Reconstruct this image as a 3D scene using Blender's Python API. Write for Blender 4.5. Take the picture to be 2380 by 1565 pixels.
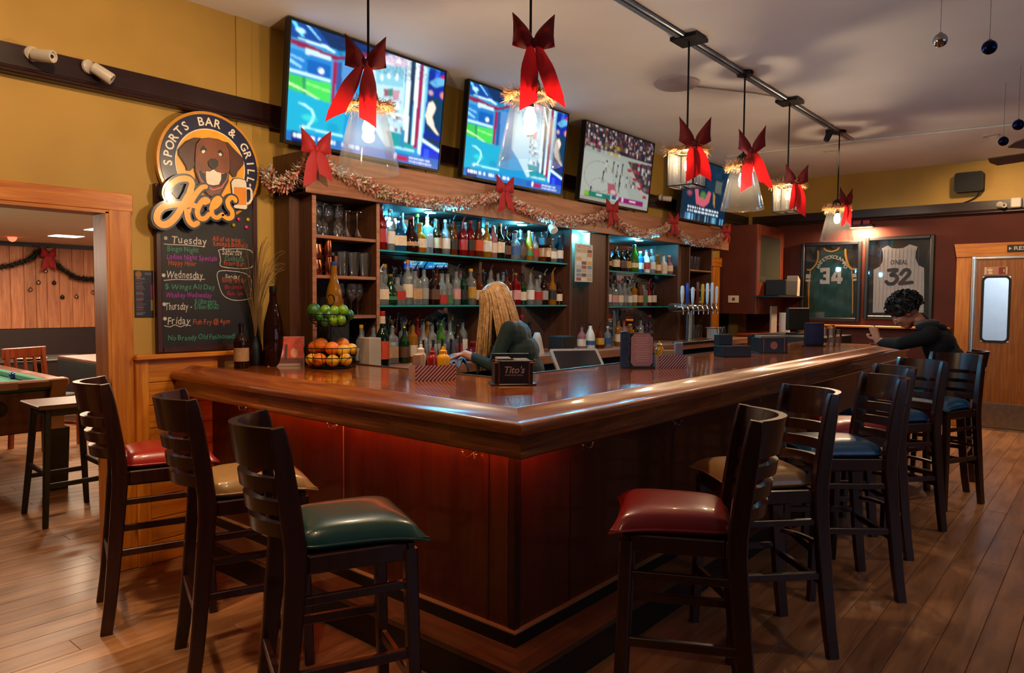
import bpy, bmesh, math, random
import numpy as np
from mathutils import Vector, Matrix, Euler

S = bpy.context.scene
for _o in list(bpy.data.objects):
    bpy.data.objects.remove(_o)
COL = S.collection
PI = math.pi

# ---------------------------------------------------------------- camera, world, exposure
cam_d = bpy.data.cameras.new('camera')
cam_d.sensor_width = 36.0
cam_d.lens = 36.0 * 1674.0 / 2380.0
cam_d.clip_start = 0.02
cam = bpy.data.objects.new('camera', cam_d)
COL.objects.link(cam)
CAM_YAW, CAM_PITCH, CAM_ROLL = math.radians(40.05), math.radians(-2.877), math.radians(0.406)
_Fh = Vector((math.cos(CAM_YAW), math.sin(CAM_YAW), 0))
_R0 = Vector((math.sin(CAM_YAW), -math.cos(CAM_YAW), 0))
_F = _Fh * math.cos(CAM_PITCH) + Vector((0, 0, math.sin(CAM_PITCH)))
_U0 = _R0.cross(_F)
_R = _R0 * math.cos(CAM_ROLL) + _U0 * math.sin(CAM_ROLL)
_U = -_R0 * math.sin(CAM_ROLL) + _U0 * math.cos(CAM_ROLL)
cam.matrix_world = Matrix(((_R.x, _U.x, -_F.x, 0), (_R.y, _U.y, -_F.y, 0), (_R.z, _U.z, -_F.z, 1.42), (0, 0, 0, 1)))
S.camera = cam

world = bpy.data.worlds.new('world')
S.world = world
world.use_nodes = True
world.node_tree.nodes['Background'].inputs[0].default_value = (0.42, 0.5, 0.62, 1)
world.node_tree.nodes['Background'].inputs[1].default_value = 0.25

S.view_settings.view_transform = 'Standard'
S.view_settings.look = 'None'
S.view_settings.exposure = -0.06
S.view_settings.gamma = 1.0
S.view_settings.use_curve_mapping = False
try:
    S.cycles.use_denoising = True
    S.cycles.denoiser = 'OPENIMAGEDENOISE'
    S.cycles.use_adaptive_sampling = False
    S.cycles.max_bounces = 8
    S.cycles.diffuse_bounces = 4
    S.cycles.glossy_bounces = 4
    S.cycles.transmission_bounces = 6
    S.cycles.transparent_max_bounces = 24
    S.cycles.caustics_reflective = False
    S.cycles.caustics_refractive = False
    S.cycles.sample_clamp_indirect = 4.0
    S.cycles.use_light_tree = True
except Exception:
    pass

# ---------------------------------------------------------------- bookkeeping
def link(o, parent=None):
    COL.objects.link(o)
    if parent is not None:
        o.parent = parent
    return o

def tag(o, label=None, cat=None, group=None, kind=None):
    if label: o['label'] = label
    if cat: o['category'] = cat
    if group: o['group'] = group
    if kind: o['kind'] = kind
    return o

def empty(name, loc=(0, 0, 0), rz=0.0, label=None, cat=None, group=None, kind=None, rot=None):
    o = bpy.data.objects.new(name, None)
    o.empty_display_size = 0.05
    o.location = loc
    o.rotation_euler = rot if rot is not None else (0, 0, rz)
    link(o)
    return tag(o, label, cat, group, kind)

def kids(o):
    return [c for c in bpy.data.objects if c.parent == o]

def copy_tree(o, parent=None, _map=None):
    if _map is None:
        _map = {}
        for c in bpy.data.objects:
            if c.parent is not None:
                _map.setdefault(c.parent.name, []).append(c)
    c = o.copy()
    COL.objects.link(c)
    c.parent = parent
    for ch in _map.get(o.name, []):
        copy_tree(ch, c, _map)
    return c

ORD = ['zeroth', 'first', 'second', 'third', 'fourth', 'fifth', 'sixth', 'seventh', 'eighth', 'ninth', 'tenth', 'eleventh',
       'twelfth', 'thirteenth', 'fourteenth', 'fifteenth', 'sixteenth', 'seventeenth', 'eighteenth', 'nineteenth', 'twentieth',
       'twenty-first', 'twenty-second', 'twenty-third', 'twenty-fourth', 'twenty-fifth', 'twenty-sixth', 'twenty-seventh',
       'twenty-eighth', 'twenty-ninth', 'thirtieth', 'thirty-first', 'thirty-second', 'thirty-third', 'thirty-fourth', 'thirty-fifth',
       'thirty-sixth', 'thirty-seventh', 'thirty-eighth', 'thirty-ninth', 'fortieth']

# ---------------------------------------------------------------- mesh builder
class MB:
    def __init__(s):
        s.v, s.f, s.m = [], [], []

    def add(s, vs, fs, mi=0):
        n = len(s.v)
        s.v += [tuple(v) for v in vs]
        s.f += [tuple(i + n for i in f) for f in fs]
        s.m += [mi] * len(fs)
        return s

    def box(s, x0, y0, z0, x1, y1, z1, mi=0):
        vs = [(x0, y0, z0), (x1, y0, z0), (x1, y1, z0), (x0, y1, z0), (x0, y0, z1), (x1, y0, z1), (x1, y1, z1), (x0, y1, z1)]
        return s.add(vs, [(0, 3, 2, 1), (4, 5, 6, 7), (0, 1, 5, 4), (1, 2, 6, 5), (2, 3, 7, 6), (3, 0, 4, 7)], mi)

    def bbox(s, x0, y0, z0, x1, y1, z1, b=0.004, mi=0):
        """box with chamfered edges"""
        b = min(b, (x1 - x0) * .45, (y1 - y0) * .45, (z1 - z0) * .45)
        vs = []
        for sx in (0, 1):
            for sy in (0, 1):
                for sz in (0, 1):
                    X = (x0, x1)[sx]; Y = (y0, y1)[sy]; Z = (z0, z1)[sz]
                    dx = b if sx == 0 else -b; dy = b if sy == 0 else -b; dz = b if sz == 0 else -b
                    vs += [(X, Y + dy, Z + dz), (X + dx, Y, Z + dz), (X + dx, Y + dy, Z)]
        i = lambda a, b_, c, k: (a * 4 + b_ * 2 + c) * 3 + k
        fs = []
        for a in (0, 1):
            q = [i(a, 0, 0, 0), i(a, 1, 0, 0), i(a, 1, 1, 0), i(a, 0, 1, 0)]
            fs.append(tuple(q if a else q[::-1]))
            q = [i(0, a, 0, 1), i(0, a, 1, 1), i(1, a, 1, 1), i(1, a, 0, 1)]
            fs.append(tuple(q if a else q[::-1]))
            q = [i(0, 0, a, 2), i(1, 0, a, 2), i(1, 1, a, 2), i(0, 1, a, 2)]
            fs.append(tuple(q if a else q[::-1]))
        for a in (0, 1):
            for c in (0, 1):
                fs.append((i(0, a, c, 1), i(0, a, c, 2), i(1, a, c, 2), i(1, a, c, 1)))
                fs.append((i(a, 0, c, 0), i(a, 0, c, 2), i(a, 1, c, 2), i(a, 1, c, 0)))
                fs.append((i(a, c, 0, 0), i(a, c, 0, 1), i(a, c, 1, 1), i(a, c, 1, 0)))
        for a in (0, 1):
            for b_ in (0, 1):
                for c in (0, 1):
                    fs.append((i(a, b_, c, 0), i(a, b_, c, 1), i(a, b_, c, 2)))
        return s.add(vs, fs, mi)

    def lathe(s, prof, seg=16, c=(0, 0, 0), mi=0, cap=True, M=None, a0=0, a1=2 * PI):
        full = abs(a1 - a0 - 2 * PI) < 1e-6
        vs, fs = [], []
        n = seg if full else seg + 1
        for r, z in prof:
            for k in range(n):
                a = a0 + (a1 - a0) * k / seg
                vs.append((r * math.cos(a), r * math.sin(a), z))
        for j in range(len(prof) - 1):
            for k in range(seg):
                k2 = (k + 1) % n
                fs.append((j * n + k, j * n + k2, (j + 1) * n + k2, (j + 1) * n + k))
        if cap and full:
            if prof[0][0] > 1e-5: fs.append(tuple(range(n))[::-1])
            if prof[-1][0] > 1e-5: fs.append(tuple((len(prof) - 1) * n + k for k in range(n)))
        if M is not None:
            vs = [M @ Vector(v) for v in vs]
        vs = [(v[0] + c[0], v[1] + c[1], v[2] + c[2]) for v in vs]
        return s.add(vs, fs, mi)

    def sphere(s, r, c=(0, 0, 0), seg=16, rings=10, sc=(1, 1, 1), mi=0, M=None):
        prof = [(max(1e-6, r * math.sin(PI * j / rings)), -r * math.cos(PI * j / rings)) for j in range(rings + 1)]
        T = Matrix.Diagonal((sc[0], sc[1], sc[2]))
        if M is not None: T = M.to_3x3() @ T
        return s.lathe(prof, seg, c, mi, False, T)

    def tube(s, pts, r, seg=8, mi=0, cap=True, closed=False):
        pts = [Vector(p) for p in pts]
        n = len(pts)
        rs = r if isinstance(r, (list, tuple)) else [r] * n
        ring = []
        up = None
        for i in range(n):
            if closed:
                d = pts[(i + 1) % n] - pts[i - 1]
            else:
                d = pts[min(i + 1, n - 1)] - pts[max(i - 1, 0)]
            if d.length < 1e-9: d = Vector((0, 0, 1))
            d.normalize()
            if up is None:
                up = Vector((0, 0, 1)) if abs(d.z) < .9 else Vector((1, 0, 0))
            a = up - d * up.dot(d)
            if a.length < 1e-6:
                a = d.orthogonal()
            a.normalize()
            b = d.cross(a)
            up = a
            ring.append([pts[i] + (a * math.cos(2 * PI * k / seg) + b * math.sin(2 * PI * k / seg)) * rs[i] for k in range(seg)])
        vs = [p for q in ring for p in q]
        fs = []
        for i in range(n if closed else n - 1):
            j = (i + 1) % n
            for k in range(seg):
                k2 = (k + 1) % seg
                fs.append((i * seg + k, i * seg + k2, j * seg + k2, j * seg + k))
        if cap and not closed:
            fs.append(tuple(range(seg))[::-1])
            fs.append(tuple((n - 1) * seg + k for k in range(seg)))
        return s.add(vs, fs, mi)

    def beam(s, pts, w, h, side=(1, 0, 0), mi=0):
        """rectangular section swept along pts; w along side, h along the other"""
        pts = [Vector(p) for p in pts]
        n = len(pts)
        ws = w if isinstance(w, (list, tuple)) else [w] * n
        hs = h if isinstance(h, (list, tuple)) else [h] * n
        vs, fs = [], []
        for i in range(n):
            d = (pts[min(i + 1, n - 1)] - pts[max(i - 1, 0)]).normalized()
            a = Vector(side); a = (a - d * a.dot(d)).normalized()
            b = d.cross(a)
            for ca, cb in ((-1, -1), (1, -1), (1, 1), (-1, 1)):
                # chamfer: two points per corner
                k = .14
                A, B = a * ws[i] / 2, b * hs[i] / 2
                m = min(ws[i], hs[i]) * k
                p1 = pts[i] + A * ca + B * cb - a * ca * m
                p2 = pts[i] + A * ca + B * cb - b * cb * m
                vs += ([p1, p2] if ca * cb < 0 else [p2, p1])
        for i in range(n - 1):
            for k in range(8):
                k2 = (k + 1) % 8
                fs.append((i * 8 + k, i * 8 + k2, (i + 1) * 8 + k2, (i + 1) * 8 + k))
        fs.append(tuple(range(8))[::-1]); fs.append(tuple((n - 1) * 8 + k for k in range(8)))
        return s.add(vs, fs, mi)

    def prism(s, outline, fn, d0, d1, mi=0):
        """outline: 2-D polygon; fn(u, v, d) -> point"""
        n = len(outline)
        vs = [fn(u, v, d0) for u, v in outline] + [fn(u, v, d1) for u, v in outline]
        fs = [tuple(range(n))[::-1], tuple(range(n, 2 * n))]
        for k in range(n):
            k2 = (k + 1) % n
            fs.append((k, k2, n + k2, n + k))
        return s.add(vs, fs, mi)

    def stroke(s, pts, w, fn, d0, d1, mi=0, seg=10):
        """thick 2-D stroke (quads and round joints), extruded from d0 to d1"""
        n = len(pts)
        ws = w if isinstance(w, (list, tuple)) else [w] * n
        for i in range(n - 1):
            (x0, y0), (x1, y1) = pts[i], pts[i + 1]
            L = math.hypot(x1 - x0, y1 - y0)
            if L < 1e-7: continue
            nx, ny = -(y1 - y0) / L, (x1 - x0) / L
            a, b = ws[i] / 2, ws[i + 1] / 2
            s.prism([(x0 + nx * a, y0 + ny * a), (x0 - nx * a, y0 - ny * a), (x1 - nx * b, y1 - ny * b), (x1 + nx * b, y1 + ny * b)], fn, d0, d1 + (2 * i + 1) * 1.2e-5, mi)
        for i, ((x, y), q) in enumerate(zip(pts, ws)):      # tops a hair apart, so that no two faces coincide
            s.prism([(x + q / 2 * math.cos(2 * PI * k / seg), y + q / 2 * math.sin(2 * PI * k / seg)) for k in range(seg)], fn, d0, d1 + 2 * i * 1.2e-5, mi)
        return s

    def mesh(s, name, mats, smooth=35):
        me = bpy.data.meshes.new(name)
        me.from_pydata(s.v, [], s.f)
        if not isinstance(mats, (list, tuple)): mats = [mats]
        for m in mats: me.materials.append(m)
        if len(mats) > 1:
            me.polygons.foreach_set('material_index', s.m)
        bm = bmesh.new(); bm.from_mesh(me)
        bmesh.ops.recalc_face_normals(bm, faces=bm.faces)
        bm.to_mesh(me); bm.free()
        if smooth:
            me.shade_smooth()
            me.set_sharp_from_angle(angle=math.radians(smooth))
        return me

    def build(s, name, mats, parent=None, smooth=35, loc=None, rot=None, label=None, cat=None, group=None, kind=None):
        o = bpy.data.objects.new(name, s.mesh(name, mats, smooth))
        if loc is not None: o.location = loc
        if rot is not None: o.rotation_euler = rot
        link(o, parent)
        return tag(o, label, cat, group, kind)

def inst(name, me, parent=None, loc=(0, 0, 0), rot=(0, 0, 0), sc=(1, 1, 1)):
    o = bpy.data.objects.new(name, me)
    o.location, o.rotation_euler, o.scale = loc, rot, sc
    return link(o, parent)

def bez(p0, p1, p2, p3, n=8):
    out = []
    for i in range(n + 1):
        t = i / n; a = 1 - t
        out.append(tuple(a * a * a * p0[k] + 3 * a * a * t * p1[k] + 3 * a * t * t * p2[k] + t * t * t * p3[k] for k in range(len(p0))))
    return out

def catmull(P, n=6):
    P = [tuple(p) for p in P]
    Q = [P[0]] + P + [P[-1]]
    out = []
    for i in range(1, len(Q) - 2):
        a, b, c, d = Q[i - 1], Q[i], Q[i + 1], Q[i + 2]
        for k in range(n):
            t = k / n
            out.append(tuple(.5 * (2 * b[j] + (c[j] - a[j]) * t + (2 * a[j] - 5 * b[j] + 4 * c[j] - d[j]) * t * t + (3 * b[j] - a[j] - 3 * c[j] + d[j]) * t ** 3) for j in range(len(b))))
    out.append(P[-1])
    return out

_txt = {}
def text_polys(t, size=1.0, bold=0.0, shear=0.0):
    """2-D mesh (verts, faces) of a line of text, origin at left baseline"""
    k = (t, size, bold, shear)
    if k in _txt: return _txt[k]
    cu = bpy.data.curves.new('t', 'FONT')
    cu.body = t; cu.size = size; cu.offset = bold; cu.shear = shear
    cu.resolution_u = 3
    o = bpy.data.objects.new('t', cu)
    COL.objects.link(o)
    dg = bpy.context.evaluated_depsgraph_get()
    me = bpy.data.meshes.new_from_object(o.evaluated_get(dg))
    v = [(p.co.x, p.co.y) for p in me.vertices]
    f = [tuple(p.vertices) for p in me.polygons]
    bpy.data.objects.remove(o); bpy.data.curves.remove(cu); bpy.data.meshes.remove(me)
    _txt[k] = (v, f)
    return v, f

def put_text(mb, t, fn, size, at=(0, 0), bold=0.0, shear=0.0, width=None, d=0.0, mi=0, align='l', rot=0.0, sx=1.0):
    v, f = text_polys(t, size, bold, shear)
    if not v: return
    w = max(p[0] for p in v)
    if width: sx = width / w
    off = {'l': 0, 'c': -w * sx / 2, 'r': -w * sx}[align]
    c, s_ = math.cos(rot), math.sin(rot)
    pts = []
    for x, y in v:
        x = x * sx + off
        pts.append(fn(at[0] + x * c - y * s_, at[1] + x * s_ + y * c, d))
    mb.add(pts, f, mi)

def arc_text(mb, t, fn, size, c, r, a_start, a_end, d=0.0, bold=0.0, mi=0):
    """letters set along a circle (clockwise from a_start to a_end)"""
    n = len(t)
    for i, ch in enumerate(t):
        if ch == ' ': continue
        a = a_start + (a_end - a_start) * (i + .5) / n
        put_text(mb, ch, fn, size, (c[0] + r * math.cos(a), c[1] + r * math.sin(a)), bold, 0, None, d, mi, 'c', a - PI / 2)

# ---------------------------------------------------------------- materials
MAT = {}
def srgb(h):
    if isinstance(h, str):
        h = h.lstrip('#')
        c = [int(h[i:i + 2], 16) / 255 for i in (0, 2, 4)]
        return tuple(x / 12.92 if x <= .04045 else ((x + .055) / 1.055) ** 2.4 for x in c)
    return tuple(h)

def newmat(name):
    m = bpy.data.materials.new(name)
    m.use_nodes = True
    nt = m.node_tree
    for n in list(nt.nodes): nt.nodes.remove(n)
    return m, nt, nt.nodes, nt.links

def plain(name, col, rough=.5, metal=0.0, var=.08, scale=12.0, bump=0.0, coat=0.0, spec=.5, sheen=0.0, rand=0.0, trans=0.0):
    """principled with a little procedural mottling"""
    if name in MAT: return MAT[name]
    m, nt, N, L = newmat(name)
    out = N.new('ShaderNodeOutputMaterial'); b = N.new('ShaderNodeBsdfPrincipled')
    L.new(b.outputs[0], out.inputs[0])
    c = srgb(col)
    tc = N.new('ShaderNodeTexCoord'); nz = N.new('ShaderNodeTexNoise')
    nz.inputs['Scale'].default_value = scale; nz.inputs['Detail'].default_value = 3
    L.new(tc.outputs['Object'], nz.inputs['Vector'])
    rp = N.new('ShaderNodeValToRGB')
    rp.color_ramp.elements[0].position = .3; rp.color_ramp.elements[1].position = .7
    rp.color_ramp.elements[0].color = tuple(x * (1 - var) for x in c) + (1,)
    rp.color_ramp.elements[1].color = tuple(min(1, x * (1 + var)) for x in c) + (1,)
    L.new(nz.outputs['Fac'], rp.inputs['Fac'])
    src = rp.outputs[0]
    if rand:
        oi = N.new('ShaderNodeObjectInfo'); hs = N.new('ShaderNodeHueSaturation')
        mp = N.new('ShaderNodeMapRange')
        mp.inputs['To Min'].default_value = 1 - rand; mp.inputs['To Max'].default_value = 1 + rand
        L.new(oi.outputs['Random'], mp.inputs['Value']); L.new(mp.outputs[0], hs.inputs['Value'])
        L.new(src, hs.inputs['Color']); src = hs.outputs[0]
    L.new(src, b.inputs['Base Color'])
    b.inputs['Roughness'].default_value = rough; b.inputs['Metallic'].default_value = metal
    b.inputs['Coat Weight'].default_value = coat; b.inputs['Coat Roughness'].default_value = .08
    b.inputs['Specular IOR Level'].default_value = spec
    b.inputs['Sheen Weight'].default_value = sheen
    b.inputs['Transmission Weight'].default_value = trans
    if bump:
        bp = N.new('ShaderNodeBump'); bp.inputs['Strength'].default_value = bump; bp.inputs['Distance'].default_value = .01
        L.new(nz.outputs['Fac'], bp.inputs['Height']); L.new(bp.outputs[0], b.inputs['Normal'])
    MAT[name] = m
    return m

def wood(name, c1, c2, axis='X', scale=1.0, rough=.4, coat=0.0, bump=.12, rand=.12, knots=0.0, knot_col='#3a1608', stretch=14.0, c3=None, mid=.5):
    """streaky wood grain along an object axis, a different piece for each object"""
    if name in MAT: return MAT[name]
    m, nt, N, L = newmat(name)
    out = N.new('ShaderNodeOutputMaterial'); b = N.new('ShaderNodeBsdfPrincipled')
    L.new(b.outputs[0], out.inputs[0])
    tc = N.new('ShaderNodeTexCoord'); oi = N.new('ShaderNodeObjectInfo')
    cm = N.new('ShaderNodeCombineXYZ')
    mu = N.new('ShaderNodeMath'); mu.operation = 'MULTIPLY'; mu.inputs[1].default_value = 37.0
    L.new(oi.outputs['Random'], mu.inputs[0])
    for i in range(3): L.new(mu.outputs[0], cm.inputs[i])
    ad = N.new('ShaderNodeVectorMath'); ad.operation = 'ADD'
    L.new(tc.outputs['Object'], ad.inputs[0]); L.new(cm.outputs[0], ad.inputs[1])
    mp = N.new('ShaderNodeMapping')
    sc = [stretch * scale] * 3; sc['XYZ'.index(axis)] = 1.1 * scale
    mp.inputs['Scale'].default_value = sc
    L.new(ad.outputs[0], mp.inputs['Vector'])
    nz = N.new('ShaderNodeTexNoise'); nz.inputs['Scale'].default_value = 2.2; nz.inputs['Detail'].default_value = 6
    nz.inputs['Roughness'].default_value = .62; nz.inputs['Distortion'].default_value = .6
    L.new(mp.outputs[0], nz.inputs['Vector'])
    rp = N.new('ShaderNodeValToRGB')
    e = rp.color_ramp.elements
    e[0].position = .28; e[0].color = srgb(c1) + (1,)
    e[1].position = .72; e[1].color = srgb(c2) + (1,)
    if c3:
        k = e.new(mid); k.color = srgb(c3) + (1,)
    L.new(nz.outputs['Fac'], rp.inputs['Fac'])
    src = rp.outputs[0]
    if knots:
        vo = N.new('ShaderNodeTexVoronoi'); vo.inputs['Scale'].default_value = knots
        m2 = N.new('ShaderNodeMapping'); s2 = [1.6] * 3; s2['XYZ'.index(axis)] = .55
        m2.inputs['Scale'].default_value = s2
        L.new(ad.outputs[0], m2.inputs['Vector']); L.new(m2.outputs[0], vo.inputs['Vector'])
        r2 = N.new('ShaderNodeValToRGB')
        r2.color_ramp.elements[0].position = .05; r2.color_ramp.elements[0].color = (1, 1, 1, 1)
        r2.color_ramp.elements[1].position = .13; r2.color_ramp.elements[1].color = (0, 0, 0, 1)
        L.new(vo.outputs['Distance'], r2.inputs['Fac'])
        mx = N.new('ShaderNodeMix'); mx.data_type = 'RGBA'
        L.new(r2.outputs[0], mx.inputs['Factor']); L.new(src, mx.inputs['A'])
        mx.inputs['B'].default_value = srgb(knot_col) + (1,)
        src = mx.outputs['Result']
    if rand:
        hs = N.new('ShaderNodeHueSaturation'); mr = N.new('ShaderNodeMapRange')
        mr.inputs['To Min'].default_value = 1 - rand; mr.inputs['To Max'].default_value = 1 + rand
        L.new(oi.outputs['Random'], mr.inputs['Value']); L.new(mr.outputs[0], hs.inputs['Value'])
        L.new(src, hs.inputs['Color']); src = hs.outputs[0]
    L.new(src, b.inputs['Base Color'])
    b.inputs['Roughness'].default_value = rough
    b.inputs['Coat Weight'].default_value = coat; b.inputs['Coat Roughness'].default_value = .06
    if bump:
        bp = N.new('ShaderNodeBump'); bp.inputs['Strength'].default_value = bump; bp.inputs['Distance'].default_value = .004
        L.new(nz.outputs['Fac'], bp.inputs['Height']); L.new(bp.outputs[0], b.inputs['Normal'])
    MAT[name] = m
    return m

def emit(name, col, strength):
    if name in MAT: return MAT[name]
    m, nt, N, L = newmat(name)
    out = N.new('ShaderNodeOutputMaterial'); e = N.new('ShaderNodeEmission')
    e.inputs[0].default_value = srgb(col) + (1,); e.inputs[1].default_value = strength
    L.new(e.outputs[0], out.inputs[0])
    MAT[name] = m
    return m

def glass(name, col=(1, 1, 1), tint=1.0, gloss=1.0, body=0.0, rough=.03):
    """thin clear or tinted glass: see-through tint, fresnel shine, and body = how much of the liquid colour is opaque"""
    if name in MAT: return MAT[name]
    m, nt, N, L = newmat(name)
    c = srgb(col)
    out = N.new('ShaderNodeOutputMaterial')
    tr = N.new('ShaderNodeBsdfTransparent'); tr.inputs[0].default_value = tuple(1 - tint + tint * x for x in c) + (1,)
    gl = N.new('ShaderNodeBsdfGlossy'); gl.inputs['Roughness'].default_value = rough
    df = N.new('ShaderNodeBsdfDiffuse'); df.inputs[0].default_value = c + (1,)
    fr = N.new('ShaderNodeFresnel'); fr.inputs['IOR'].default_value = 1.5
    ma = N.new('ShaderNodeMath'); ma.operation = 'MULTIPLY'; ma.inputs[1].default_value = gloss; ma.use_clamp = True
    L.new(fr.outputs[0], ma.inputs[0])
    m1 = N.new('ShaderNodeMixShader'); m1.inputs[0].default_value = body
    L.new(tr.outputs[0], m1.inputs[1]); L.new(df.outputs[0], m1.inputs[2])
    m2 = N.new('ShaderNodeMixShader')
    L.new(ma.outputs[0], m2.inputs[0]); L.new(m1.outputs[0], m2.inputs[1]); L.new(gl.outputs[0], m2.inputs[2])
    L.new(m2.outputs[0], out.inputs[0])
    MAT[name] = m
    return m

def cloth_thin(name, col, trans=.5, rough=.7, tcol=None):
    if name in MAT: return MAT[name]
    m, nt, N, L = newmat(name)
    c = srgb(col)
    out = N.new('ShaderNodeOutputMaterial')
    p = N.new('ShaderNodeBsdfPrincipled'); p.inputs['Base Color'].default_value = c + (1,); p.inputs['Roughness'].default_value = rough
    p.inputs['Sheen Weight'].default_value = .05
    t = N.new('ShaderNodeBsdfTranslucent'); t.inputs[0].default_value = (tcol or c) + (1,)
    tc = N.new('ShaderNodeTexCoord'); nz = N.new('ShaderNodeTexNoise'); nz.inputs['Scale'].default_value = 60
    bp = N.new('ShaderNodeBump'); bp.inputs['Strength'].default_value = .25; bp.inputs['Distance'].default_value = .004
    L.new(tc.outputs['Object'], nz.inputs['Vector']); L.new(nz.outputs['Fac'], bp.inputs['Height']); L.new(bp.outputs[0], p.inputs['Normal'])
    mx = N.new('ShaderNodeMixShader'); mx.inputs[0].default_value = trans
    L.new(p.outputs[0], mx.inputs[1]); L.new(t.outputs[0], mx.inputs[2]); L.new(mx.outputs[0], out.inputs[0])
    MAT[name] = m
    return m

def vcol(name, strength=0.0, rough=.5):
    """colours from the mesh's own colour attribute (printed matter, screens)"""
    if name in MAT: return MAT[name]
    m, nt, N, L = newmat(name)
    out = N.new('ShaderNodeOutputMaterial'); a = N.new('ShaderNodeAttribute'); a.attribute_name = 'print'
    if strength:
        e = N.new('ShaderNodeEmission'); e.inputs[1].default_value = strength
        L.new(a.outputs['Color'], e.inputs[0])
        g = N.new('ShaderNodeBsdfGlossy'); g.inputs['Roughness'].default_value = .2; g.inputs[0].default_value = (.03, .03, .03, 1)
        s = N.new('ShaderNodeAddShader'); L.new(e.outputs[0], s.inputs[0]); L.new(g.outputs[0], s.inputs[1])
        L.new(s.outputs[0], out.inputs[0])
    else:
        p = N.new('ShaderNodeBsdfPrincipled'); p.inputs['Roughness'].default_value = rough
        L.new(a.outputs['Color'], p.inputs['Base Color']); L.new(p.outputs[0], out.inputs[0])
    MAT[name] = m
    return m
# ---------------------------------------------------------------- palette
YW, XW, ZC = 3.92, 9.69, 3.03
M_YEL = plain('yellow_paint', (.45, .268, .048), .62, var=.10, scale=2.2, bump=.03)
M_CEIL = plain('ceiling_paint', (.82, .80, .83), .7, var=.06, scale=1.2, bump=.05)
M_MAROON = plain('maroon_paint', (.085, .018, .011), .7, var=.12, scale=3, spec=.25)
M_TRIM = wood('dark_trim_wood', '#1c0d0d', '#2e1614', 'X', rough=.3, bump=.05, rand=.05)
M_TRIMY = wood('dark_trim_wood_y', '#1c0d0d', '#2e1614', 'Y', rough=.3, bump=.05, rand=.05)
M_PINEX = wood('pine_x', '#a8560e', '#de9230', 'X', rough=.42, bump=.06, rand=.1, knots=3.2, c3='#c4761c')
M_PINEY = wood('pine_y', '#a8560e', '#de9230', 'Y', rough=.42, bump=.06, rand=.1, knots=3.2, c3='#c4761c')
M_PINEZ = wood('pine_z', '#a8560e', '#de9230', 'Z', rough=.42, bump=.06, rand=.1, knots=3.0, c3='#c4761c')
M_PINEB = wood('pine_board_back', '#96573a', '#c98a5c', 'Z', rough=.5, bump=.05, rand=.14, knots=3.0, knot_col='#4a1c10', c3='#b3714a')
M_FLOOR = wood('oak_floor', '#6a4426', '#a87850', 'X', scale=.8, rough=.36, bump=.06, rand=.2, stretch=9, c3='#8c6240', knots=2.2, knot_col='#40200f')
M_SUB = plain('subfloor', '#1c100a', .8)
M_BLACK = plain('black_satin', '#0c0b0c', .45, var=.2)
M_BLACKM = plain('black_matte', '#101012', .7, var=.2)
M_WHITE = plain('white_plastic', '#cfc8be', .4, var=.05)
M_CHROME = plain('chrome', '#c9c9c9', .18, 1.0, var=.05)
M_STEEL = plain('brushed_steel', '#9a958e', .33, 1.0, var=.12, scale=20)
M_DKMETAL = plain('dark_metal', '#15151a', .4, .6)
M_SILVER = plain('silver_track', '#8f9aa8', .35, .7)

# ---------------------------------------------------------------- lights of the place
def area(name, loc, aim, size, power, col, size_y=None, spread=PI):
    d = bpy.data.lights.new(name, 'AREA')
    d.energy = power; d.color = col; d.size = size
    d.shape = 'RECTANGLE' if size_y else 'DISK'
    if size_y: d.size_y = size_y
    d.spread = spread
    o = bpy.data.objects.new(name, d); o.location = loc
    o.rotation_euler = (Vector(aim) - Vector(loc)).to_track_quat('-Z', 'Y').to_euler()
    return link(o)

def spot(name, loc, aim, power, col, cone=70, blend=.6, r=.05):
    d = bpy.data.lights.new(name, 'SPOT')
    d.energy = power; d.color = col; d.spot_size = math.radians(cone); d.spot_blend = blend; d.shadow_soft_size = r
    o = bpy.data.objects.new(name, d); o.location = loc
    o.rotation_euler = (Vector(aim) - Vector(loc)).to_track_quat('-Z', 'Y').to_euler()
    return link(o)

WARM = (1.0, .66, .36)
WARM2 = (1.0, .74, .5)
# fill spots added under the ceiling (each has its fitting, built below)
FILL_SPOTS = [  # x, y, aim, power, cone
    (0.9, 2.2, (1.2, 3.9, 1.45), 92, 112),
    (0.5, 2.9, (0.6, 3.0, 0.0), 165, 75),
    (0.45, 1.2, (0.75, 1.7, 0.0), 55, 70),
    (3.3, -0.2, (3.3, 0.1, 0.0), 36, 75),
    (5.3, -0.3, (5.3, -0.1, 0.0), 50, 80),
    (7.6, 0.2, (7.5, 0.2, 0.0), 110, 85),
    (8.3, 1.0, (9.69, 0.95, 1.6), 92, 110),
    (8.1, 2.4, (8.78, 3.92, 1.4), 55, 62),
]
for i, (x, y, aim, pw, cone) in enumerate(FILL_SPOTS):
    spot('fill_spot', (x, y, ZC - .06), aim, pw, WARM, cone, .8, .06)
# two unseen track heads, added to brighten the bottles
for aim, pw in (((4.0, 3.7, 1.45), 85), ((5.9, 3.7, 1.5), 95)):
    x_ = 2.72 if pw == 85 else 2.5
    spot('track_spot', (x_, 2.09, ZC - .13), aim, pw, (1.0, .76, .55), 62 if pw == 85 else 44, .8, .04)
spot('track_spot', (6.95, 2.10, ZC - .16), (9.69, 2.25, 1.75), 70, (1.0, .74, .5), 40, .8, .04)
# daylight through the street windows behind the camera
area('window_daylight', (3.0, -4.05, 1.75), (3.0, 0, 2.6), 5.0, 30, (.50, .64, 1.0), 1.5)
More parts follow.
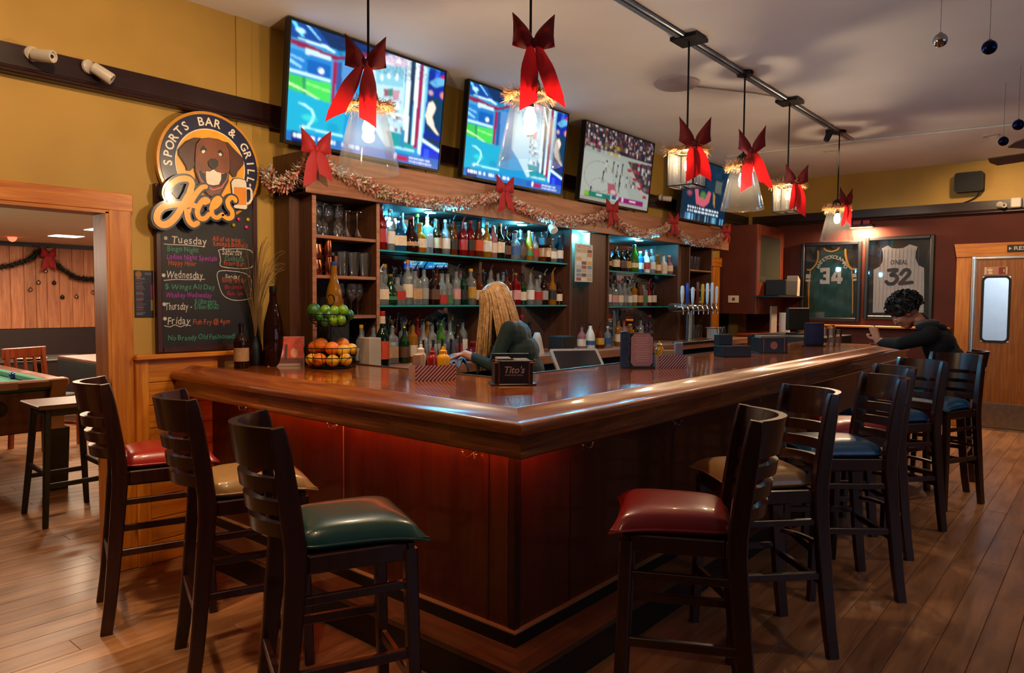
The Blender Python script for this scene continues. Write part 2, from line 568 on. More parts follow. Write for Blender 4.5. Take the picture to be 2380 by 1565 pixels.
# pool room lights
for x, y in ((3.26, 9.86), (3.22, 8.6), (1.9, 6.6), (3.4, 6.3), (0.9, 9.0)):
    area('pool_room_light', (x, y, 2.15), (x, y, 0), .3, 40, (1.0, .74, .5))

# ---------------------------------------------------------------- helpers to set print on a surface
class Pic:
    """a small painted raster: u to the right, v down, both 0..1"""
    def __init__(s, w, h, bg):
        s.w, s.h = w, h
        s.a = np.zeros((h, w, 3)); s.a[:] = srgb(bg)
        yy, xx = np.mgrid[0:h, 0:w]
        s.u = (xx + .5) / w; s.v = (yy + .5) / h
    def _mix(s, m, col, al=1.0):
        m = np.clip(m * al, 0, 1)[..., None]
        s.a = s.a * (1 - m) + np.array(srgb(col)) * m
    def rect(s, u0, v0, u1, v1, col, al=1.0):
        s._mix(((s.u >= u0) & (s.u <= u1) & (s.v >= v0) & (s.v <= v1)).astype(float), col, al)
    def poly(s, P, col, al=1.0):
        inside = np.zeros(s.u.shape, bool)
        n = len(P)
        for i in range(n):
            (x0, y0), (x1, y1) = P[i], P[(i + 1) % n]
            if y0 == y1: continue
            c = ((y0 > s.v) != (y1 > s.v)) & (s.u < (x1 - x0) * (s.v - y0) / (y1 - y0) + x0)
            inside ^= c
        s._mix(inside.astype(float), col, al)
    def ell(s, u, v, ru, rv, col, al=1.0, soft=.15):
        d = np.sqrt(((s.u - u) / ru) ** 2 + ((s.v - v) / rv) ** 2)
        s._mix(np.clip((1 + soft - d) / (2 * soft), 0, 1), col, al)
    def line(s, P, w, col, al=1.0):
        asp = s.w / s.h
        for (x0, y0), (x1, y1) in zip(P[:-1], P[1:]):
            dx, dy = (x1 - x0) * asp, y1 - y0
            L = dx * dx + dy * dy + 1e-12
            t = np.clip(((s.u - x0) * asp * dx + (s.v - y0) * dy) / L, 0, 1)
            d = np.hypot((s.u - x0) * asp - t * dx, s.v - y0 - t * dy)
            s._mix(np.clip((w - d) / (w * .5), 0, 1), col, al)
    def noise(s, u0, v0, u1, v1, cols, cell, al=.8, seed=1):
        r = np.random.RandomState(seed)
        ny, nx = max(1, int((v1 - v0) / cell)), max(1, int((u1 - u0) * s.w / s.h / cell))
        for i in range(ny):
            for j in range(nx):
                if r.rand() < .8:
                    s.rect(u0 + (u1 - u0) * j / nx, v0 + (v1 - v0) * i / ny, u0 + (u1 - u0) * (j + 1) / nx, v0 + (v1 - v0) * (i + 1) / ny, cols[r.randint(len(cols))], al * r.rand())
    def blur(s, n=1):
        for _ in range(n):
            p = np.pad(s.a, ((1, 1), (1, 1), (0, 0)), mode='edge')
            s.a = (p[1:-1, 1:-1] * 2 + p[:-2, 1:-1] + p[2:, 1:-1] + p[1:-1, :-2] + p[1:-1, 2:]) / 6
    def build(s, name, fn, mat, parent=None, **k):
        w, h = s.w, s.h
        vs = [fn((x + .5 - .5) / (w - 1) if w > 1 else .5, y / (h - 1)) for y in range(h) for x in range(w)]
        fs = [(y * w + x, (y + 1) * w + x, (y + 1) * w + x + 1, y * w + x + 1) for y in range(h - 1) for x in range(w - 1)]
        me = bpy.data.meshes.new(name)
        me.from_pydata(vs, [], fs)
        me.materials.append(mat)
        at = me.attributes.new('print', 'FLOAT_COLOR', 'POINT')
        c = np.ones((h * w, 4), np.float32); c[:, :3] = s.a.reshape(-1, 3)
        at.data.foreach_set('color', c.ravel())
        o = bpy.data.objects.new(name, me)
        link(o, parent)
        return tag(o, **k)
M_PRINT = vcol('printed_card', 0, .5)

# ---------------------------------------------------------------- floor of planks
rnd = random.Random(5)
fl = MB().box(-3.1, -4.2, -.08, XW + .1, YW, -.016).box(-.1, YW, -.08, 5.6, 11.5, -.016).build('floor', M_SUB, smooth=0, kind='structure')
def in_view(x, y, z, mx=.06):
    d = Vector((x, y, z - 1.42)); zc = d.dot(_F)
    if zc < .3: return False
    px, py = 1674 * d.dot(_R) / zc / 1190, 1674 * d.dot(_U) / zc / 782
    return abs(px) < 1 + mx and abs(py) < 1 + mx
rest = MB()
planks = []
W = .125
y = -4.1
row = 0
while y < 11.3:
    x0, x1 = (-3.0, XW) if y < YW - .05 else (0, 5.5)
    x = x0 - rnd.random() * 1.2
    while x < x1:
        L = rnd.choice((1.3, 1.7, 2.1, 2.5))
        a, b = max(x, x0), min(x + L, x1)
        x += L
        if b - a < .05: continue
        hid = a > 2.15 and y > 1.75 and y < YW
        if hid: continue
        planks.append((a, b, y, row))
    y += W; row += 1
def plank_seen(a, b, y):
    return any(in_view(a + (b - a) * t, y + W / 2, 0) for t in (0, .25, .5, .75, 1))
seen = [p for p in planks if plank_seen(*p[:3])]
unseen = [p for p in planks if not plank_seen(*p[:3])]
seen.sort(key=lambda p: math.hypot((p[0] + p[1]) / 2, p[2]))
for a, b, y, r_ in seen[:290]:
    MB().bbox(-(b - a) / 2 + .0006, 0.0008, -.016, (b - a) / 2 - .0006, W - .0008, 0, .0016).build('floor_plank', M_FLOOR, fl, smooth=0, loc=((a + b) / 2, y, rnd.uniform(-.0006, .0)))
for a, b, y, r_ in seen[290:] + unseen:
    rest.box(a + .0008, y + .001, -.016, b - .0008, y + W - .001, -.0004)
rest.build('distant_floor_planks', M_FLOOR, fl, smooth=0, kind='stuff')

# ---------------------------------------------------------------- ceilings and walls
MB().box(-3.1, -4.2, ZC, XW + .1, YW + .14, ZC + .1).build('ceiling', M_CEIL, smooth=0, kind='structure')
MB().box(-.1, YW + .13, 2.165, 5.6, 11.6, 2.26).build('ceiling', plain('pool_room_ceiling', '#e4d8cc', .7, var=.04), smooth=0, kind='structure')
T = .13
MB().box(-3.1, YW, 0, .12, YW + T, ZC).box(.12, YW, 1.86, 1.485, YW + T, ZC).box(1.485, YW, 0, 8.55, YW + T, ZC).box(8.55, YW, 1.97, XW, YW + T, ZC).box(9.4, YW, 0, XW, YW + T, 1.97).build('wall_back', M_YEL, smooth=0, kind='structure')
# doorway behind the bar, its dim passage
MB().box(8.5, YW + .9, 0, 9.5, YW + .96, 2.0).box(8.47, YW + T, 0, 8.53, YW + .96, 2.0).box(9.42, YW + T, 0, 9.48, YW + .96, 2.0).box(8.47, YW + T, 2.0, 9.48, YW + .96, 2.05).build('wall_passage', M_MAROON, smooth=0, kind='structure')
MB().box(XW, -4.2, 2.46, XW + .12, YW + .1, ZC).build('wall_far', M_YEL, smooth=0, kind='structure')
MB().box(XW, 1.31, 0, XW + .12, YW + .1, 2.46).box(XW, -4.2, 0, XW + .12, .3, 2.46).box(XW, .3, 1.96, XW + .12, 1.31, 2.46).build('wall_far_lower', M_MAROON, smooth=0, kind='structure')
MB().box(-3.15, -4.2, 0, -3.05, YW, ZC).build('wall_left', M_YEL, smooth=0, kind='structure')
# front wall with street windows
fw = MB().box(-3.1, -4.3, 0, XW + .1, -4.2, .8).box(-3.1, -4.3, 2.6, XW + .1, -4.2, ZC)
for a, b in ((-3.1, -.2), (1.7, 2.1), (3.9, 4.3), (6.1, XW + .1)):
    fw.box(a, -4.3, .8, b, -4.2, 2.6)
fw.build('wall_front', M_YEL, smooth=0, kind='structure')
for i, (a, b) in enumerate(((-.2, 1.7), (2.1, 3.9), (4.3, 6.1))):
    w_ = MB().box(a, -4.29, .8, a + .06, -4.22, 2.6).box(b - .06, -4.29, .8, b, -4.22, 2.6).box(a, -4.29, .8, b, -4.22, .86).box(a, -4.29, 2.54, b, -4.22, 2.6).build('window_%d' % (i + 1), M_BLACK, smooth=0, kind='structure')
    MB().box(a + .06, -4.26, .86, b - .06, -4.255, 2.54).build('window_pane', glass('window_glass', (.9, .95, 1), 1.0, 1.0), w_, smooth=0)
# pilasters on the back wall
for i, (a, b, z0) in enumerate(((2.187, 2.283, 1.1), (3.66, 3.8, 2.25), (5.14, 5.28, 2.25), (6.62, 6.9, 2.25))):
    MB().bbox(a, YW - .010, z0, b, YW, ZC, .003).build('trim_%d' % (i + 4), M_YEL, smooth=0, kind='structure')

# dark crown band on the back and far walls
def band_profile():
    return [(0, 2.575), (.018, 2.575), (.018, 2.478), (.03, 2.472), (.034, 2.462), (.052, 2.452), (.055, 2.44), (.05, 2.435), (0, 2.432)]
pr = band_profile()
mb = MB()
for sx in (0,):
    xs = (-3.05, XW - .05)
    mb.prism([(d, z) for d, z in pr], lambda u, v, d: (d, YW - .0005 - u, v), xs[0], xs[1])
mb.build('trim_1', M_TRIM, smooth=30, kind='structure')
mb = MB().prism([(d, z) for d, z in pr], lambda u, v, d: (XW - .0005 - u, d, v), -4.2, YW - .06)
mb.build('trim_2', M_TRIMY, smooth=30, kind='structure')

# ---------------------------------------------------------------- opening to the pool room, with pine casing
op = empty('door_1', (1.485, YW, 0)); tag(op, kind='structure')
MB().bbox(1.48, -.022, 0, 1.592, .0, 1.95, .004).build('casing_post', M_PINEZ, op, loc=(0, YW, 0))
op.location = (0, 0, 0)
MB().bbox(.0, YW - .024, 1.858, 1.60, YW, 1.95, .004).build('casing_head', M_PINEX, op)
MB().box(1.468, YW - .02, 0, 1.485, YW + T + .01, 1.85).build('jamb', M_PINEZ, op)
MB().box(.12, YW - .02, 1.842, 1.485, YW + T + .01, 1.86).build('head_jamb', M_PINEX, op)

# pine wainscot between opening and bar
ws = empty('trim_3', (0, 0, 0)); tag(ws, kind='structure')
for k in range(9):
    z0 = .0 + k * .1215
    MB().bbox(1.655, YW - .034, z0 + .001, 2.04, YW - .004, z0 + .1205, .0035).build('wainscot_board', M_PINEX, ws)
MB().bbox(1.592, YW - .040, 0, 1.657, YW - .002, 1.095, .003).build('corner_stile', M_PINEZ, ws)
MB().bbox(1.585, YW - .065, 1.094, 2.41, YW - .002, 1.122, .006).build('chair_rail', M_PINEX, ws)

# fir casing at the far end behind the bar
cs = empty('door_2', (0, 0, 0)); tag(cs, kind='structure')
MB().bbox(8.55, YW - .03, 0, 8.73, YW, 1.86, .004).build('casing_post', M_PINEZ, cs)
MB().bbox(8.50, YW - .034, 1.861, 9.3, YW, 1.975, .004).build('casing_head', M_PINEX, cs)

# ---------------------------------------------------------------- pool room
MB().box(-.1, 11.5, 0, 5.6, 11.6, 2.2).build('wall_pool_room', plain('pool_room_wall', '#6a3a24', .6), smooth=0, kind='structure')
wp = bpy.data.objects['wall_pool_room']
MB().box(-.2, YW + T, 0, -.1, 11.6, 2.2).box(5.5, YW + T, 0, 5.6, 11.6, 2.2).build('wall_pool_room_side', M_MAROON, smooth=0, kind='structure')
x = 2.35
k = 0
while x < 5.0:
    w_ = rnd.uniform(.13, .17)
    MB().bbox(0, 11.478, .985, w_ - .003, 11.5, 2.12, .004).build('pine_board', M_PINEB, wp, loc=(x, 0, 0))
    x += w_
MB().box(-.1, 11.46, 0, 5.5, 11.5, .98).build('wainscot', plain('dark_wainscot', '#241211', .55, var=.15), wp, smooth=0)
MB().box(-.1, 11.44, 2.105, 5.5, 11.5, 2.165).build('cornice', M_BLACK, wp, smooth=0)

# ---------------------------------------------------------------- far wall: ledge, kitchen door
MB().bbox(XW - .10, 1.48, 1.112, XW, 3.45, 1.14, .006).build('trim_8', M_PINEY, smooth=30, kind='structure')
dr = empty('door_3', (0, 0, 0)); tag(dr, kind='structure')
M_OAK = wood('oak_door', '#80440c', '#b47022', 'Z', rough=.4, bump=.03, rand=.02, stretch=22, c3='#94561f')
# slab with a window hole
dm = MB()
y0, y1, wz0, wz1, wy0, wy1 = .42, 1.252, .99, 1.727, .925, 1.197
wy0, wy1 = .745 + .18, 1.19
dm.box(XW + .01, y0, .01, XW + .05, y1, wz0).box(XW + .01, y0, wz1, XW + .05, y1, 1.925).box(XW + .01, y0, wz0, XW + .05, wy0, wz1).box(XW + .01, wy1, wz0, XW + .05, y1, wz1)
dm.build('door_leaf', M_OAK, dr, smooth=0)
def rrect(u0, v0, u1, v1, r, n=6):
    out = []
    for cu, cv, a in ((u1 - r, v1 - r, 0), (u0 + r, v1 - r, 90), (u0 + r, v0 + r, 180), (u1 - r, v0 + r, 270)):
        for k in range(n + 1):
            t = math.radians(a + 90 * k / n)
            out.append((cu + r * math.cos(t), cv + r * math.sin(t)))
    return out
def ring(mb, A, B, fn, d0, d1, mi=0):
    n = len(A)
    vs = [fn(*p, d0) for p in A] + [fn(*p, d0) for p in B] + [fn(*p, d1) for p in A] + [fn(*p, d1) for p in B]
    fs = []
    for k in range(n):
        j = (k + 1) % n
        fs += [(k, j, n + j, n + k), (2 * n + k, 3 * n + k, 3 * n + j, 2 * n + j), (k, 2 * n + k, 2 * n + j, j), (n + k, n + j, 3 * n + j, 3 * n + k)]
    return mb.add(vs, fs, mi)
fnX = lambda u, v, d: (XW + .01 - d, u, v)
ring(MB(), rrect(wy0 - .006, wz0 - .006, wy1 + .006, wz1 + .006, .055), rrect(wy0 + .016, wz0 + .016, wy1 - .016, wz1 - .016, .04), fnX, -.03, .012).build('window_gasket', M_BLACKM, dr)
MB().prism(rrect(wy0 + .01, wz0 + .01, wy1 - .01, wz1 - .01, .045), lambda u, v, d: (XW + .03 + d, u, v), 0, .004).build('window_pane', glass('door_pane', (.95, .98, 1), 1, .6), dr)
MB().bbox(XW + .004, y0, .02, XW + .011, y1, .30, .002).build('kick_plate', M_STEEL, dr)
MB().box(XW - .01, y0, .0, XW + .05, 1.3, .012).build('threshold', M_CHROME, dr, smooth=0)
MB().bbox(XW - .012, .3, 1.925, XW + .03, 1.262, 1.95, .003).build('header_strip', plain('bright_steel', '#d8d4d0', .3, .6), dr)
MB().bbox(XW - .014, 1.254, .0, XW + .02, 1.268, 1.93, .003).bbox(XW - .014, 1.278, .0, XW + .02, 1.296, 1.93, .003).build('hinge_strip', M_STEEL, dr)
MB().bbox(XW - .024, 1.30, 0, XW, 1.445, 1.95, .004).build('casing_post', M_PINEZ, dr)
MB().prism([(1.445, 1.951), (1.47, 2.10), (.1, 2.10), (.1, 1.951)], lambda u, v, d: (XW - d, u, v), 0, .04).build('casing_head', M_PINEY, dr)
# bright kitchen beyond
MB().box(XW + 1.6, -.9, 0, XW + 1.7, 2.4, 2.6).build('wall_kitchen', plain('kitchen_wall', '#c4ccd4', .5, var=.03), smooth=0, kind='structure')
MB().box(XW + .12, -.9, -.02, XW + 1.6, 2.4, 0).build('floor', plain('kitchen_tile', '#8a8f94', .5), smooth=0, kind='structure')
MB().box(XW + .12, -.9, 2.6, XW + 1.7, 2.4, 2.65).build('ceiling', M_CEIL, smooth=0, kind='structure')
area('kitchen_light', (XW + .9, .8, 2.5), (XW + .9, .8, 0), 1.0, 60, (.85, .93, 1.0))
# ---------------------------------------------------------------- bar counter (an L: one arm along Y to the wall, one along X)
M_BAR_X = wood('bar_walnut_x', '#6e2c0c', '#b4662a', 'X', rough=.34, coat=.25, bump=.02, rand=.12, c3='#8e4818')
M_BAR_Y = wood('bar_walnut_y', '#6e2c0c', '#b4662a', 'Y', rough=.3, coat=.3, bump=.02, rand=.12, c3='#8e4818')
M_TOP_X = wood('bar_top_x', '#6e2c0c', '#b4662a', 'X', rough=.16, coat=.7, bump=.02, rand=.16, c3='#8e4818')
M_TOP_Y = wood('bar_top_y', '#6e2c0c', '#b4662a', 'Y', rough=.16, coat=.7, bump=.02, rand=.16, c3='#8e4818')
M_APR_X = wood('bar_apron_x', '#5a2812', '#b06a38', 'X', rough=.28, coat=.4, bump=.04, rand=.3, c3='#80461f')
M_APR_Y = wood('bar_apron_y', '#5a2812', '#b06a38', 'Y', rough=.28, coat=.4, bump=.04, rand=.3, c3='#80461f')
M_PANEL = wood('bar_panel', '#331006', '#52200f', 'Z', rough=.32, coat=.25, bump=.03, rand=.1, stretch=10, c3='#421808')
M_TREAD_X = wood('worn_tread_x', '#3c2412', '#6b4522', 'X', rough=.6, bump=.2, rand=.1, c3='#55341a')
M_TREAD_Y = wood('worn_tread_y', '#3c2412', '#6b4522', 'Y', rough=.6, bump=.2, rand=.1, c3='#55341a')

BX, BY, BXE = 1.79, 1.465, 7.34     # outer faces of the apron, far end
PX, PY = 2.0, 1.66                   # front panels
BW = .91
ZT = 1.03
bar = empty('bar_counter', (0, 0, 0), 0, 'long L-shaped wooden bar counter with glossy walnut top and reddish panels', 'bar counter')
# top planks, mitred at the corner
n = 7
pw = (BW - .11) / n
for k in range(n):
    x0 = BX + .10 + k * pw; x1 = x0 + pw - .0012
    o0 = x0 - BX + BY; o1 = x1 - BX + BY
    MB().prism([(x0, o0 + .001), (x1, o1 + .001), (x1, YW - .003), (x0, YW - .003)], lambda u, v, d: (u, v, d), ZT - .03, ZT).build('top_plank', M_TOP_Y, bar, smooth=0)
    y0_ = BY + .10 + k * pw; y1_ = y0_ + pw - .0012
    a0 = y0_ - BY + BX; a1 = y1_ - BY + BX
    cuts = sorted(rnd.uniform(3.2, 6.8) for _ in range(1))
    seg_x = [a0] + cuts + [BXE]
    for s_ in range(len(seg_x) - 1):
        xa, xb = seg_x[s_], seg_x[s_ + 1]
        poly = [(xa + .001 if s_ else a0 + .001, y0_), (xb - .001, y0_), (xb - .001, y1_), ((xa + .001) if s_ else a1 + .001, y1_)]
        MB().prism(poly, lambda u, v, d: (u, v, d), ZT - .03, ZT).build('top_plank', M_TOP_X, bar, smooth=0)
MB().box(BX + .08, BY + .08, ZT - .055, BX + BW - .03, YW - .004, ZT - .031).box(BX + BW - .03, BY + .08, ZT - .055, BXE - .02, BY + BW - .03, ZT - .031).build('top_base', M_APR_X, bar, smooth=0)
# thin bright lip along the service side
MB().box(BX + BW - .008, BY + BW, ZT - .04, BX + BW + .004, YW - .004, ZT + .006).box(BX + BW - .008, BY + BW - .008, ZT - .04, BXE, BY + BW + .004, ZT + .006).build('service_lip', M_STEEL, bar, smooth=0)
# moulded arm rail
prof = [(-.018, .985), (-.022, .998), (-.02, 1.012), (-.010, 1.022), (.004, 1.024), (.02, 1.022), (.05, 1.030), (.075, 1.043), (.092, 1.053), (.108, 1.052), (.118, 1.044), (.122, 1.0305), (.122, .98), (.0, .98)]
def sweep_L(prof, name, mx, my):
    m = len(prof)
    A = [(BX + d, YW - .003, z) for d, z in prof]; B = [(BX + d, BY + d, z) for d, z in prof]; Cc = [(BXE + .02, BY + d, z) for d, z in prof]
    fs = [(i, (i + 1) % m, m + (i + 1) % m, m + i) for i in range(m)] + [tuple(range(m)), tuple(range(m, 2 * m))[::-1]]
    MB().add(A + B, fs).build(name, my, bar, smooth=40)
    MB().add(B + Cc, fs).build(name, mx, bar, smooth=40)
sweep_L(prof, 'arm_rail', M_BAR_X, M_BAR_Y)
sweep_L([(-.006, .905), (-.012, .912), (-.012, .922), (-.004, .928), (.02, .928), (.02, .905)], 'apron_bead', M_APR_X, M_APR_Y)
# apron boards
y = YW - .004
ks = [.26, .62, .42, .5, .33, .42]
for w_ in ks:
    y2 = max(BY + .0, y - w_)
    if y - y2 < .02: break
    if y2 < BY + .15: y2 = BY
    MB().prism([(BX, y2 + (.0005 if y2 > BY else 0)), (BX, y - .0005), (BX + .022, y - .0005), (BX + .022, y2 + (.0005 if y2 > BY else .022))], lambda u, v, d: (u, v, d), .908, .985).build('apron_board', M_APR_Y, bar, smooth=0)
    y = y2
    if y <= BY: break
x = BX
while x < BXE - .01:
    x2 = min(BXE, x + rnd.uniform(.38, .66))
    if BXE - x2 < .2: x2 = BXE
    a = x if x > BX else BX
    MB().prism([(a + (.0005 if x > BX else .0005), BY), (x2 - .0005, BY), (x2 - .0005, BY + .022), (a + (.0005 if x > BX else .022), BY + .022)], lambda u, v, d: (u, v, d), .908, .985).build('apron_board', M_APR_X, bar, smooth=0)
    x = x2
MB().box(BXE - .022, BY + .023, .908, BXE, BY + BW, .985).build('apron_board', M_APR_Y, bar, smooth=0)
# soffit under the overhang
MB().box(BX + .023, BY + .023, .958, PX + .02, YW - .01, .972).box(PX + .02, BY + .023, .958, BXE - .03, PY + .02, .972).build('soffit', M_APR_X, bar, smooth=0)
# front panels with seams
for a, b in ((PY + .03, 1.79), (1.79, 2.68), (2.68, 3.44), (3.44, YW - .045)):
    MB().bbox(PX, a + .0025, .2, PX + .02, b - .0025, .957, .002).build('front_panel', M_PANEL, bar, smooth=0)
for a, b in ((PX + .03, 2.347), (2.347, 3.21), (3.21, 4.3), (4.3, 5.4), (5.4, 6.5), (6.5, 7.2)):
    MB().bbox(a + .0025, PY, .2, b - .0025, PY + .02, .957, .002).build('front_panel', M_PANEL, bar, smooth=0)
M_SEAM = plain('seam_pale', '#9a6a48', .4)
for y_ in (1.79, 2.68, 3.44): MB().box(PX - .001, y_ - .003, .2, PX + .004, y_ + .003, .957).build('seam_strip', M_SEAM if y_ == 2.68 else M_TRIM, bar, smooth=0)
MB().bbox(PX - .004, PY - .004, .2, PX + .03, PY + .03, .957, .004).build('corner_post', M_TRIM, bar)
MB().box(PX + .018, 1.82, .2, PX + .03, YW - .05, .957).box(PX + .03, PY + .018, .2, 7.2, PY + .03, .957).box(7.18, PY, .15, 7.2, PY + .6, .957).build('panel_backing', M_BLACK, bar, smooth=0)
# base moulding with a pale top edge
MB().box(PX - .022, PY - .022, .150, PX + .02, YW - .042, .200).box(PX + .02, PY - .022, .150, 7.2, PY + .02, .200).build('base_moulding', M_BLACK, bar, smooth=0)
MB().box(PX - .024, PY - .024, .2, PX + .0, YW - .042, .2045).box(PX + .0, PY - .024, .2, 7.2, PY + .0, .2045).build('base_edge', plain('pale_edge', '#8a6a4a', .4), bar, smooth=0)
# foot step
SX, SY = 1.84, 1.50
MB().prism([(SX, SY), (PX + .01, PY + .01), (PX + .01, YW - .07), (SX, YW - .07)], lambda u, v, d: (u, v, d), .128, .15).build('step_tread', M_TREAD_Y, bar, smooth=0)
MB().prism([(SX, SY), (7.2, SY), (7.2, PY + .01), (PX + .01, PY + .01)], lambda u, v, d: (u, v, d), .128, .15).build('step_tread', M_TREAD_X, bar, smooth=0)
MB().box(SX + .006, SY + .006, 0.0005, SX + .02, YW - .07, .128).box(SX + .02, SY + .006, 0.0005, 7.19, SY + .02, .128).build('step_riser', M_BLACK, bar, smooth=0)
# purse hooks on the panels
def hook_me():
    mb = MB()
    mb.sphere(.008, (0, -.004, .012), 10, 6, (1, .6, 1))
    for s in (-1, 1):
        mb.tube(catmull([(0, -.006, .01), (s * .012, -.02, -.006), (s * .026, -.03, -.008), (s * .036, -.032, .008)], 5), .0028, 6)
        mb.sphere(.005, (s * .036, -.032, .010), 8, 6)
    mb.tube([(0, -.005, .012), (0, -.018, .018), (0, -.026, .03)], .003, 6)
    return mb.mesh('purse_hook', M_CHROME)
hk = hook_me()
for p, rz in (((PX, 3.50, .84), -PI / 2), ((PX, 2.72, .84), -PI / 2), ((PX, 1.86, .83), -PI / 2), ((2.42, PY, .83), 0), ((3.2, PY, .825), 0), ((4.3, PY, .825), 0)):
    inst('purse_hook', hk, bar, p, (0, 0, rz))
# red light strip under the overhang
ls = empty('led_strip', (0, 0, 0), 0, 'glowing red-orange light strip tucked under the short arm of the bar', 'light strip')
MB().box(1.868, 1.60, .938, 1.872, 3.45, .9575).build('housing', M_STEEL, ls, smooth=0)
MB().box(1.8725, 1.60, .942, 1.8745, 3.45, .957).build('diffuser', emit('led_red', (1.0, .13, .016), 95.0), ls, smooth=0)
MB().box(1.92, 1.534, .938, 2.20, 1.538, .9575).build('housing', M_STEEL, ls, smooth=0)
MB().box(1.92, 1.5385, .942, 2.20, 1.5405, .957).build('diffuser', MAT['led_red'], ls, smooth=0)

# ---------------------------------------------------------------- back bar cabinet
M_CAB_Z = wood('cabinet_walnut_z', '#3a2013', '#5e3822', 'Z', rough=.42, bump=.03, rand=.06, stretch=18, c3='#4c2c1a')
M_CAB_X = wood('cabinet_walnut_x', '#7a4c36', '#ac7858', 'X', rough=.42, bump=.03, rand=.06, stretch=18, c3='#946248')
M_CAB_I = wood('cabinet_inside', '#2a160d', '#43271a', 'Z', rough=.5, bump=.02, rand=.04, stretch=16)
M_MIRROR = plain('mirror', '#cfd4d6', .02, 1.0, var=0)
M_SHELFGL = glass('shelf_glass', (.35, .85, .85), .6, 1.0, .10, .04)
cab = empty('back_bar_cabinet', (0, 0, 0), 0, 'tall dark walnut back bar cabinet with mirrors and open shelf bays', 'cabinet')
CF, CB = 3.62, 3.90
ZB = 1.0
ZTOP = 2.03
MB().bbox(2.415, 3.745, 1.0315, 2.49, CB, ZTOP, .003).build('side_filler', M_CAB_Z, cab)
for x0, x1, nm in ((2.485, 2.51, 'upright'), (2.962, 2.985, 'upright'), (4.035, 4.065, 'upright'), (5.075, 5.10, 'upright'), (5.68, 5.70, 'upright'), (7.06, 7.09, 'upright'), (7.32, 7.345, 'upright'), (7.885, 7.91, 'upright')):
    f = CF if x0 != 4.035 else CF + .10
    MB().bbox(x0, f, ZB if x0 > 2.6 else 1.0315, x1, CB, ZTOP, .002).build(nm, M_CAB_Z, cab)
# light front edges
for x0, x1 in ((2.484, 2.511), (2.961, 2.986)):
    MB().box(x0, CF - .004, 1.0315, x1, CF, ZTOP).build('edge_band', M_CAB_X, cab, smooth=0)
# closed columns
MB().bbox(5.101, CF + .12, ZB, 5.40, CB, ZTOP, .002).build('column_panel', M_CAB_Z, cab)
MB().bbox(5.402, CF + .02, ZB, 5.679, CB, ZTOP, .002).build('column_panel', M_CAB_Z, cab)
MB().bbox(7.091, CF + .05, ZB, 7.319, CB, ZTOP, .002).build('column_panel', M_CAB_Z, cab)
# bays
MB().box(2.51, CB - .012, 1.0315, 2.962, CB, ZTOP).build('bay_back', M_CAB_I, cab, smooth=0)
MB().box(7.345, CB - .012, ZB, 7.885, CB, ZTOP).build('bay_back', M_CAB_I, cab, smooth=0)
for z in (1.80, 1.562, 1.32):
    MB().bbox(2.511, CF + .002, z - .02, 2.961, CB - .013, z, .002).build('shelf', M_CAB_X, cab)
for z in (1.775, 1.56, 1.36):
    MB().bbox(7.346, CF + .002, z - .018, 7.884, CB - .013, z, .002).build('shelf', M_CAB_X, cab)
# mirrors
MB().box(2.985, CB - .01, ZB, 4.035, CB, ZTOP).build('mirror', M_MIRROR, cab, smooth=0)
MB().box(4.065, CB - .01, ZB, 5.075, CB, ZTOP).build('mirror', M_MIRROR, cab, smooth=0)
MB().box(5.70, CB - .01, ZB, 7.06, CB, ZTOP).build('mirror', M_MIRROR, cab, smooth=0)
MB().bbox(2.986, CB - .03, 1.70, 4.034, CB - .011, 1.722, .002).bbox(2.986, CB - .03, 1.0, 3.0, CB - .011, 1.70, .002).build('mirror_frame', M_CAB_Z, cab)
# glass shelves
for x0, x1, z in ((2.986, 5.074, 1.742), (2.986, 5.074, 1.384), (5.701, 7.059, 1.706), (5.701, 7.30, 1.370)):
    MB().bbox(x0, CF + .03, z - .012, x1, CB - .032, z, .0015).build('glass_shelf', M_SHELFGL, cab, smooth=0)
    MB().box(x0, CF + .026, z - .012, x1, CF + .0298, z - .0004).build('shelf_edge', plain('glass_edge_green', '#1f8f95', .2, coat=.5), cab, smooth=0)
# top box and fascia
MB().bbox(2.417, CF - .04, ZTOP, 8.25, CB, 2.055, .002).build('top_board', M_CAB_I, cab)
MB().bbox(2.417, CF - .042, ZTOP - .0, 8.26, CF - .022, 2.27, .003).build('fascia', M_CAB_X, cab)
MB().bbox(2.417, CF - .021, ZTOP, 2.437, YW - .002, 2.27, .003).build('fascia_return', M_CAB_Z, cab)
# cove puck lights
M_BLUE = emit('blue_led', (.05, .62, 1.0), 30.0)
for i, x in enumerate((3.46, 4.46, 5.35, 6.29)):
    pk = empty('puck_light', (x, CF + .03, ZTOP), 0, 'glowing blue puck light under the shelf canopy, %s from the left' % ORD[i + 1], 'puck light', 'blue puck lights over the bottles')
    MB().lathe([(.048, 0), (.048, -.008), (.04, -.012)], 20).build('housing', M_STEEL, pk)
    MB().lathe([(.038, -.0125), (.038, -.0145), (.001, -.016)], 20).build('lens', M_BLUE, pk)
    d = bpy.data.lights.new('puck', 'POINT'); d.energy = 32; d.color = (.06, .60, 1.0); d.shadow_soft_size = .035
    lo = bpy.data.objects.new('puck_lamp', d); lo.location = (x, CF + .06, ZTOP - .045); link(lo)

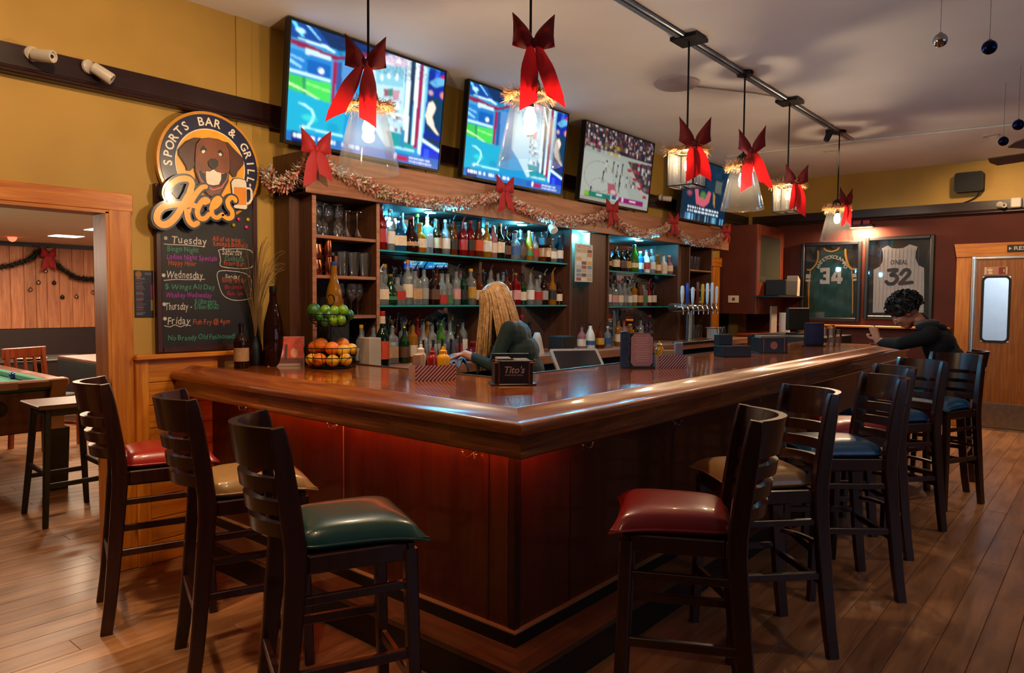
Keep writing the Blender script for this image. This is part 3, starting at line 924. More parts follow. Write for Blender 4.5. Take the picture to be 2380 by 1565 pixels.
# counter under the bottles
bc = empty('back_counter', (0, 0, 0), 0, 'long wooden back counter under the bottle shelves', 'counter')
x = 2.712
for x2 in (4.05, 5.6, 7.1, 8.4):
    MB().bbox(x + .0008, 3.35, .93, x2 - .0008, CB + .015, .999, .004).build('counter_top', M_CAB_X, bc)
    x = x2
for k in range(9):
    a = 2.715 + k * .625
    MB().bbox(a + .002, 3.40, .10, a + .623, 3.42, .925, .003).build('cupboard_front', M_BLACK, bc)
MB().box(2.72, 3.42, 0, 8.35, CB, .93).build('carcass', M_BLACKM, bc, smooth=0)

# ---------------------------------------------------------------- bar stools
M_STOOLZ = wood('stool_walnut', '#1c0a07', '#38150d', 'Z', rough=.28, coat=.35, bump=.03, rand=.08, stretch=16)
VIN = {'red': plain('vinyl_red', (.26, .012, .010), .32, coat=.3, var=.06, scale=40, bump=.05),
       'tan': plain('vinyl_tan', (.30, .165, .06), .34, coat=.3, var=.06, scale=40, bump=.05),
       'green': plain('vinyl_green', (.008, .055, .045), .32, coat=.3, var=.06, scale=40, bump=.05),
       'blue': plain('vinyl_blue', (.008, .062, .145), .32, coat=.3, var=.06, scale=40, bump=.05)}
def seat_mesh(s=.194, h=.056):
    N_ = 20
    vs, fs = [], []
    def P(i, j, top):
        u, v = -1 + 2 * i / N_, -1 + 2 * j / N_
        fr = max(0.0, v)                                   # only the front corners are drawn out to points
        wd = 1 - .17 * (1 - v) / 2
        if v < -.6: wd -= .10 * ((-.6 - v) / .4) ** 2
        x = u * s * wd * (1 - .05 * (1 - v * v) * abs(u) ** 2 + .07 * fr ** 3 * abs(u) ** 3)
        y = v * s * (1 - .06 * (1 - u * u) * abs(v) ** 2 * (1 if v > 0 else 0) + .06 * fr ** 3 * abs(u) ** 3) * (1 if v > 0 else .90)
        e = max(0, (1 - abs(u) ** 4) * (1 - abs(v) ** 4)) ** .36
        z = .026 + h * e - .012 * fr ** 3 * abs(u) ** 3 if top else .020 - .020 * e ** .6
        return (x, y, z)
    for t in (1, 0):
        for i in range(N_ + 1):
            for j in range(N_ + 1):
                vs.append(P(i, j, t))
    n1 = N_ + 1
    idx = lambda t, i, j: t * n1 * n1 + i * n1 + j
    for i in range(N_):
        for j in range(N_):
            fs.append((idx(0, i, j), idx(0, i + 1, j), idx(0, i + 1, j + 1), idx(0, i, j + 1)))
            fs.append((idx(1, i, j), idx(1, i, j + 1), idx(1, i + 1, j + 1), idx(1, i + 1, j)))
    for k in range(N_):
        for a, b in (((k, 0), (k + 1, 0)), ((k + 1, N_), (k, N_)), ((0, k + 1), (0, k)), ((N_, k), (N_, k + 1))):
            fs.append((idx(0, *a), idx(1, *a), idx(1, *b), idx(0, *b)))
    mb = MB().add(vs, fs)
    # piping round the lower edge
    per = []
    for k in range(N_): per.append(P(k, 0, 1))
    for k in range(N_): per.append(P(N_, k, 1))
    for k in range(N_): per.append(P(N_ - k, N_, 1))
    for k in range(N_): per.append(P(0, N_ - k, 1))
    mb.tube([(p[0], p[1], p[2] - .004) for p in per], .0045, 6, closed=True)
    return mb
SEAT = seat_mesh()
def post_y(z):   # rake of the rear post
    if z < .66:
        return -.228 + .066 * (z / .66) ** .8
    return -.162 - .050 * ((z - .66) / .40) ** 1.2
def make_stool(colour, ring_rest):
    st = empty('bar_stool', (0, 0, 0))
    parts = st
    SEAT.build('seat', VIN[colour], st, smooth=60, loc=(0, .022, .676))
    fr = MB().bbox(-.185, -.155, .625, .185, -.13, .68, .004).bbox(-.182, .166, .625, .182, .19, .68, .004).bbox(-.182, -.13, .625, -.158, .166, .68, .004).bbox(.158, -.13, .625, .182, .166, .68, .004)
    fr.box(-.158, -.13, .655, .158, .166, .672)
    fr.build('seat_frame', M_STOOLZ, st)
    for s in (-1, 1):
        MB().beam([(s * .188, .196, 0), (s * .180, .184, .34), (s * .172, .176, .66)], [.036, .04, .04], [.036, .04, .042]).build('leg', M_STOOLZ, st)
        pts = [(s * (.197 - .02 * min(1, z / .66)), post_y(z), z) for z in (0, .12, .25, .4, .52, .62, .7, .8, .9, .98, 1.03, 1.058)]
        MB().beam(pts, [.034, .035, .037, .038, .038, .038, .038, .037, .035, .034, .033, .030], [.046, .049, .052, .055, .058, .060, .061, .060, .056, .052, .046, .036]).build('leg', M_STOOLZ, st)
    def curved(z0, z1, bulge, th, nm):
        n_ = 14
        vs, fs = [], []
        for k in range(n_ + 1):
            t = -1 + 2 * k / n_
            x_ = t * .178
            b = bulge * (1 - t * t)
            for z, in ((z0,), (z1,)):
                yy = post_y(z) - b
                vs += [(x_, yy - th / 2, z), (x_, yy + th / 2, z)]
        for k in range(n_):
            a = k * 4; c = a + 4
            fs += [(a, c, c + 2, a + 2), (a + 1, a + 3, c + 3, c + 1), (a + 2, c + 2, c + 3, a + 3), (a, a + 1, c + 1, c)]
        fs += [(0, 2, 3, 1), (n_ * 4, n_ * 4 + 1, n_ * 4 + 3, n_ * 4 + 2)]
        MB().add(vs, fs).build(nm, M_STOOLZ, st, smooth=50)
    curved(.938, 1.056, .102, .026, 'top_rail')
    curved(.870, .912, .098, .028, 'back_slat')
    curved(.802, .844, .092, .028, 'back_slat')
    curved(.736, .778, .086, .028, 'back_slat')
    for s in (-1, 1):
        MB().beam([(s * .186, -.19, .335), (s * .180, .184, .335)], .02, .03).build('stretcher', M_STOOLZ, st)
        MB().beam([(s * .18, -.17, .55), (s * .175, .178, .55)], .018, .026).build('stretcher', M_STOOLZ, st)
    MB().beam([(-.185, -.205, .29), (.185, -.205, .29)], .02, .03, side=(0, 1, 0)).build('stretcher', M_STOOLZ, st)
    MB().beam([(-.182, .188, .24), (.182, .188, .24)], .022, .034, side=(0, 1, 0)).build('footrest', M_STOOLZ, st)
    MB().box(-.168, .181, .2575, .168, .195, .2595).build('footrest_lit_strip', plain('footrest_gold_light', '#a8752c', .4, .4), st, smooth=0)  # gold light on the footrest, put in as a coloured strip
    if ring_rest:
        MB().tube(catmull([(-.178, -.19, .40), (-.12, -.245, .40), (0, -.268, .40), (.12, -.245, .40), (.178, -.19, .40)], 6), .011, 8).build('rear_hoop', M_STOOLZ, st)
        MB().lathe([(.15, .612), (.155, .618), (.155, .631), (.15, .632)], 24).build('swivel_plate', M_DKMETAL, st)
    return st
proto = {}
STOOLS = [  # colour, hoop, x, y, facing degrees, label
    ('red', 0, 1.455, 3.33, -18, 'dark bar stool with red seat standing nearest the pine wainscot'),
    ('tan', 0, 1.475, 2.604, -20, 'dark bar stool with tan seat on the short arm of the bar'),
    ('green', 0, 1.375, 1.865, -24, 'dark bar stool with dark green seat, the only green one'),
    ('red', 0, 2.205, 1.100, 118, 'dark bar stool with red seat, first along the long front of the bar'),
    ('tan', 1, 2.947, 1.121, 138, 'dark bar stool with tan seat on the long front of the bar'),
    ('blue', 1, 3.774, 1.041, 130, 'dark bar stool with blue seat, directly after the tan one on the long front'),
    ('red', 1, 4.424, 1.135, 130, 'dark bar stool with red seat between two blue ones on the long front'),
    ('blue', 1, 5.062, 1.08, 143, 'dark bar stool with blue seat, directly after the far red one'),
    ('blue', 1, 5.883, .963, 158, 'dark bar stool with blue seat right before the seated man'),
    ('blue', 1, 6.52, 1.06, 92, 'dark bar stool the man in black is sitting on'),
]
for c, hoop, x, y, a, lab in STOOLS:
    k = (c, hoop)
    if k not in proto:
        st = proto[k] = make_stool(c, hoop)
    else:
        st = copy_tree(proto[k])
    st.location = (x, y, 0); st.rotation_euler = (0, 0, math.radians(a - 90))
    tag(st, lab, 'stool', 'ladder-back stools around the bar')
# outlines measured on the sign, the menu board and the two jerseys, in metres on their own wall plane
D = {'aces_drop': None,
 'beer': [(2.122, 2.047), (2.196, 2.052), (2.197, 1.954), (2.146, 1.949), (2.143, 1.971), (2.122, 1.989)],
 'board': [(1.708, 1.733), (2.285, 1.91), (2.294, 1.128), (1.707, 1.13), (1.742, 1.755), (1.737, 1.159), (2.261, 1.152)],
 'bullets': [(1.76, 1.738), (1.746, 1.54), (1.747, 1.386), (1.749, 1.309)],
 'chalk': [('Tuesday', 'w', (1.788, 1.714), 0.202), ('All of us wing', 'o', (2.018, 1.742), 0.18), ('Boneless & Battered it', 'o', (2.023, 1.713), 0.215), ('Bingo Night', 'g', (1.765, 1.67), 0.179),
           ('Ladies Night Specials', 'p', (1.762, 1.629), 0.29), ('Happy Hour', 'o', (1.771, 1.596), 0.156), ('Saturday', 'w', (2.074, 1.666), 0.125), ('Cocktails', 'g', (2.088, 1.633), 0.12),
           ('from Bar', 'o', (2.084, 1.606), 0.126), ('Wednesday', 'w', (1.758, 1.527), 0.205), ('$ Wings All Day', 'g', (1.752, 1.468), 0.292), ('Whiskey Wednesday', 'p', (1.754, 1.423), 0.259),
           ('Sunday', 'w', (2.089, 1.535), 0.094), ('Bloody Mary Bar', 'o', (2.072, 1.512), 0.149), ('Brunch', 'r', (2.085, 1.474), 0.115), ('10am - 1pm', 'r', (2.096, 1.439), 0.109),
           ('Thursday -', 'w', (1.75, 1.356), 0.147), ('$1 Burgers', 'g', (1.911, 1.389), 0.129), ('$1 Beer BOGO', 'g', (1.91, 1.359), 0.146), ('Friday', 'w', (1.759, 1.278), 0.127),
           ('Fish Fry @ 4pm', 'o', (1.899, 1.275), 0.229), ('No Brandy Old Fashioned!', 'g', (1.762, 1.191), 0.396)],
 'chalk_lines': [('w', [(1.751, 1.706), (1.788, 1.705), (1.869, 1.708), (1.974, 1.705)]), ('w', [(1.748, 1.513), (1.815, 1.52), (1.876, 1.52), (1.971, 1.525)]),
                 ('w', [(1.746, 1.271), (1.776, 1.265), (1.801, 1.275), (1.831, 1.264), (1.862, 1.274), (1.888, 1.268)]),
                 ('w',
                  [(2.042, 1.544), (2.056, 1.573), (2.132, 1.576), (2.213, 1.565), (2.248, 1.537), (2.253, 1.493), (2.244, 1.444), (2.246, 1.422), (2.182, 1.409), (2.124, 1.413), (2.079, 1.437), (2.058, 1.479),
                   (2.042, 1.544)]),
                 ('w', [(2.058, 1.679), (2.069, 1.695), (2.25, 1.7), (2.254, 1.602), (2.076, 1.598), (2.065, 1.637), (2.058, 1.679)])],
 'dots': [((2.174, 1.874), 'p'), ((2.232, 1.877), 'y'), ((2.143, 1.838), 'y'), ((2.222, 1.832), 'p')],
 'earL': [(1.933, 2.284), (1.899, 2.279), (1.855, 2.252), (1.816, 2.204), (1.818, 2.179), (1.853, 2.128), (1.857, 2.107), (1.877, 2.11), (1.896, 2.134), (1.904, 2.173), (1.905, 2.23)],
 'earR': [(2.059, 2.287), (2.095, 2.286), (2.136, 2.248), (2.179, 2.215), (2.181, 2.185), (2.146, 2.141), (2.137, 2.112), (2.119, 2.107), (2.103, 2.125), (2.099, 2.193), (2.097, 2.247)],
 'eyeL': [(1.929, 2.225), (1.947, 2.251), (1.967, 2.231), (1.959, 2.21), (1.941, 2.203)],
 'eyeR': [(2.027, 2.231), (2.045, 2.243), (2.063, 2.222), (2.057, 2.206), (2.039, 2.206)],
 'foam': [(2.109, 2.074), (2.124, 2.092), (2.156, 2.098), (2.189, 2.093), (2.198, 2.073), (2.196, 2.052), (2.123, 2.048), (2.112, 2.052)],
 'handle': [(2.201, 2.05), (2.223, 2.051), (2.232, 2.037), (2.232, 1.991), (2.219, 1.969), (2.203, 1.963)],
 'head': [(1.905, 2.211), (1.91, 2.25), (1.933, 2.28), (1.982, 2.293), (2.033, 2.295), (2.074, 2.285), (2.094, 2.251), (2.098, 2.203), (2.098, 2.144), (2.082, 2.092), (2.06, 2.041), (2.029, 1.988), (2.001, 1.978),
          (1.973, 1.987), (1.948, 2.013), (1.924, 2.053), (1.903, 2.107), (1.902, 2.163)],
 'j32': {'body': [(2.241, 2.084), (2.172, 2.119), (2.124, 2.083), (2.064, 2.077), (2.006, 2.08), (1.967, 2.101), (1.936, 2.122), (1.851, 2.089), (1.868, 2.026), (1.87, 1.961), (1.838, 1.874), (1.774, 1.837),
                  (1.767, 1.616), (1.763, 1.309), (2.317, 1.3), (2.319, 1.62), (2.322, 1.828), (2.258, 1.863), (2.226, 1.921), (2.221, 1.987), (2.226, 2.039)],
         'name': [(2.138, 1.886), (1.951, 1.881)],
         'num': [(2.181, 1.641), (1.898, 1.639), (2.187, 1.832)]},
 'j34': {'armL': [(2.986, 2.083), (2.984, 2.013), (2.997, 1.936), (3.037, 1.875), (3.074, 1.844), (3.112, 1.845)],
         'armR': [(2.656, 2.089), (2.651, 2.017), (2.63, 1.933), (2.604, 1.872), (2.567, 1.841), (2.525, 1.844)],
         'bandL': [[(3.13, 1.787), (3.069, 1.785), (3.071, 1.735), (3.132, 1.736)], [(3.132, 1.716), (3.071, 1.715), (3.071, 1.692), (3.135, 1.692)]],
         'bandR': [[(2.569, 1.78), (2.52, 1.783), (2.515, 1.738), (2.564, 1.735)], [(2.56, 1.716), (2.514, 1.723), (2.514, 1.697), (2.557, 1.69)]],
         'body': [(2.974, 2.067), (2.919, 2.1), (2.893, 2.072), (2.826, 2.05), (2.753, 2.066), (2.729, 2.1), (2.667, 2.078), (2.653, 1.987), (2.626, 1.895), (2.585, 1.826), (2.557, 1.621), (2.543, 1.243), (3.084, 1.232),
                  (3.085, 1.547), (3.065, 1.781), (3.055, 1.828), (3.0, 1.905), (2.976, 1.997)],
         'name': [(2.958, 1.888), (2.81, 2.015), (2.665, 1.892)],
         'neck': [(2.912, 2.115), (2.886, 2.087), (2.819, 2.07), (2.754, 2.089), (2.733, 2.113)],
         'num': [(2.952, 1.659), (2.677, 1.66), (2.958, 1.865)],
         'sideL': [(3.077, 1.829), (3.084, 1.703), (3.087, 1.547), (3.084, 1.295)],
         'sideR': [(2.574, 1.818), (2.56, 1.697), (2.553, 1.546), (2.548, 1.288)]},
 'lip': [(1.918, 2.104), (1.93, 2.068), (1.959, 2.033), (2.001, 2.016), (2.05, 2.037), (2.079, 2.082), (2.085, 2.115)],
 'mouth': [(1.918, 2.104), (1.93, 2.072), (1.959, 2.043), (1.999, 2.028), (2.045, 2.044), (2.076, 2.082), (2.085, 2.115), (2.077, 2.121), (2.046, 2.102), (2.003, 2.121), (1.96, 2.091), (1.93, 2.111)],
 'mug': [(2.108, 2.071), (2.124, 2.093), (2.156, 2.098), (2.191, 2.094), (2.199, 2.078), (2.2, 1.957), (2.202, 1.937), (2.191, 1.929), (2.127, 1.93), (2.119, 1.939), (2.141, 1.961), (2.128, 1.984), (2.117, 1.993)],
 'neck': [(1.901, 2.125), (2.098, 2.129), (2.095, 2.074), (2.049, 1.99), (2.0, 1.973), (1.963, 1.981), (1.909, 2.036)],
 'nose': [(1.971, 2.164), (1.988, 2.184), (2.011, 2.187), (2.029, 2.178), (2.028, 2.153), (2.013, 2.134), (2.003, 2.128), (1.99, 2.131), (1.975, 2.143)],
 'pupL': [(1.937, 2.231), (1.95, 2.249), (1.959, 2.232), (1.947, 2.218)],
 'pupR': [(2.035, 2.232), (2.045, 2.241), (2.057, 2.226), (2.045, 2.216)],
 'ring_in': [(1.8, 2.153), (1.836, 2.256), (1.904, 2.313), (1.968, 2.34), (2.054, 2.339), (2.132, 2.302), (2.174, 2.234), (2.192, 2.157)],
 'ring_pts': [(1.714, 2.144), (1.748, 2.264), (1.838, 2.363), (1.955, 2.419), (2.06, 2.421), (2.159, 2.381), (2.229, 2.303), (2.269, 2.198), (2.265, 2.096)],
 'spade': (2.23, 2.072),
 'strokes': [([(1.906, 1.826), (1.882, 1.815), (1.858, 1.836), (1.849, 1.878), (1.85, 1.925), (1.863, 1.983), (1.878, 2.032), (1.864, 2.054), (1.833, 2.055), (1.795, 2.041), (1.757, 2.003), (1.743, 1.965),
               (1.754, 1.934)],
              0.031),
             ([(1.875, 1.999), (1.85, 1.958), (1.821, 1.904), (1.792, 1.854), (1.754, 1.813), (1.717, 1.801), (1.691, 1.822), (1.696, 1.863), (1.723, 1.894), (1.765, 1.909), (1.812, 1.917), (1.869, 1.92),
               (1.898, 1.916)],
              0.034),
             ([(1.956, 2.028), (1.929, 2.017), (1.894, 1.973), (1.869, 1.923), (1.859, 1.884)], 0.026),
             ([(1.947, 1.94), (1.967, 1.952), (1.948, 1.957), (1.923, 1.933), (1.905, 1.888), (1.916, 1.856), (1.946, 1.854), (1.971, 1.88)], 0.028),
             ([(1.982, 1.91), (2.012, 1.928), (2.036, 1.96), (2.026, 1.973), (2.003, 1.956), (1.987, 1.916), (1.991, 1.877), (2.017, 1.865), (2.048, 1.887)], 0.026),
             ([(2.127, 1.97), (2.122, 1.981), (2.099, 1.984), (2.08, 1.959), (2.087, 1.931), (2.105, 1.908), (2.105, 1.878), (2.079, 1.866), (2.053, 1.878)], 0.026)],
 'tooth': [(1.959, 2.112), (1.98, 2.113), (2.003, 2.128), (2.02, 2.117), (2.046, 2.114), (2.045, 2.078), (2.032, 2.049), (1.999, 2.04), (1.964, 2.043), (1.958, 2.076)],
 'whL': [(1.937, 2.219), (1.952, 2.226), (1.959, 2.217), (1.946, 2.205), (1.939, 2.207)],
 'whR': [(2.033, 2.219), (2.045, 2.225), (2.055, 2.216), (2.047, 2.207), (2.038, 2.208)]}
# patches of the studio picture on the two blue screens, in screen coordinates
TVP = [('p','#081a48',0.95,[(-0.0,-0.0),(0.573,-0.003),(0.427,0.077),(0.273,0.133),(0.199,0.12),(0.093,0.114),(0.003,0.144)]),('e','#0c2c70',0.8,[(0.346,0.021),(0.474,0.038)]),('p','#0f3f8c',0.9,[(-0.0,-0.0),(0.139,-0.003),(0.229,0.122),(0.003,0.128)]),('p','#5fd0f0',0.9,[(0.003,0.006),(0.023,0.006),(0.083,0.114),(0.063,0.114)]),('p','#8fe8ff',0.9,[(0.084,0.003),(0.096,0.002),(0.17,0.092),(0.159,0.092)]),('e','#b8f4ff',0.9,[(0.034,0.051),(0.076,0.081)]),('p','#7a1c40',1,[(0.002,0.15),(0.095,0.155),(0.216,0.182),(0.275,0.181),(0.427,0.077),(0.581,-0.007),(0.574,0.025),(0.42,0.125),(0.261,0.22),(0.152,0.212),(0.003,0.195)]),('p','#c8e8f4',0.9,[(0.043,0.131),(0.129,0.128),(0.199,0.12),(0.259,0.151),(0.252,0.165),(0.193,0.144),(0.122,0.147)]),('p','#3a90c8',0.9,[(0.003,0.205),(0.13,0.201),(0.231,0.212),(0.247,0.232),(0.232,0.239),(0.131,0.222),(0.003,0.23)]),('p','#1f70b4',1,[(0.002,0.231),(0.232,0.239),(0.237,0.4),(0.003,0.415)]),('p','#78b8dc',0.9,[(0.003,0.276),(0.084,0.296),(0.082,0.318),(0.004,0.292)]),('p','#8ac8e4',0.9,[(0.003,0.313),(0.076,0.362),(0.066,0.372),(0.002,0.344)]),('p','#c0dcea',0.85,[(0.085,0.196),(0.231,0.202),(0.232,0.239),(0.086,0.242)]),('p','#0c55a0',1,[(0.098,0.284),(0.23,0.283),(0.233,0.401),(0.101,0.404)]),('e','#e8f0f8',1,[(0.166,0.328),(0.191,0.367)]),('e','#5090c8',0.6,[(0.166,0.328),(0.177,0.35)]),('p','#b8dcec',0.9,[(0.003,0.395),(0.101,0.394),(0.237,0.398),(0.237,0.421),(0.003,0.42)]),('p','#38b048',1,[(0.002,0.436),(0.092,0.44),(0.096,0.597),(0.002,0.566)]),('p','#2a7a50',0.8,[(0.078,0.435),(0.098,0.437),(0.103,0.605),(0.082,0.602)]),('p','#40c050',1,[(0.098,0.442),(0.238,0.432),(0.243,0.606),(0.177,0.603),(0.099,0.595)]),('p','#c8f0b0',0.8,[(0.002,0.509),(0.094,0.544),(0.18,0.591),(0.177,0.606),(0.095,0.56),(0.002,0.529)]),('p','#a8e898',0.6,[(0.103,0.477),(0.24,0.497),(0.24,0.513),(0.103,0.49)]),('p','#1c98b8',1,[(0.002,0.566),(0.243,0.606),(0.333,0.583),(0.327,0.879),(0.001,0.91)]),('e','#38c8c0',0.7,[(0.089,0.748),(0.168,0.797)]),('e','#0c80a8',0.6,[(0.233,0.775),(0.296,0.866)]),('p','#b0f0f0',0.9,[(0.059,0.663),(0.104,0.663),(0.144,0.696),(0.158,0.746),(0.143,0.81),(0.12,0.861),(0.106,0.86),(0.136,0.796),(0.145,0.75),(0.133,0.706),(0.098,0.681)]),('e','#e0ffff',1,[(0.083,0.849),(0.1,0.873)]),('e','#2090b8',0.9,[(0.083,0.849),(0.09,0.86)]),('p','#b8ecf4',0.8,[(0.102,0.851),(0.326,0.856),(0.327,0.873),(0.102,0.867)]),('p','#8c1c48',1,[(0.243,0.234),(0.269,0.228),(0.265,0.592),(0.243,0.604)]),('p','#2a4c88',1,[(0.269,0.228),(0.299,0.22),(0.303,0.595),(0.273,0.6)]),('p','#4a80b8',1,[(0.299,0.22),(0.429,0.16),(0.365,0.617),(0.303,0.595)]),('p','#a8c8d4',1,[(0.428,0.127),(0.705,0.024),(0.721,0.832),(0.606,0.878),(0.497,0.686),(0.428,0.594)]),('p','#d0b8c8',0.9,[(0.508,0.079),(0.641,-0.018),(0.723,0.004),(0.717,0.09),(0.56,0.124)]),('e','#f0e8f0',0.9,[(0.643,0.028),(0.68,0.059)]),('e','#e8f0f4',0.9,[(0.576,0.094),(0.603,0.106)]),('p','#7ab4c4',1,[(0.502,0.139),(0.699,0.086),(0.698,0.279),(0.517,0.317)]),('e','#f4ffff',1,[(0.546,0.224),(0.554,0.267)]),('e','#f4ffff',1,[(0.591,0.187),(0.601,0.23)]),('e','#f4ffff',1,[(0.644,0.164),(0.655,0.225)]),('p','#8a2038',0.9,[(0.569,0.343),(0.594,0.333),(0.597,0.403),(0.571,0.413)]),('p','#1c6a58',0.9,[(0.594,0.333),(0.628,0.313),(0.631,0.389),(0.597,0.403)]),('p','#b06878',0.8,[(0.629,0.331),(0.677,0.312),(0.672,0.41),(0.633,0.425)]),('n','#e8f4f4 #c0a8b0 #3a6a78 #90c0cc #f4f8f8 #6a3040',0.85,[(0.606,0.411),(0.716,0.711)]),('p','#1a8890',1,[(0.601,0.723),(0.791,0.725),(0.798,0.885),(0.641,0.868)]),('p','#b8e8f0',0.6,[(0.65,0.853),(0.805,0.845),(0.807,0.87),(0.651,0.877)]),('p','#c8d8d8',1,[(0.714,0.008),(0.745,-0.001),(0.756,0.785),(0.719,0.796)]),('p','#1a3048',1,[(0.745,-0.001),(0.778,-0.003),(0.775,0.804),(0.756,0.797)]),('p','#2878a0',1,[(0.705,0.677),(0.733,0.681),(0.731,0.854),(0.703,0.85)]),('p','#d8e8ec',1,[(0.778,-0.003),(0.806,-0.01),(0.813,0.806),(0.785,0.801)]),('p','#8c1c48',1,[(0.811,0.0),(0.839,-0.0),(0.828,0.826),(0.8,0.834)]),('p','#b8d4e0',1,[(0.839,0.006),(0.869,0.011),(0.865,0.88),(0.831,0.876)]),('p','#60b0c8',1,[(0.859,0.009),(0.878,0.013),(0.874,0.877),(0.855,0.882)]),('p','#0c2488',1,[(0.878,0.007),(1.002,0.003),(1.031,0.795),(0.867,0.714)]),('p','#3060d8',0.8,[(0.932,0.008),(0.962,0.014),(0.949,0.152),(0.919,0.152)]),('p','#58a0c8',1,[(0.88,0.155),(0.945,0.078),(1.006,0.078),(1.003,0.13),(0.931,0.185)]),('p','#b02048',0.9,[(0.964,0.051),(1.004,0.04),(1.004,0.079),(0.965,0.076)]),('e','#c87868',1,[(0.977,0.211),(1.021,0.271)]),('e','#c8a090',0.8,[(0.888,0.227),(0.915,0.267)]),('p','#0c3450',1,[(0.891,0.289),(0.965,0.273),(1.007,0.308),(0.994,0.662),(0.892,0.63),(0.877,0.52)]),('p','#d8c8b8',1,[(0.889,0.352),(0.922,0.321),(0.95,0.381),(0.925,0.479),(0.949,0.573),(0.993,0.649),(0.962,0.639),(0.889,0.555),(0.871,0.485)]),('p','#182c48',1,[(0.895,0.68),(1.017,0.72),(1.01,0.787),(0.897,0.73)]),('p','#d8e4e8',0.9,[(0.862,0.715),(1.011,0.8),(1.01,0.827),(0.863,0.746)]),('p','#0a28b0',1,[(0.859,0.754),(1.01,0.827),(1.003,0.947),(0.856,0.907)]),('p','#2858e0',0.6,[(0.881,0.811),(0.92,0.813),(0.915,0.905),(0.88,0.901)]),('p','#2060a4',1,[(-0.002,0.916),(0.344,0.914),(0.679,0.906),(1.005,0.9),(1.0,1.0),(0.0,1.0)]),('p','#0c1c60',1,[(0.035,0.91),(0.127,0.913),(0.125,1.006),(0.035,1.0)]),('p','#1c4ca0',0.8,[(0.608,0.914),(1.006,0.907),(1.002,0.993),(0.611,0.986)]),('p','#9c1440',1,[(0.684,0.929),(0.767,0.931),(0.764,0.976),(0.686,0.972)]),('p','#f0f4ff',0.9,[(0.666,0.916),(0.681,0.918),(0.68,0.973),(0.665,0.969)])]
# ---------------------------------------------------------------- round sign with the dog, and the chalk menu board under it
fnB = lambda u, v, d: (u, YW - d, v)          # on the back wall, d = distance off the wall
fnF = lambda u, v, d: (XW - d, u, v)          # on the far wall (u is world Y)
def flat(o, fn, dd0, dd1, P, m, name, parent, smooth=0):
    return MB().prism(P, fn, dd0, dd1).build(name, m, parent, smooth=smooth)
M_NAVY = plain('sign_navy', '#12143a', .35, coat=.5)
M_GOLD = plain('sign_gold', '#f0a81c', .35, coat=.5)
M_GOLDD = plain('sign_gold_edge', '#c98a1c', .35, coat=.4)
M_CREAM = plain('sign_cream', '#e8dfcc', .35, coat=.4)
M_DOG = plain('sign_dog_brown', '#7a3d12', .4, var=.2, scale=14)
M_DOGD = plain('sign_dog_dark', '#4d230c', .4, var=.2, scale=14)
M_DKB = plain('sign_dark_brown', '#1c0d08', .4)
M_SRED = plain('sign_red', '#a51018', .35)
M_BEER = plain('sign_beer', '#e08a10', .35)
sg = empty('round_sign', (2.0, YW, 2.15), 0, 'round bar sign with brown dog face and gold script above the chalk menu', 'sign')
def sub(mb, name, m, smooth=0):
    o = mb.build(name, m, sg, smooth=smooth)
    o.location = (-2.0, -YW, -2.15)
    return o
SC, SR = (1.999, 2.148), .277
circ = lambda r, n=56, a0=0, a1=2 * PI: [(SC[0] + r * math.cos(a0 + (a1 - a0) * k / n), SC[1] + r * math.sin(a0 + (a1 - a0) * k / n)) for k in range(n)]
sub(MB().prism(circ(SR + .016), fnB, .034, .062), 'gold_plate', M_GOLDD)
sub(MB().prism(circ(SR), fnB, .062, .066), 'navy_ring', M_NAVY)
sub(MB().prism(circ(.200), fnB, .066, .068), 'cream_rim', M_CREAM)
sub(MB().prism(circ(.194), fnB, .068, .070), 'gold_disc', M_GOLD)
word = 'SPORTS BAR & GRILL'
for i, ch in enumerate(word):
    if ch != ' ':
        mb = MB(); a = math.radians(190 - 207 * (i + .5) / len(word))
        put_text(mb, ch, fnB, .064, (SC[0] + .2165 * math.cos(a), SC[1] + .2165 * math.sin(a)), .0012, 0, None, .0665, 0, 'c', a - PI / 2)
        sub(mb, 'ring_letter', M_CREAM)
sp = D['spade']
sub(MB().prism([(sp[0], sp[1] + .011), (sp[0] + .008, sp[1] - .002), (sp[0] + .002, sp[1] - .003), (sp[0] + .004, sp[1] - .010), (sp[0] - .004, sp[1] - .010), (sp[0] - .002, sp[1] - .003), (sp[0] - .008, sp[1] - .002)], fnB, .066, .0675), 'spade', M_CREAM)
def grow(P, k):
    cx = sum(p[0] for p in P) / len(P); cz = sum(p[1] for p in P) / len(P)
    out = []
    for x, z in P:
        d_ = math.hypot(x - cx, z - cz) or 1
        out.append((cx + (x - cx) * (1 + k / d_), cz + (z - cz) * (1 + k / d_)))
    return out
dd = .071
sub(MB().prism(D['neck'], fnB, dd - .001, dd + .003), 'dog_neck', M_DOGD)
for nm in ('earL', 'earR'):
    sub(MB().prism(grow(D[nm], .005), fnB, dd, dd + .006), 'ear_outline', M_DKB)
    sub(MB().prism(D[nm], fnB, dd + .006, dd + .008), 'dog_ear', M_DOGD)
sub(MB().prism(grow(D['head'], .004), fnB, dd, dd + .008), 'head_outline', M_DKB)
sub(MB().prism(D['head'], fnB, dd + .008, dd + .011), 'dog_head', M_DOG)
sub(MB().prism(grow(D['lip'], .002), fnB, dd + .011, dd + .012), 'lip', M_CREAM)
sub(MB().prism(D['lip'], fnB, dd + .012, dd + .0125), 'mouth', M_SRED)
sub(MB().prism(D['mouth'], fnB, dd + .0125, dd + .013), 'tongue', M_DKB)
sub(MB().prism(grow(D['tooth'], .003), fnB, dd + .013, dd + .0134), 'ball_outline', M_DKB)
sub(MB().prism(D['tooth'], fnB, dd + .0134, dd + .014), 'white_ball', M_CREAM)
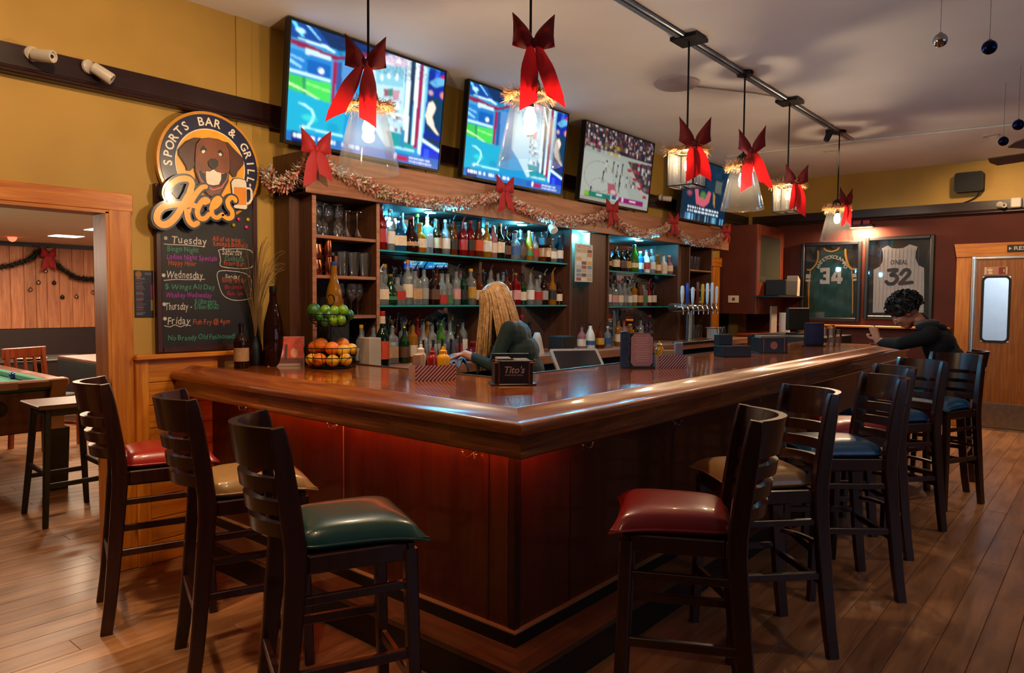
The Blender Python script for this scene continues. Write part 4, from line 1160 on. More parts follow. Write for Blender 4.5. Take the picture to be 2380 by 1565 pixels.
sub(MB().prism(D['nose'], fnB, dd + .0141, dd + .016), 'dog_nose', M_DKB)
for nm, wn in (('eyeL', 'whL'), ('eyeR', 'whR')):
    sub(MB().prism(D[nm], fnB, dd + .0111, dd + .012), 'dog_eye', M_DKB)
    sub(MB().prism(D[wn], fnB, dd + .0121, dd + .0126), 'eye_white', M_CREAM)
# beer mug
sub(MB().stroke(D['handle'], .012, fnB, dd, dd + .008), 'mug_handle', M_CREAM)
sub(MB().prism(grow(D['mug'], .004), fnB, dd - .001, dd + .008), 'mug_outline', M_NAVY)
sub(MB().prism(D['mug'], fnB, dd + .008, dd + .010), 'beer_mug', M_CREAM)
sub(MB().prism(D['beer'], fnB, dd + .010, dd + .0108), 'beer', M_BEER)
# script name: navy backing, navy drop, gold face
mb, m2 = MB(), MB()
for P, w_ in D['strokes']:
    Q = catmull(P, 6)
    n_ = len(Q)
    ws = [w_ * (.80 + .25 * math.sin(PI * (.15 + .8 * i / n_))) for i in range(n_)]
    mb.stroke(Q, [q + .022 for q in ws], fnB, .045, .085)
    m2.stroke(Q, ws, fnB, .085, .0885)
sub(mb, 'script_backing', M_NAVY)
sub(m2, 'script_lettering', M_GOLD)

bd = empty('menu_board', (2.0, YW, 1.5), 0, 'tall framed chalk menu board with coloured day specials', 'chalkboard')
def subm(mb, name, m, smooth=0):
    o = mb.build(name, m, bd, smooth=smooth); o.location = (-2.0, -YW, -1.5); return o
M_CHALKB = plain('chalkboard', '#1a1719', .55, var=.35, scale=5)
M_BFR = wood('board_frame', '#2a1008', '#451c10', 'Z', rough=.4, rand=.03)
bx0, bx1, bz0, bz1 = 1.706, 2.292, 1.126, 2.02
subm(MB().box(bx0 + .02, YW - .03, bz0 + .02, bx1 - .02, YW - .004, bz1 - .004), 'slate', M_CHALKB)
subm(MB().bbox(bx0, YW - .036, bz0, bx0 + .03, YW - .003, bz1, .004), 'frame_side', M_BFR)
subm(MB().bbox(bx1 - .03, YW - .036, bz0, bx1, YW - .003, bz1, .004), 'frame_side', M_BFR)
subm(MB().bbox(bx0 + .03, YW - .036, bz0, bx1 - .03, YW - .003, bz0 + .03, .004), 'frame_bottom', M_BFR)
CH = {'w': plain('chalk_white', '#c9c4bd', .8), 'g': plain('chalk_green', '#3f8f78', .8), 'o': plain('chalk_orange', '#b8502a', .8), 'p': plain('chalk_purple', '#a03ab0', .8), 'r': plain('chalk_red', '#b01a20', .8)}
chalk = {k: MB() for k in CH}
for t, c, (u, z), w_ in D['chalk']:
    line = MB()
    v, f = text_polys(t, .03)
    tw = max(p[0] for p in v)
    k = w_ / tw
    size = {'w': .058}.get(c, .04)
    if w_ < .12: size = .032
    rr = random.Random(t)
    cur = u
    for ch in t:
        if ch == ' ':
            cur += size * .3 * k * .03 / .03 * .45; continue
        vv, ff = text_polys(ch, size, .0003)
        cw = (max(p[0] for p in vv) + size * .08)
        sx = min(1.15, w_ / (sum((max(p[0] for p in text_polys(q, size, .0003)[0]) + size * .08) if q != ' ' else size * .3 for q in t)))
        a = rr.uniform(-.12, .12)
        put_text(line, ch, fnB, size, (cur, z + rr.uniform(-.002, .002)), .0003, .08, None, .0306, 0, 'l', a, sx)
        cur += cw * sx
    subm(line, 'chalk_words', CH[c])
for c, P in D['chalk_lines']:
    chalk[c].stroke(catmull(P, 4), .004, fnB, .0302, .0306, seg=5)
for u, z in D['bullets']:
    chalk['w'].prism([(u + .010 * math.cos(k * PI / 5), z + .010 * math.sin(k * PI / 5)) for k in range(10)], fnB, .0302, .0306)
for k, nm in (('w', 'white'), ('g', 'green'), ('o', 'orange'), ('p', 'purple'), ('r', 'red')):
    if chalk[k].v: subm(chalk[k], 'chalk_marks', CH[k])
DOT = {'p': plain('magnet_pink', '#d0206a', .3, coat=.5), 'y': plain('magnet_yellow', '#b8a020', .3, coat=.5)}
for i, ((u, z), c) in enumerate(D['dots']):
    nm = ('pink round magnet higher on the menu board', 'yellow round magnet higher on the menu board', 'yellow round magnet lower on the menu board', 'pink round magnet lower on the menu board')[i]
    MB().sphere(.0115, (0, -.005, 0), 14, 8, (1, .6, 1)).build('magnet', DOT[c], None, loc=(u, YW - .031, z), label=nm, cat='magnet', group='round magnets on the menu board')

# dark flyer on the yellow wall
pc = Pic(40, 90, '#1b1a2c')
pc.ell(.22, .09, .16, .07, '#8a5a30'); pc.rect(.55, .05, .9, .1, '#4a4a60'); pc.rect(.86, .3, .97, .6, '#7a1a4a'); pc.rect(.86, .62, .97, .85, '#8a7a20')
for i in range(22):
    pc.rect(.08, .17 + i * .036, .08 + .5 * (.6 + .4 * random.Random(i).random()), .17 + i * .036 + .016, ('#6a6a78', '#7a3038', '#585868')[i % 3])
fy = empty('flyer', (1.655, YW, 1.44), 0, 'small dark printed drinks flyer on the yellow wall by the opening', 'poster')
MB().box(-.048, -.004, -.123, .048, -.0005, .123).build('card', M_BLACKM, fy, smooth=0)
pc.build('print', lambda u, v: (-.047 + .094 * u, -.0046, .122 - .244 * v), M_PRINT, fy)

# ---------------------------------------------------------------- televisions
def studio():
    p = Pic(208, 118, '#1484b8')
    for k, c, al, P in TVP:
        if k == 'p': p.poly(P, c, al)
        elif k == 'e': p.ell((P[0][0] + P[1][0]) / 2, (P[0][1] + P[1][1]) / 2, abs(P[1][0] - P[0][0]) / 2 + .004, abs(P[1][1] - P[0][1]) / 2 + .004, c, al, .25)
        else: p.noise(P[0][0], P[0][1], P[1][0], P[1][1], c.split(), .03, al, 9)
    p.noise(.25, .0, .95, .2, ['#0a1a4a', '#143878', '#061238'], .02, .5, 3)
    for i in range(5): p.rect(.045 + i * .017, .922, .058 + i * .017, .958, '#d8e4f4')
    for i, w_ in enumerate((.03, .02, .05, .012, .018, .04, .03)): p.rect(.14 + i * .045, .925, .14 + i * .045 + w_ * .8, .955, '#c4dcf4')
    for i in range(12): p.rect(.775 + i * .013, .92, .783 + i * .013, .94, '#dce4f4')
    for i in range(13): p.rect(.775 + i * .013, .955, .785 + i * .013, .975, '#b8c8e4')
    p.blur(2)
    return p
def court():
    p = Pic(160, 96, '#a8aca0')
    p.rect(0, 0, 1, .3, '#2c2430')
    p.noise(0, 0, 1, .28, ['#c8b0b0', '#5a4a58', '#8a3038', '#e8d8c8', '#22303a', '#806048', '#382838'], .03, .9, 11)
    p.noise(0, .2, .5, .34, ['#a02040', '#d8d0c8', '#3a3040', '#c0a020', '#e0e0e0'], .045, .8, 12)
    p.poly([(0, .33), (.6, .36), (1, .62), (1, 1), (0, 1)], '#aab0a6')
    p.poly([(0, .36), (.5, .40), (.74, .98), (0, .98)], '#b4bab0'); p.ell(.22, .66, .2, .24, '#bcc2ba', .6, .4)
    for a in range(0, 60): 
        t0, t1 = a / 60 * 2 * PI, (a + 1) / 60 * 2 * PI
        p.line([(.24 + .2 * math.cos(t0), .66 + .2 * math.sin(t0)), (.24 + .2 * math.cos(t1), .66 + .2 * math.sin(t1))], .004, '#907858')
        p.line([(.26 + .13 * math.cos(t0), .8 + .12 * math.sin(t0)), (.26 + .13 * math.cos(t1), .8 + .12 * math.sin(t1))], .003, '#907858')
    p.poly([(.36, .72), (.46, .72), (.52, .88), (.38, .86)], '#b04058', .85); p.ell(.45, .83, .04, .03, '#e8c8c8', .8)
    p.poly([(.62, .36), (1, .32), (1, .75), (.9, .74)], '#483840'); p.noise(.66, .34, 1, .72, ['#b83048', '#d8d0c8', '#382830', '#204050', '#8a6a58'], .05, .95, 14)
    for i in range(7): p.poly([(.62 + i * .045, .46 + i * .055), (.68 + i * .045, .45 + i * .055), (.70 + i * .045, .49 + i * .055), (.64 + i * .045, .5 + i * .055)], ('#a83048', '#c8a8a0')[i % 2])
    for u, v, c in ((.32, .45, '#d8d8e0'), (.42, .44, '#6a5838'), (.48, .47, '#8a90b0'), (.55, .44, '#483850'), (.29, .6, '#283828'), (.47, .62, '#a0b0c8'), (.53, .6, '#20302c'), (.53, .7, '#2a5a40'), (.63, .6, '#b8c0d0'), (.14, .84, '#303040')):
        p.line([(u, v), (u - .004, v + .07)], .016, c); p.line([(u - .003, v + .07), (u - .016, v + .13)], .008, '#5a4030'); p.line([(u, v + .07), (u + .012, v + .13)], .008, '#5a4030'); p.ell(u + .003, v - .015, .011, .018, '#3a2418')
    p.rect(.06, .87, .42, .945, '#14806a'); p.rect(.06, .875, .12, .94, '#8fc020'); p.rect(.42, .87, .54, .945, '#b8c8d0'); p.rect(.44, .88, .5, .93, '#405868'); p.rect(.54, .87, .92, .945, '#96206a'); p.rect(.58, .875, .61, .94, '#e0c0d8')
    p.rect(.22, .895, .30, .92, '#d8f0e8'); p.rect(.70, .895, .80, .92, '#f0d8e8')
    p.rect(0, .95, 1, 1, '#a8a498')
    p.blur(1)
    return p
def advert():
    p = Pic(120, 68, '#10283c')
    p.noise(0, 0, 1, .5, ['#0c2030', '#183850', '#203a48'], .1, .7, 21)
    p.rect(.7, .25, .85, .45, '#6a6a58', .6)
    p.poly([(.25, .45), (.33, .45), (.36, .58), (.5, .6), (.56, .45), (.62, .48), (.6, .64), (.5, .74), (.32, .72)], '#c05868'); p.ell(.45, .55, .06, .06, '#508038', .9, .4); p.ell(.16, .56, .05, .04, '#b05060', .7, .4)
    p.poly([(.66, .45), (.72, .5), (.74, .72), (.69, .66)], '#a07838', .9)
    r = random.Random(4)
    for row, v in enumerate((.76, .82)):
        u = .15
        while u < .82:
            w_ = r.uniform(.02, .07); p.rect(u, v, u + w_, v + .035, '#dceaf4'); u += w_ + .018
    p.noise(.02, .88, 1, .98, ['#60b0d8', '#a0d8f0', '#184060', '#0c2838'], .05, .95, 8)
    p.blur(1)
    return p
TVM = {}
def make_tv(x0, x1, pic, strength, label):
    yt, yb, zt, zb = 3.65, 3.723, 3.015, 2.322
    tv = empty('television', ((x0 + x1) / 2, yb, zb), 0, label, 'television', 'televisions above the back bar')
    w2 = (x1 - x0) / 2
    H = math.hypot(zt - zb, yt - yb)
    t = math.atan2(yb - yt, zt - zb)
    tilt = Euler((t, 0, 0)).to_matrix()
    fn = lambda u, v, d: tuple(tilt @ Vector((u, -d, v)))
    b = .012
    mb = MB()
    for (u0, v0, u1, v1) in ((-w2, 0, -w2 + b, H), (w2 - b, 0, w2, H), (-w2 + b, 0, w2 - b, b + .006), (-w2 + b, H - b, w2 - b, H)):
        mb.prism([(u0, v0), (u1, v0), (u1, v1), (u0, v1)], fn, -.03, .004)
    mb.build('bezel', M_BLACK, tv, smooth=0)
    MB().prism([(-w2 + .002, .002), (w2 - .002, .002), (w2 - .002, H - .002), (-w2 + .002, H - .002)], fn, -.045, -.006).prism([(-.25, .12), (.25, .12), (.25, H - .15), (-.25, H - .15)], fn, -.075, -.045).build('housing', M_BLACKM, tv, smooth=0)
    m = vcol('screen_%.2f' % strength, strength)
    if pic is st_pic:
        cap_ = MB(); put_text(cap_, 'ESPN', lambda u, v, d: fn(-w2 + .045 + u, .038 + v, -.0035 + d), .034, (0, 0), .0015, .15, .10)
        cap_.build('caption', emit('caption_white', (.9, .95, 1), 1.3), tv, smooth=0)
    pic.build('screen', lambda u, v: fn(-w2 + b + (2 * w2 - 2 * b) * u, H - b - (H - 2 * b - .006) * v, -.002), m, tv)
    MB().box(-.06, .04, .2, .06, YW - yb - .003, .42).tube([(.2, .03, .1), (.22, .12, -.02), (.21, YW - yb - .01, -.08)], .005, 6).build('wall_bracket', M_BLACKM, tv, smooth=0)
    return tv
st_pic = studio()
make_tv(2.367, 3.612, st_pic, 1.75, 'large wall television with bright blue sports studio, nearest the round sign')
make_tv(3.84, 5.08, st_pic, 1.65, 'large wall television with blue sports studio behind the second pendant lamp')
make_tv(5.335, 6.568, court(), .85, 'wall television with a basketball game on screen')
make_tv(7.25, 8.43, advert(), 1.2, 'small looking dark blue television at the far end of the row')
# television on the far wall to the right, outside the picture: it shows in the mirror
tvr = empty('television', (XW - .06, -2.5, 2.0), -PI / 2, 'wall television on the far wall, seen only in the back bar mirror', 'television', 'televisions above the back bar')
MB().bbox(-.64, 0, 0, .64, .05, .72, .004).build('housing', M_BLACK, tvr)
st_pic.build('screen', lambda u, v: (-.62 + 1.24 * u, -.003, .70 - .68 * v), vcol('screen_1.75', 1.75), tvr)

# ---------------------------------------------------------------- framed jerseys
def make_frame(y0, y1, z0, z1, label):
    fr = empty('framed_jersey', (XW, (y0 + y1) / 2, z0), 0, label, 'picture', 'framed jerseys on the far wall')
    cy_, cz_ = (y0 + y1) / 2, z0
    def sb(mb, name, m, smooth=0):
        o = mb.build(name, m, fr, smooth=smooth); o.location = (-XW, -cy_, -cz_); return o
    w_ = .045
    for nm, (a, b, c, d) in {'frame_side': (y0, y0 + w_, z0, z1), 'frame_side2': (y1 - w_, y1, z0, z1), 'frame_bottom': (y0 + w_, y1 - w_, z0, z0 + w_), 'frame_top': (y0 + w_, y1 - w_, z1 - w_, z1)}.items():
        sb(MB().bbox(XW - .05, a, c, XW - .002, b, d, .008), nm.rstrip('2'), M_BLACK)
    sb(MB().box(XW - .012, y0 + .03, z0 + .03, XW - .004, y1 - .03, z1 - .03), 'mat_board', plain('frame_mat', '#1c1712', .6))
    sb(MB().box(XW - .040, y0 + .03, z0 + .03, XW - .038, y1 - .03, z1 - .03), 'glass_pane', glass('frame_glass', (1, 1, 1), 1, .9, 0, .02))
    return fr, sb
def cloth_panel(P, d0, amp, seed, n=44):
    """a jersey body: outline filled with a wrinkled grid"""
    ys = [p[0] for p in P]; zs = [p[1] for p in P]
    a, b, c, d_ = min(ys), max(ys), min(zs), max(zs)
    def inside(u, v):
        r_ = False
        for i in range(len(P)):
            (x0, y0), (x1, y1) = P[i], P[(i + 1) % len(P)]
            if (y0 > v) != (y1 > v) and u < (x1 - x0) * (v - y0) / (y1 - y0) + x0: r_ = not r_
        return r_
    mb = MB()
    # outline slab plus a wrinkled front
    mb.prism(P, fnF, d0 - .006, d0)
    N1, N2 = n, int(n * 1.4)
    for i in range(N1):
        for j in range(N2):
            u0, u1 = a + (b - a) * i / N1, a + (b - a) * (i + 1) / N1
            v0, v1 = c + (d_ - c) * j / N2, c + (d_ - c) * (j + 1) / N2
            if all(inside(u, v) for u in (u0, u1) for v in (v0, v1)):
                f_ = lambda u, v: amp * (math.sin(38 * (u * 1.3 + v * .8) + seed) * .5 + math.sin(23 * (v * 1.2 - u * .5) + seed * 2) * .5 + 1) + .0012
                mb.add([fnF(u0, v0, d0 + f_(u0, v0)), fnF(u1, v0, d0 + f_(u1, v0)), fnF(u1, v1, d0 + f_(u1, v1)), fnF(u0, v1, d0 + f_(u0, v1))], [(0, 1, 2, 3)])
    return mb
M_JG = plain('jersey_green', '#0c3a1c', .45, var=.15, sheen=.2)
M_JW = plain('jersey_white', '#d0c4bc', .6, var=.05)
M_JY = plain('jersey_gold', '#d89a18', .5)
M_JC = plain('jersey_cream', '#d8cabc', .5)
M_JN = plain('jersey_navy', '#1c2c4c', .5)
M_JK = plain('jersey_black', '#0c0c0c', .5)
J = D['j34']
f1, sb = make_frame(2.458, 3.194, 1.184, 2.19, 'black framed green basketball jersey with number 34')
sb(cloth_panel(J['body'], .018, .0028, 1.0), 'jersey', M_JG, 60)
mb = MB()
mb.stroke(catmull(J['neck'], 5), .020, fnF, .018, .026); mb.stroke(catmull(J['armL'], 5), .020, fnF, .018, .026); mb.stroke(catmull(J['armR'], 5), .022, fnF, .018, .026)
for k in ('sideL', 'sideR'): mb.stroke(catmull(J[k], 4), .012, fnF, .018, .026)
sb(mb, 'gold_trim', M_JY)
mb = MB()
for k in J['bandL'] + J['bandR']: mb.prism(k, fnF, .017, .0245)
sb(mb, 'cream_band', M_JC)
(ya, za), (yb_, _), (_, zt_) = J['num']
mb = MB()
fnT = lambda u, v, d: (XW - d, ya - u, v)
nw, nh = ya - yb_, zt_ - za
def num_block(S_, fn, d0, d1, mb):
    for (u0, v0, u1, v1) in S_: mb.prism([(u0, v0), (u1, v0), (u1, v1), (u0, v1)], fn, d0, d1)
h = nh; w1 = nw * .43
num_block([(0, 0, w1, h * .22), (0, h * .78, w1, h), (w1 * .62, h * .22, w1, h * .78), (w1 * .35, h * .40, w1 * .62, h * .60), (0, h * .22, w1 * .3, h * .28), (0, h * .72, w1 * .3, h * .78)], lambda u, v, d: (XW - d, ya - u, za + v), .026, .0275, mb)
o4 = nw * .50; w4 = nw * .5
mb.prism([(o4, h * .16), (o4 + w4, h * .16), (o4 + w4, h * .38), (o4, h * .38)], lambda u, v, d: (XW - d, ya - u, za + v), .026, .0275)
mb.prism([(o4 + w4 * .55, 0), (o4 + w4 * .86, 0), (o4 + w4 * .86, h), (o4 + w4 * .55, h)], lambda u, v, d: (XW - d, ya - u, za + v), .026, .0276)
mb.prism([(o4, h * .38), (o4 + w4 * .36, h * .38), (o4 + w4 * .72, h), (o4 + w4 * .5, h)], lambda u, v, d: (XW - d, ya - u, za + v), .026, .0277)
sb(mb, 'number', M_JC)
(na, nz), (nm_, nzt), (nb, nz2) = J['name']
mb = MB()
cy0 = (na + nb) / 2; half = (na - nb) / 2; rise = nzt - nz
Rr = (half * half + rise * rise) / (2 * rise)
th = math.asin(min(1, half / Rr)) if rise < half else PI / 2
arc_text(mb, 'ANTETOKOUNMPO', lambda u, v, d: (XW - d, -u, v), .062, (-cy0, nzt - Rr - .035), Rr, PI / 2 + th, PI / 2 - th, .0272, .002)
sb(mb, 'name_lettering', M_JC)
J = D['j32']
f2, sb = make_frame(1.668, 2.419, 1.219, 2.225, 'black framed white pinstripe basketball jersey with number 32')
sb(cloth_panel(J['body'], .018, .0016, 2.0), 'jersey', M_JW, 60)
mb = MB()
ys = [p[0] for p in J['body']]
for k in range(13):
    yy = min(ys) + .03 + (max(ys) - min(ys) - .06) * k / 12
    zt = 2.07 if .12 < (yy - min(ys)) / (max(ys) - min(ys)) < .88 else 1.78
    mb.stroke([(yy, 1.37), (yy, zt)], .003, fnF, .018, .0235, seg=4)
sb(mb, 'pinstripes', plain('pinstripe', '#8f8a9a', .6))
(ya, za), (yb_, _), (_, zt_) = J['num']
q = lambda P: [(ya - (ya - yb_) * u, za + (zt_ - za) * v) for u, v in P]
mb = MB()
mb.stroke(catmull(q([(.10, .92), (.42, .94), (.20, .62), (.38, .58), (.44, .34), (.32, .10), (.14, .06), (.02, .2)]), 6), .042, fnF, .0236, .0252)
mb.stroke(catmull(q([(.58, .66), (.72, .92), (.86, .9), (.9, .72), (.78, .45), (.55, .08)]), 6), .042, fnF, .0236, .0252)
mb.stroke(q([(.55, .07), (.75, .10), (1.0, .14)]), .042, fnF, .0236, .0253)
sb(mb, 'number', M_JK)
(na, nz), (nb, _) = J['name']
mb = MB()
put_text(mb, "O'NEAL", lambda u, v, d: (XW - d, na - u, v), .075, (0, nz), .002, .1, na - nb, .0245)
sb(mb, 'name_lettering', M_JN)

# picture light above the frames
pl = empty('picture_light', (XW, 2.46, 2.36), 0, 'small brown picture light glowing above the two framed jerseys', 'lamp')
MB().bbox(-.15, -.14, -.012, -.06, .14, .022, .005).build('shade', plain('bronze', '#3a1c12', .4, .4), pl)
MB().tube([(-.1, 0, .02), (-.07, 0, .07), (-.002, 0, .075)], .008, 8).build('arm', M_DKMETAL, pl)
MB().box(-.14, -.12, -.016, -.07, .12, -.0125).build('bulb', emit('picture_bulb', (1.0, .62, .28), 14), pl, smooth=0)
area('picture_lamp', (XW - .125, 2.46, 2.335), (XW - .03, 2.46, 1.75), .24, 62, (1.0, .62, .36), .07)
MB().bbox(-.06, -.10, 0, -.004, .10, .055, .006).build('exit_light_box', plain('red_plastic', '#8a1020', .3), None, loc=(XW, 2.47, 2.385), label='small red box above the picture light on the far wall', cat='box')

# sign above the kitchen door
ks = empty('door_sign', (XW - .04, .70, 2.03), 0, 'narrow dark sign with pale lettering on the kitchen door casing', 'sign')
MB().bbox(-.02, -.33, -.035, 0, .265, .04, .004).build('board', M_CHALKB, ks)
mb = MB(); put_text(mb, "RESTROOMS", lambda u, v, d: (-.0206 - d, .205 - u, v), .058, (0, -.018), .0008, 0, .42)
mb.prism([(.018, 0), (-.010, .017), (-.010, -.017)], lambda u, v, d: (-.0206 - d, .237 - u, v), 0, .0006)
mb.build('chalk_lettering', CH['w'], ks, smooth=0)
pc = Pic(40, 14, '#b8805a'); pc.rect(.0, 0, .1, 1, '#d8c8b0'); pc.ell(.25, .4, .12, .2, '#f0c8a0'); pc.ell(.27, .8, .1, .15, '#f0c8a0'); pc.rect(.62, 0, .92, 1, '#8a1418'); pc.rect(.82, .3, .88, .7, '#c8b0a0'); pc.rect(.92, .1, 1, .9, '#c8c090')
stk = empty('door_sticker', (XW + .009, 1.067, 1.79), 0, 'small red and copper sticker above the kitchen door window', 'sticker')
MB().box(-.002, -.108, -.042, 0, .108, .042).build('card', M_WHITE, stk, smooth=0)
pc.build('print', lambda u, v: (-.0026, .106 - .212 * u, .04 - .08 * v), M_PRINT, stk)

# black wall speaker with its lead
spk = empty('wall_speaker', (XW, 1.335, 2.783), 0, 'black box speaker mounted on the yellow far wall', 'speaker')
MB().prism(rrect(-.139, -.108, .139, .108, .03), lambda u, v, d: (-d, u, v), .04, .19).build('cabinet', M_BLACKM, spk)
MB().prism(rrect(-.125, -.094, .125, .094, .025), lambda u, v, d: (-d, u, v), .19, .197).build('grille', plain('speaker_grille', '#16161a', .8, var=.4, scale=120), spk)
MB().box(-.04, -.05, -.03, -.002, .05, .03).build('bracket', M_BLACK, spk, smooth=0)
MB().tube(catmull([(-.06, -.08, -.10), (-.05, -.07, -.15), (-.03, .0, -.19), (-.012, .07, -.213)], 6), .006, 6).build('cord', M_BLACK, spk)

# ---------------------------------------------------------------- security cameras
def bullet(loc, rz, pitch, label, wall='B'):
    c = empty('security_camera', loc, rz, label, 'camera', 'white security cameras')
    MB().lathe([(.034, 0), (.034, .012), (.024, .022), (.012, .026)], 18, M=Matrix.Rotation(PI / 2, 3, 'X')).build('mount', M_WHITE, c)
    R_ = Euler((pitch, 0, 0)).to_matrix()
    MB().tube([(0, -.022, 0), (.006, -.045, -.01)], .010, 8).build('joint', M_WHITE, c)
    Rt = Matrix.Rotation(math.radians(35), 3, 'Z') @ R_ @ Matrix.Rotation(PI / 2, 3, 'X')
    bd_ = MB().lathe([(.020, -.02), (.028, -.012), (.029, .075), (.027, .082), (.021, .082), (.020, .074)], 18, (.006, -.045, -.012), M=Rt)
    bd_.build('body', M_WHITE, c)
    MB().lathe([(.019, .073), (.009, .074), (.008, .078), (.001, .078)], 16, (.006, -.045, -.012), M=Rt).build('lens', M_BLACK, c)
    return c
bullet((1.165, YW - .019, 2.545), 0, .1, 'white bullet camera on the dark band, aimed straight out, nearest the corner')
bullet((1.40, YW - .019, 2.545), math.radians(25), .55, 'white bullet camera on the dark band, tilted down toward the bar')
bullet((7.15, YW - .019, 2.56), 0, .1, 'white bullet camera between the basketball and dark blue televisions')
c = bullet((XW - .019, 1.05, 2.52), -PI / 2, .1, 'white bullet camera on the far dark band above the kitchen door')
ab = MB().bbox(-.05, -.05, -.055, 0, .05, .055, .01).build('alarm_box', M_WHITE, None, loc=(XW - .019, .90, 2.53), label='small white alarm box on the far dark band beside the camera', cat='box')
# ---------------------------------------------------------------- ceiling track and pendants
M_CORD = plain('black_rod', '#0a0a0c', .4, .5)
tr = empty('track_rail', (0, 0, 0), 0, 'long silver lighting track along the ceiling above the bar', 'track')
MB().bbox(1.9, 2.075, ZC - .022, 7.6, 2.105, ZC - .001, .003).build('rail', M_SILVER, tr)
MB().tube([(1.9, 2.055, ZC - .012), (7.6, 2.055, ZC - .012)], .011, 8).build('conduit', M_SILVER, tr)
M_SHADE = glass('pendant_glass', (.93, .95, .97), 1.0, .25, .006, .05)
M_SHADEL = glass('lantern_glass', (.94, .96, .98), 1.0, .6, .03, .06)
M_BULB = emit('bulb_warm', (1.0, .80, .55), 60)
M_BULB2 = emit('bulb_candle', (1.0, .70, .38), 60)
M_RIB = cloth_thin('ribbon_red', (.15, .003, .005), .34, tcol=(.42, .006, .008))
M_RIBV = cloth_thin('ribbon_velvet', (.30, .003, .007), .08)
M_TIN = cloth_thin('tinsel_gold', '#d0a070', .45, .4)
M_TIN2 = plain('tinsel_silver_rose', '#b99688', .4, .3, var=.55, scale=60)

def tinsel_ring(R0, n, ln, seed, sq=False):
    r = random.Random(seed)
    mb = MB()
    for k in range(n):
        a = r.uniform(0, 2 * PI)
        if sq:
            t = ((a / (PI / 2)) % 1) * 2 - 1; q_ = int(a / (PI / 2)) % 4
            base = [(R0, t * R0), (-t * R0, R0), (-R0, -t * R0), (t * R0, -R0)][q_]
        else:
            base = (R0 * math.cos(a), R0 * math.sin(a))
        p = Vector((base[0], base[1], r.uniform(-.012, .012)))
        d = Vector((base[0], base[1], 0)).normalized() * r.uniform(.1, 1) + Vector((r.uniform(-.6, .6), r.uniform(-.6, .6), r.uniform(-.8, .9)))
        d.normalize()
        L_ = ln * r.uniform(.5, 1.1)
        s_ = d.orthogonal().normalized() * .0028
        mb.add([p - s_, p + s_, p + d * L_ + s_ * .6, p + d * L_ - s_ * .6], [(0, 1, 2, 3)])
    mb.tube([(R0 * math.cos(2 * PI * k / 24), R0 * math.sin(2 * PI * k / 24), 0) for k in range(24)], .008, 6, closed=True)
    return mb

def bow_parts(sz, seed, tl=(.30, .26), spread=(.35, .55), bent=True, thin=M_RIB, loop_up=.5):
    """a ribbon bow in the XZ plane facing -Y; origin at the knot"""
    root = empty('ribbon_bow')
    W_, H_ = sz * .60, sz * .44
    for s in (-1, 1):
        n, m_ = 9, 8
        vs, fs = [], []
        for side in (-1, 1):
            for i in range(n + 1):
                a = i / n
                for j in range(m_ + 1):
                    t = -1 + 2 * j / m_
                    hh = H_ * (.22 + .78 * a ** .5)
                    x = s * W_ * a * (1 - .05 * (1 - t * t) * a)
                    z = t * hh * (1.12 if t > 0 else .95) + loop_up * sz * .55 * a
                    y = side * sz * .20 * math.sin(PI * min(1, a * .98 + .02)) ** .8 * (1 - t * t) ** .6 - .012 + .02 * sz * math.sin(5 * t + 7 * a + seed + side)
                    vs.append((x, y, z))
        k0 = (n + 1) * (m_ + 1)
        for side in (0, 1):
            for i in range(n):
                for j in range(m_):
                    q = side * k0 + i * (m_ + 1) + j
                    fs.append((q, q + 1, q + m_ + 2, q + m_ + 1))
        for j in range(m_):
            q = n * (m_ + 1) + j
            fs.append((q, q + 1, k0 + q + 1, k0 + q))
        MB().add(vs, fs).build('loop', thin, root, smooth=70)
    MB().sphere(sz * .11, (0, -.02, 0), 12, 8, (1, .9, 1.2)).build('knot', thin, root, smooth=60)
    for s, L_, sp in ((-1, tl[0], spread[0]), (1, tl[1], spread[1])):
        n = 10
        vs, fs = [], []
        ww = sz * .50
        for i in range(n):
            t = i / (n - 1)
            x = s * (sz * .08 + sp * sz * .62 * t ** .9)
            z = -L_ * t
            y = -.016 - .09 * sz * math.sin(PI * t) - .045 * sz * math.sin(6 * t + seed)
            hw = ww * (.30 + .70 * min(1, t * 2.6)) * .5
            e = sz * .16 if i == n - 1 else 0
            vs += [(x - hw, y, z + (e if s > 0 else -e) * .9), (x, y - .03 * sz, z), (x + hw, y + .008, z - (e if s > 0 else -e) * .9)]
        for i in range(n - 1):
            a = i * 3
            fs += [(a, a + 1, a + 4, a + 3), (a + 1, a + 2, a + 5, a + 4)]
        MB().add(vs, fs).build('tail', thin, root, smooth=60)
    return root

def rod(o, z0, zc, r=.006):
    MB().tube([(0, 0, z0), (0, 0, zc)], r, 10).build('rod', M_CORD, o)

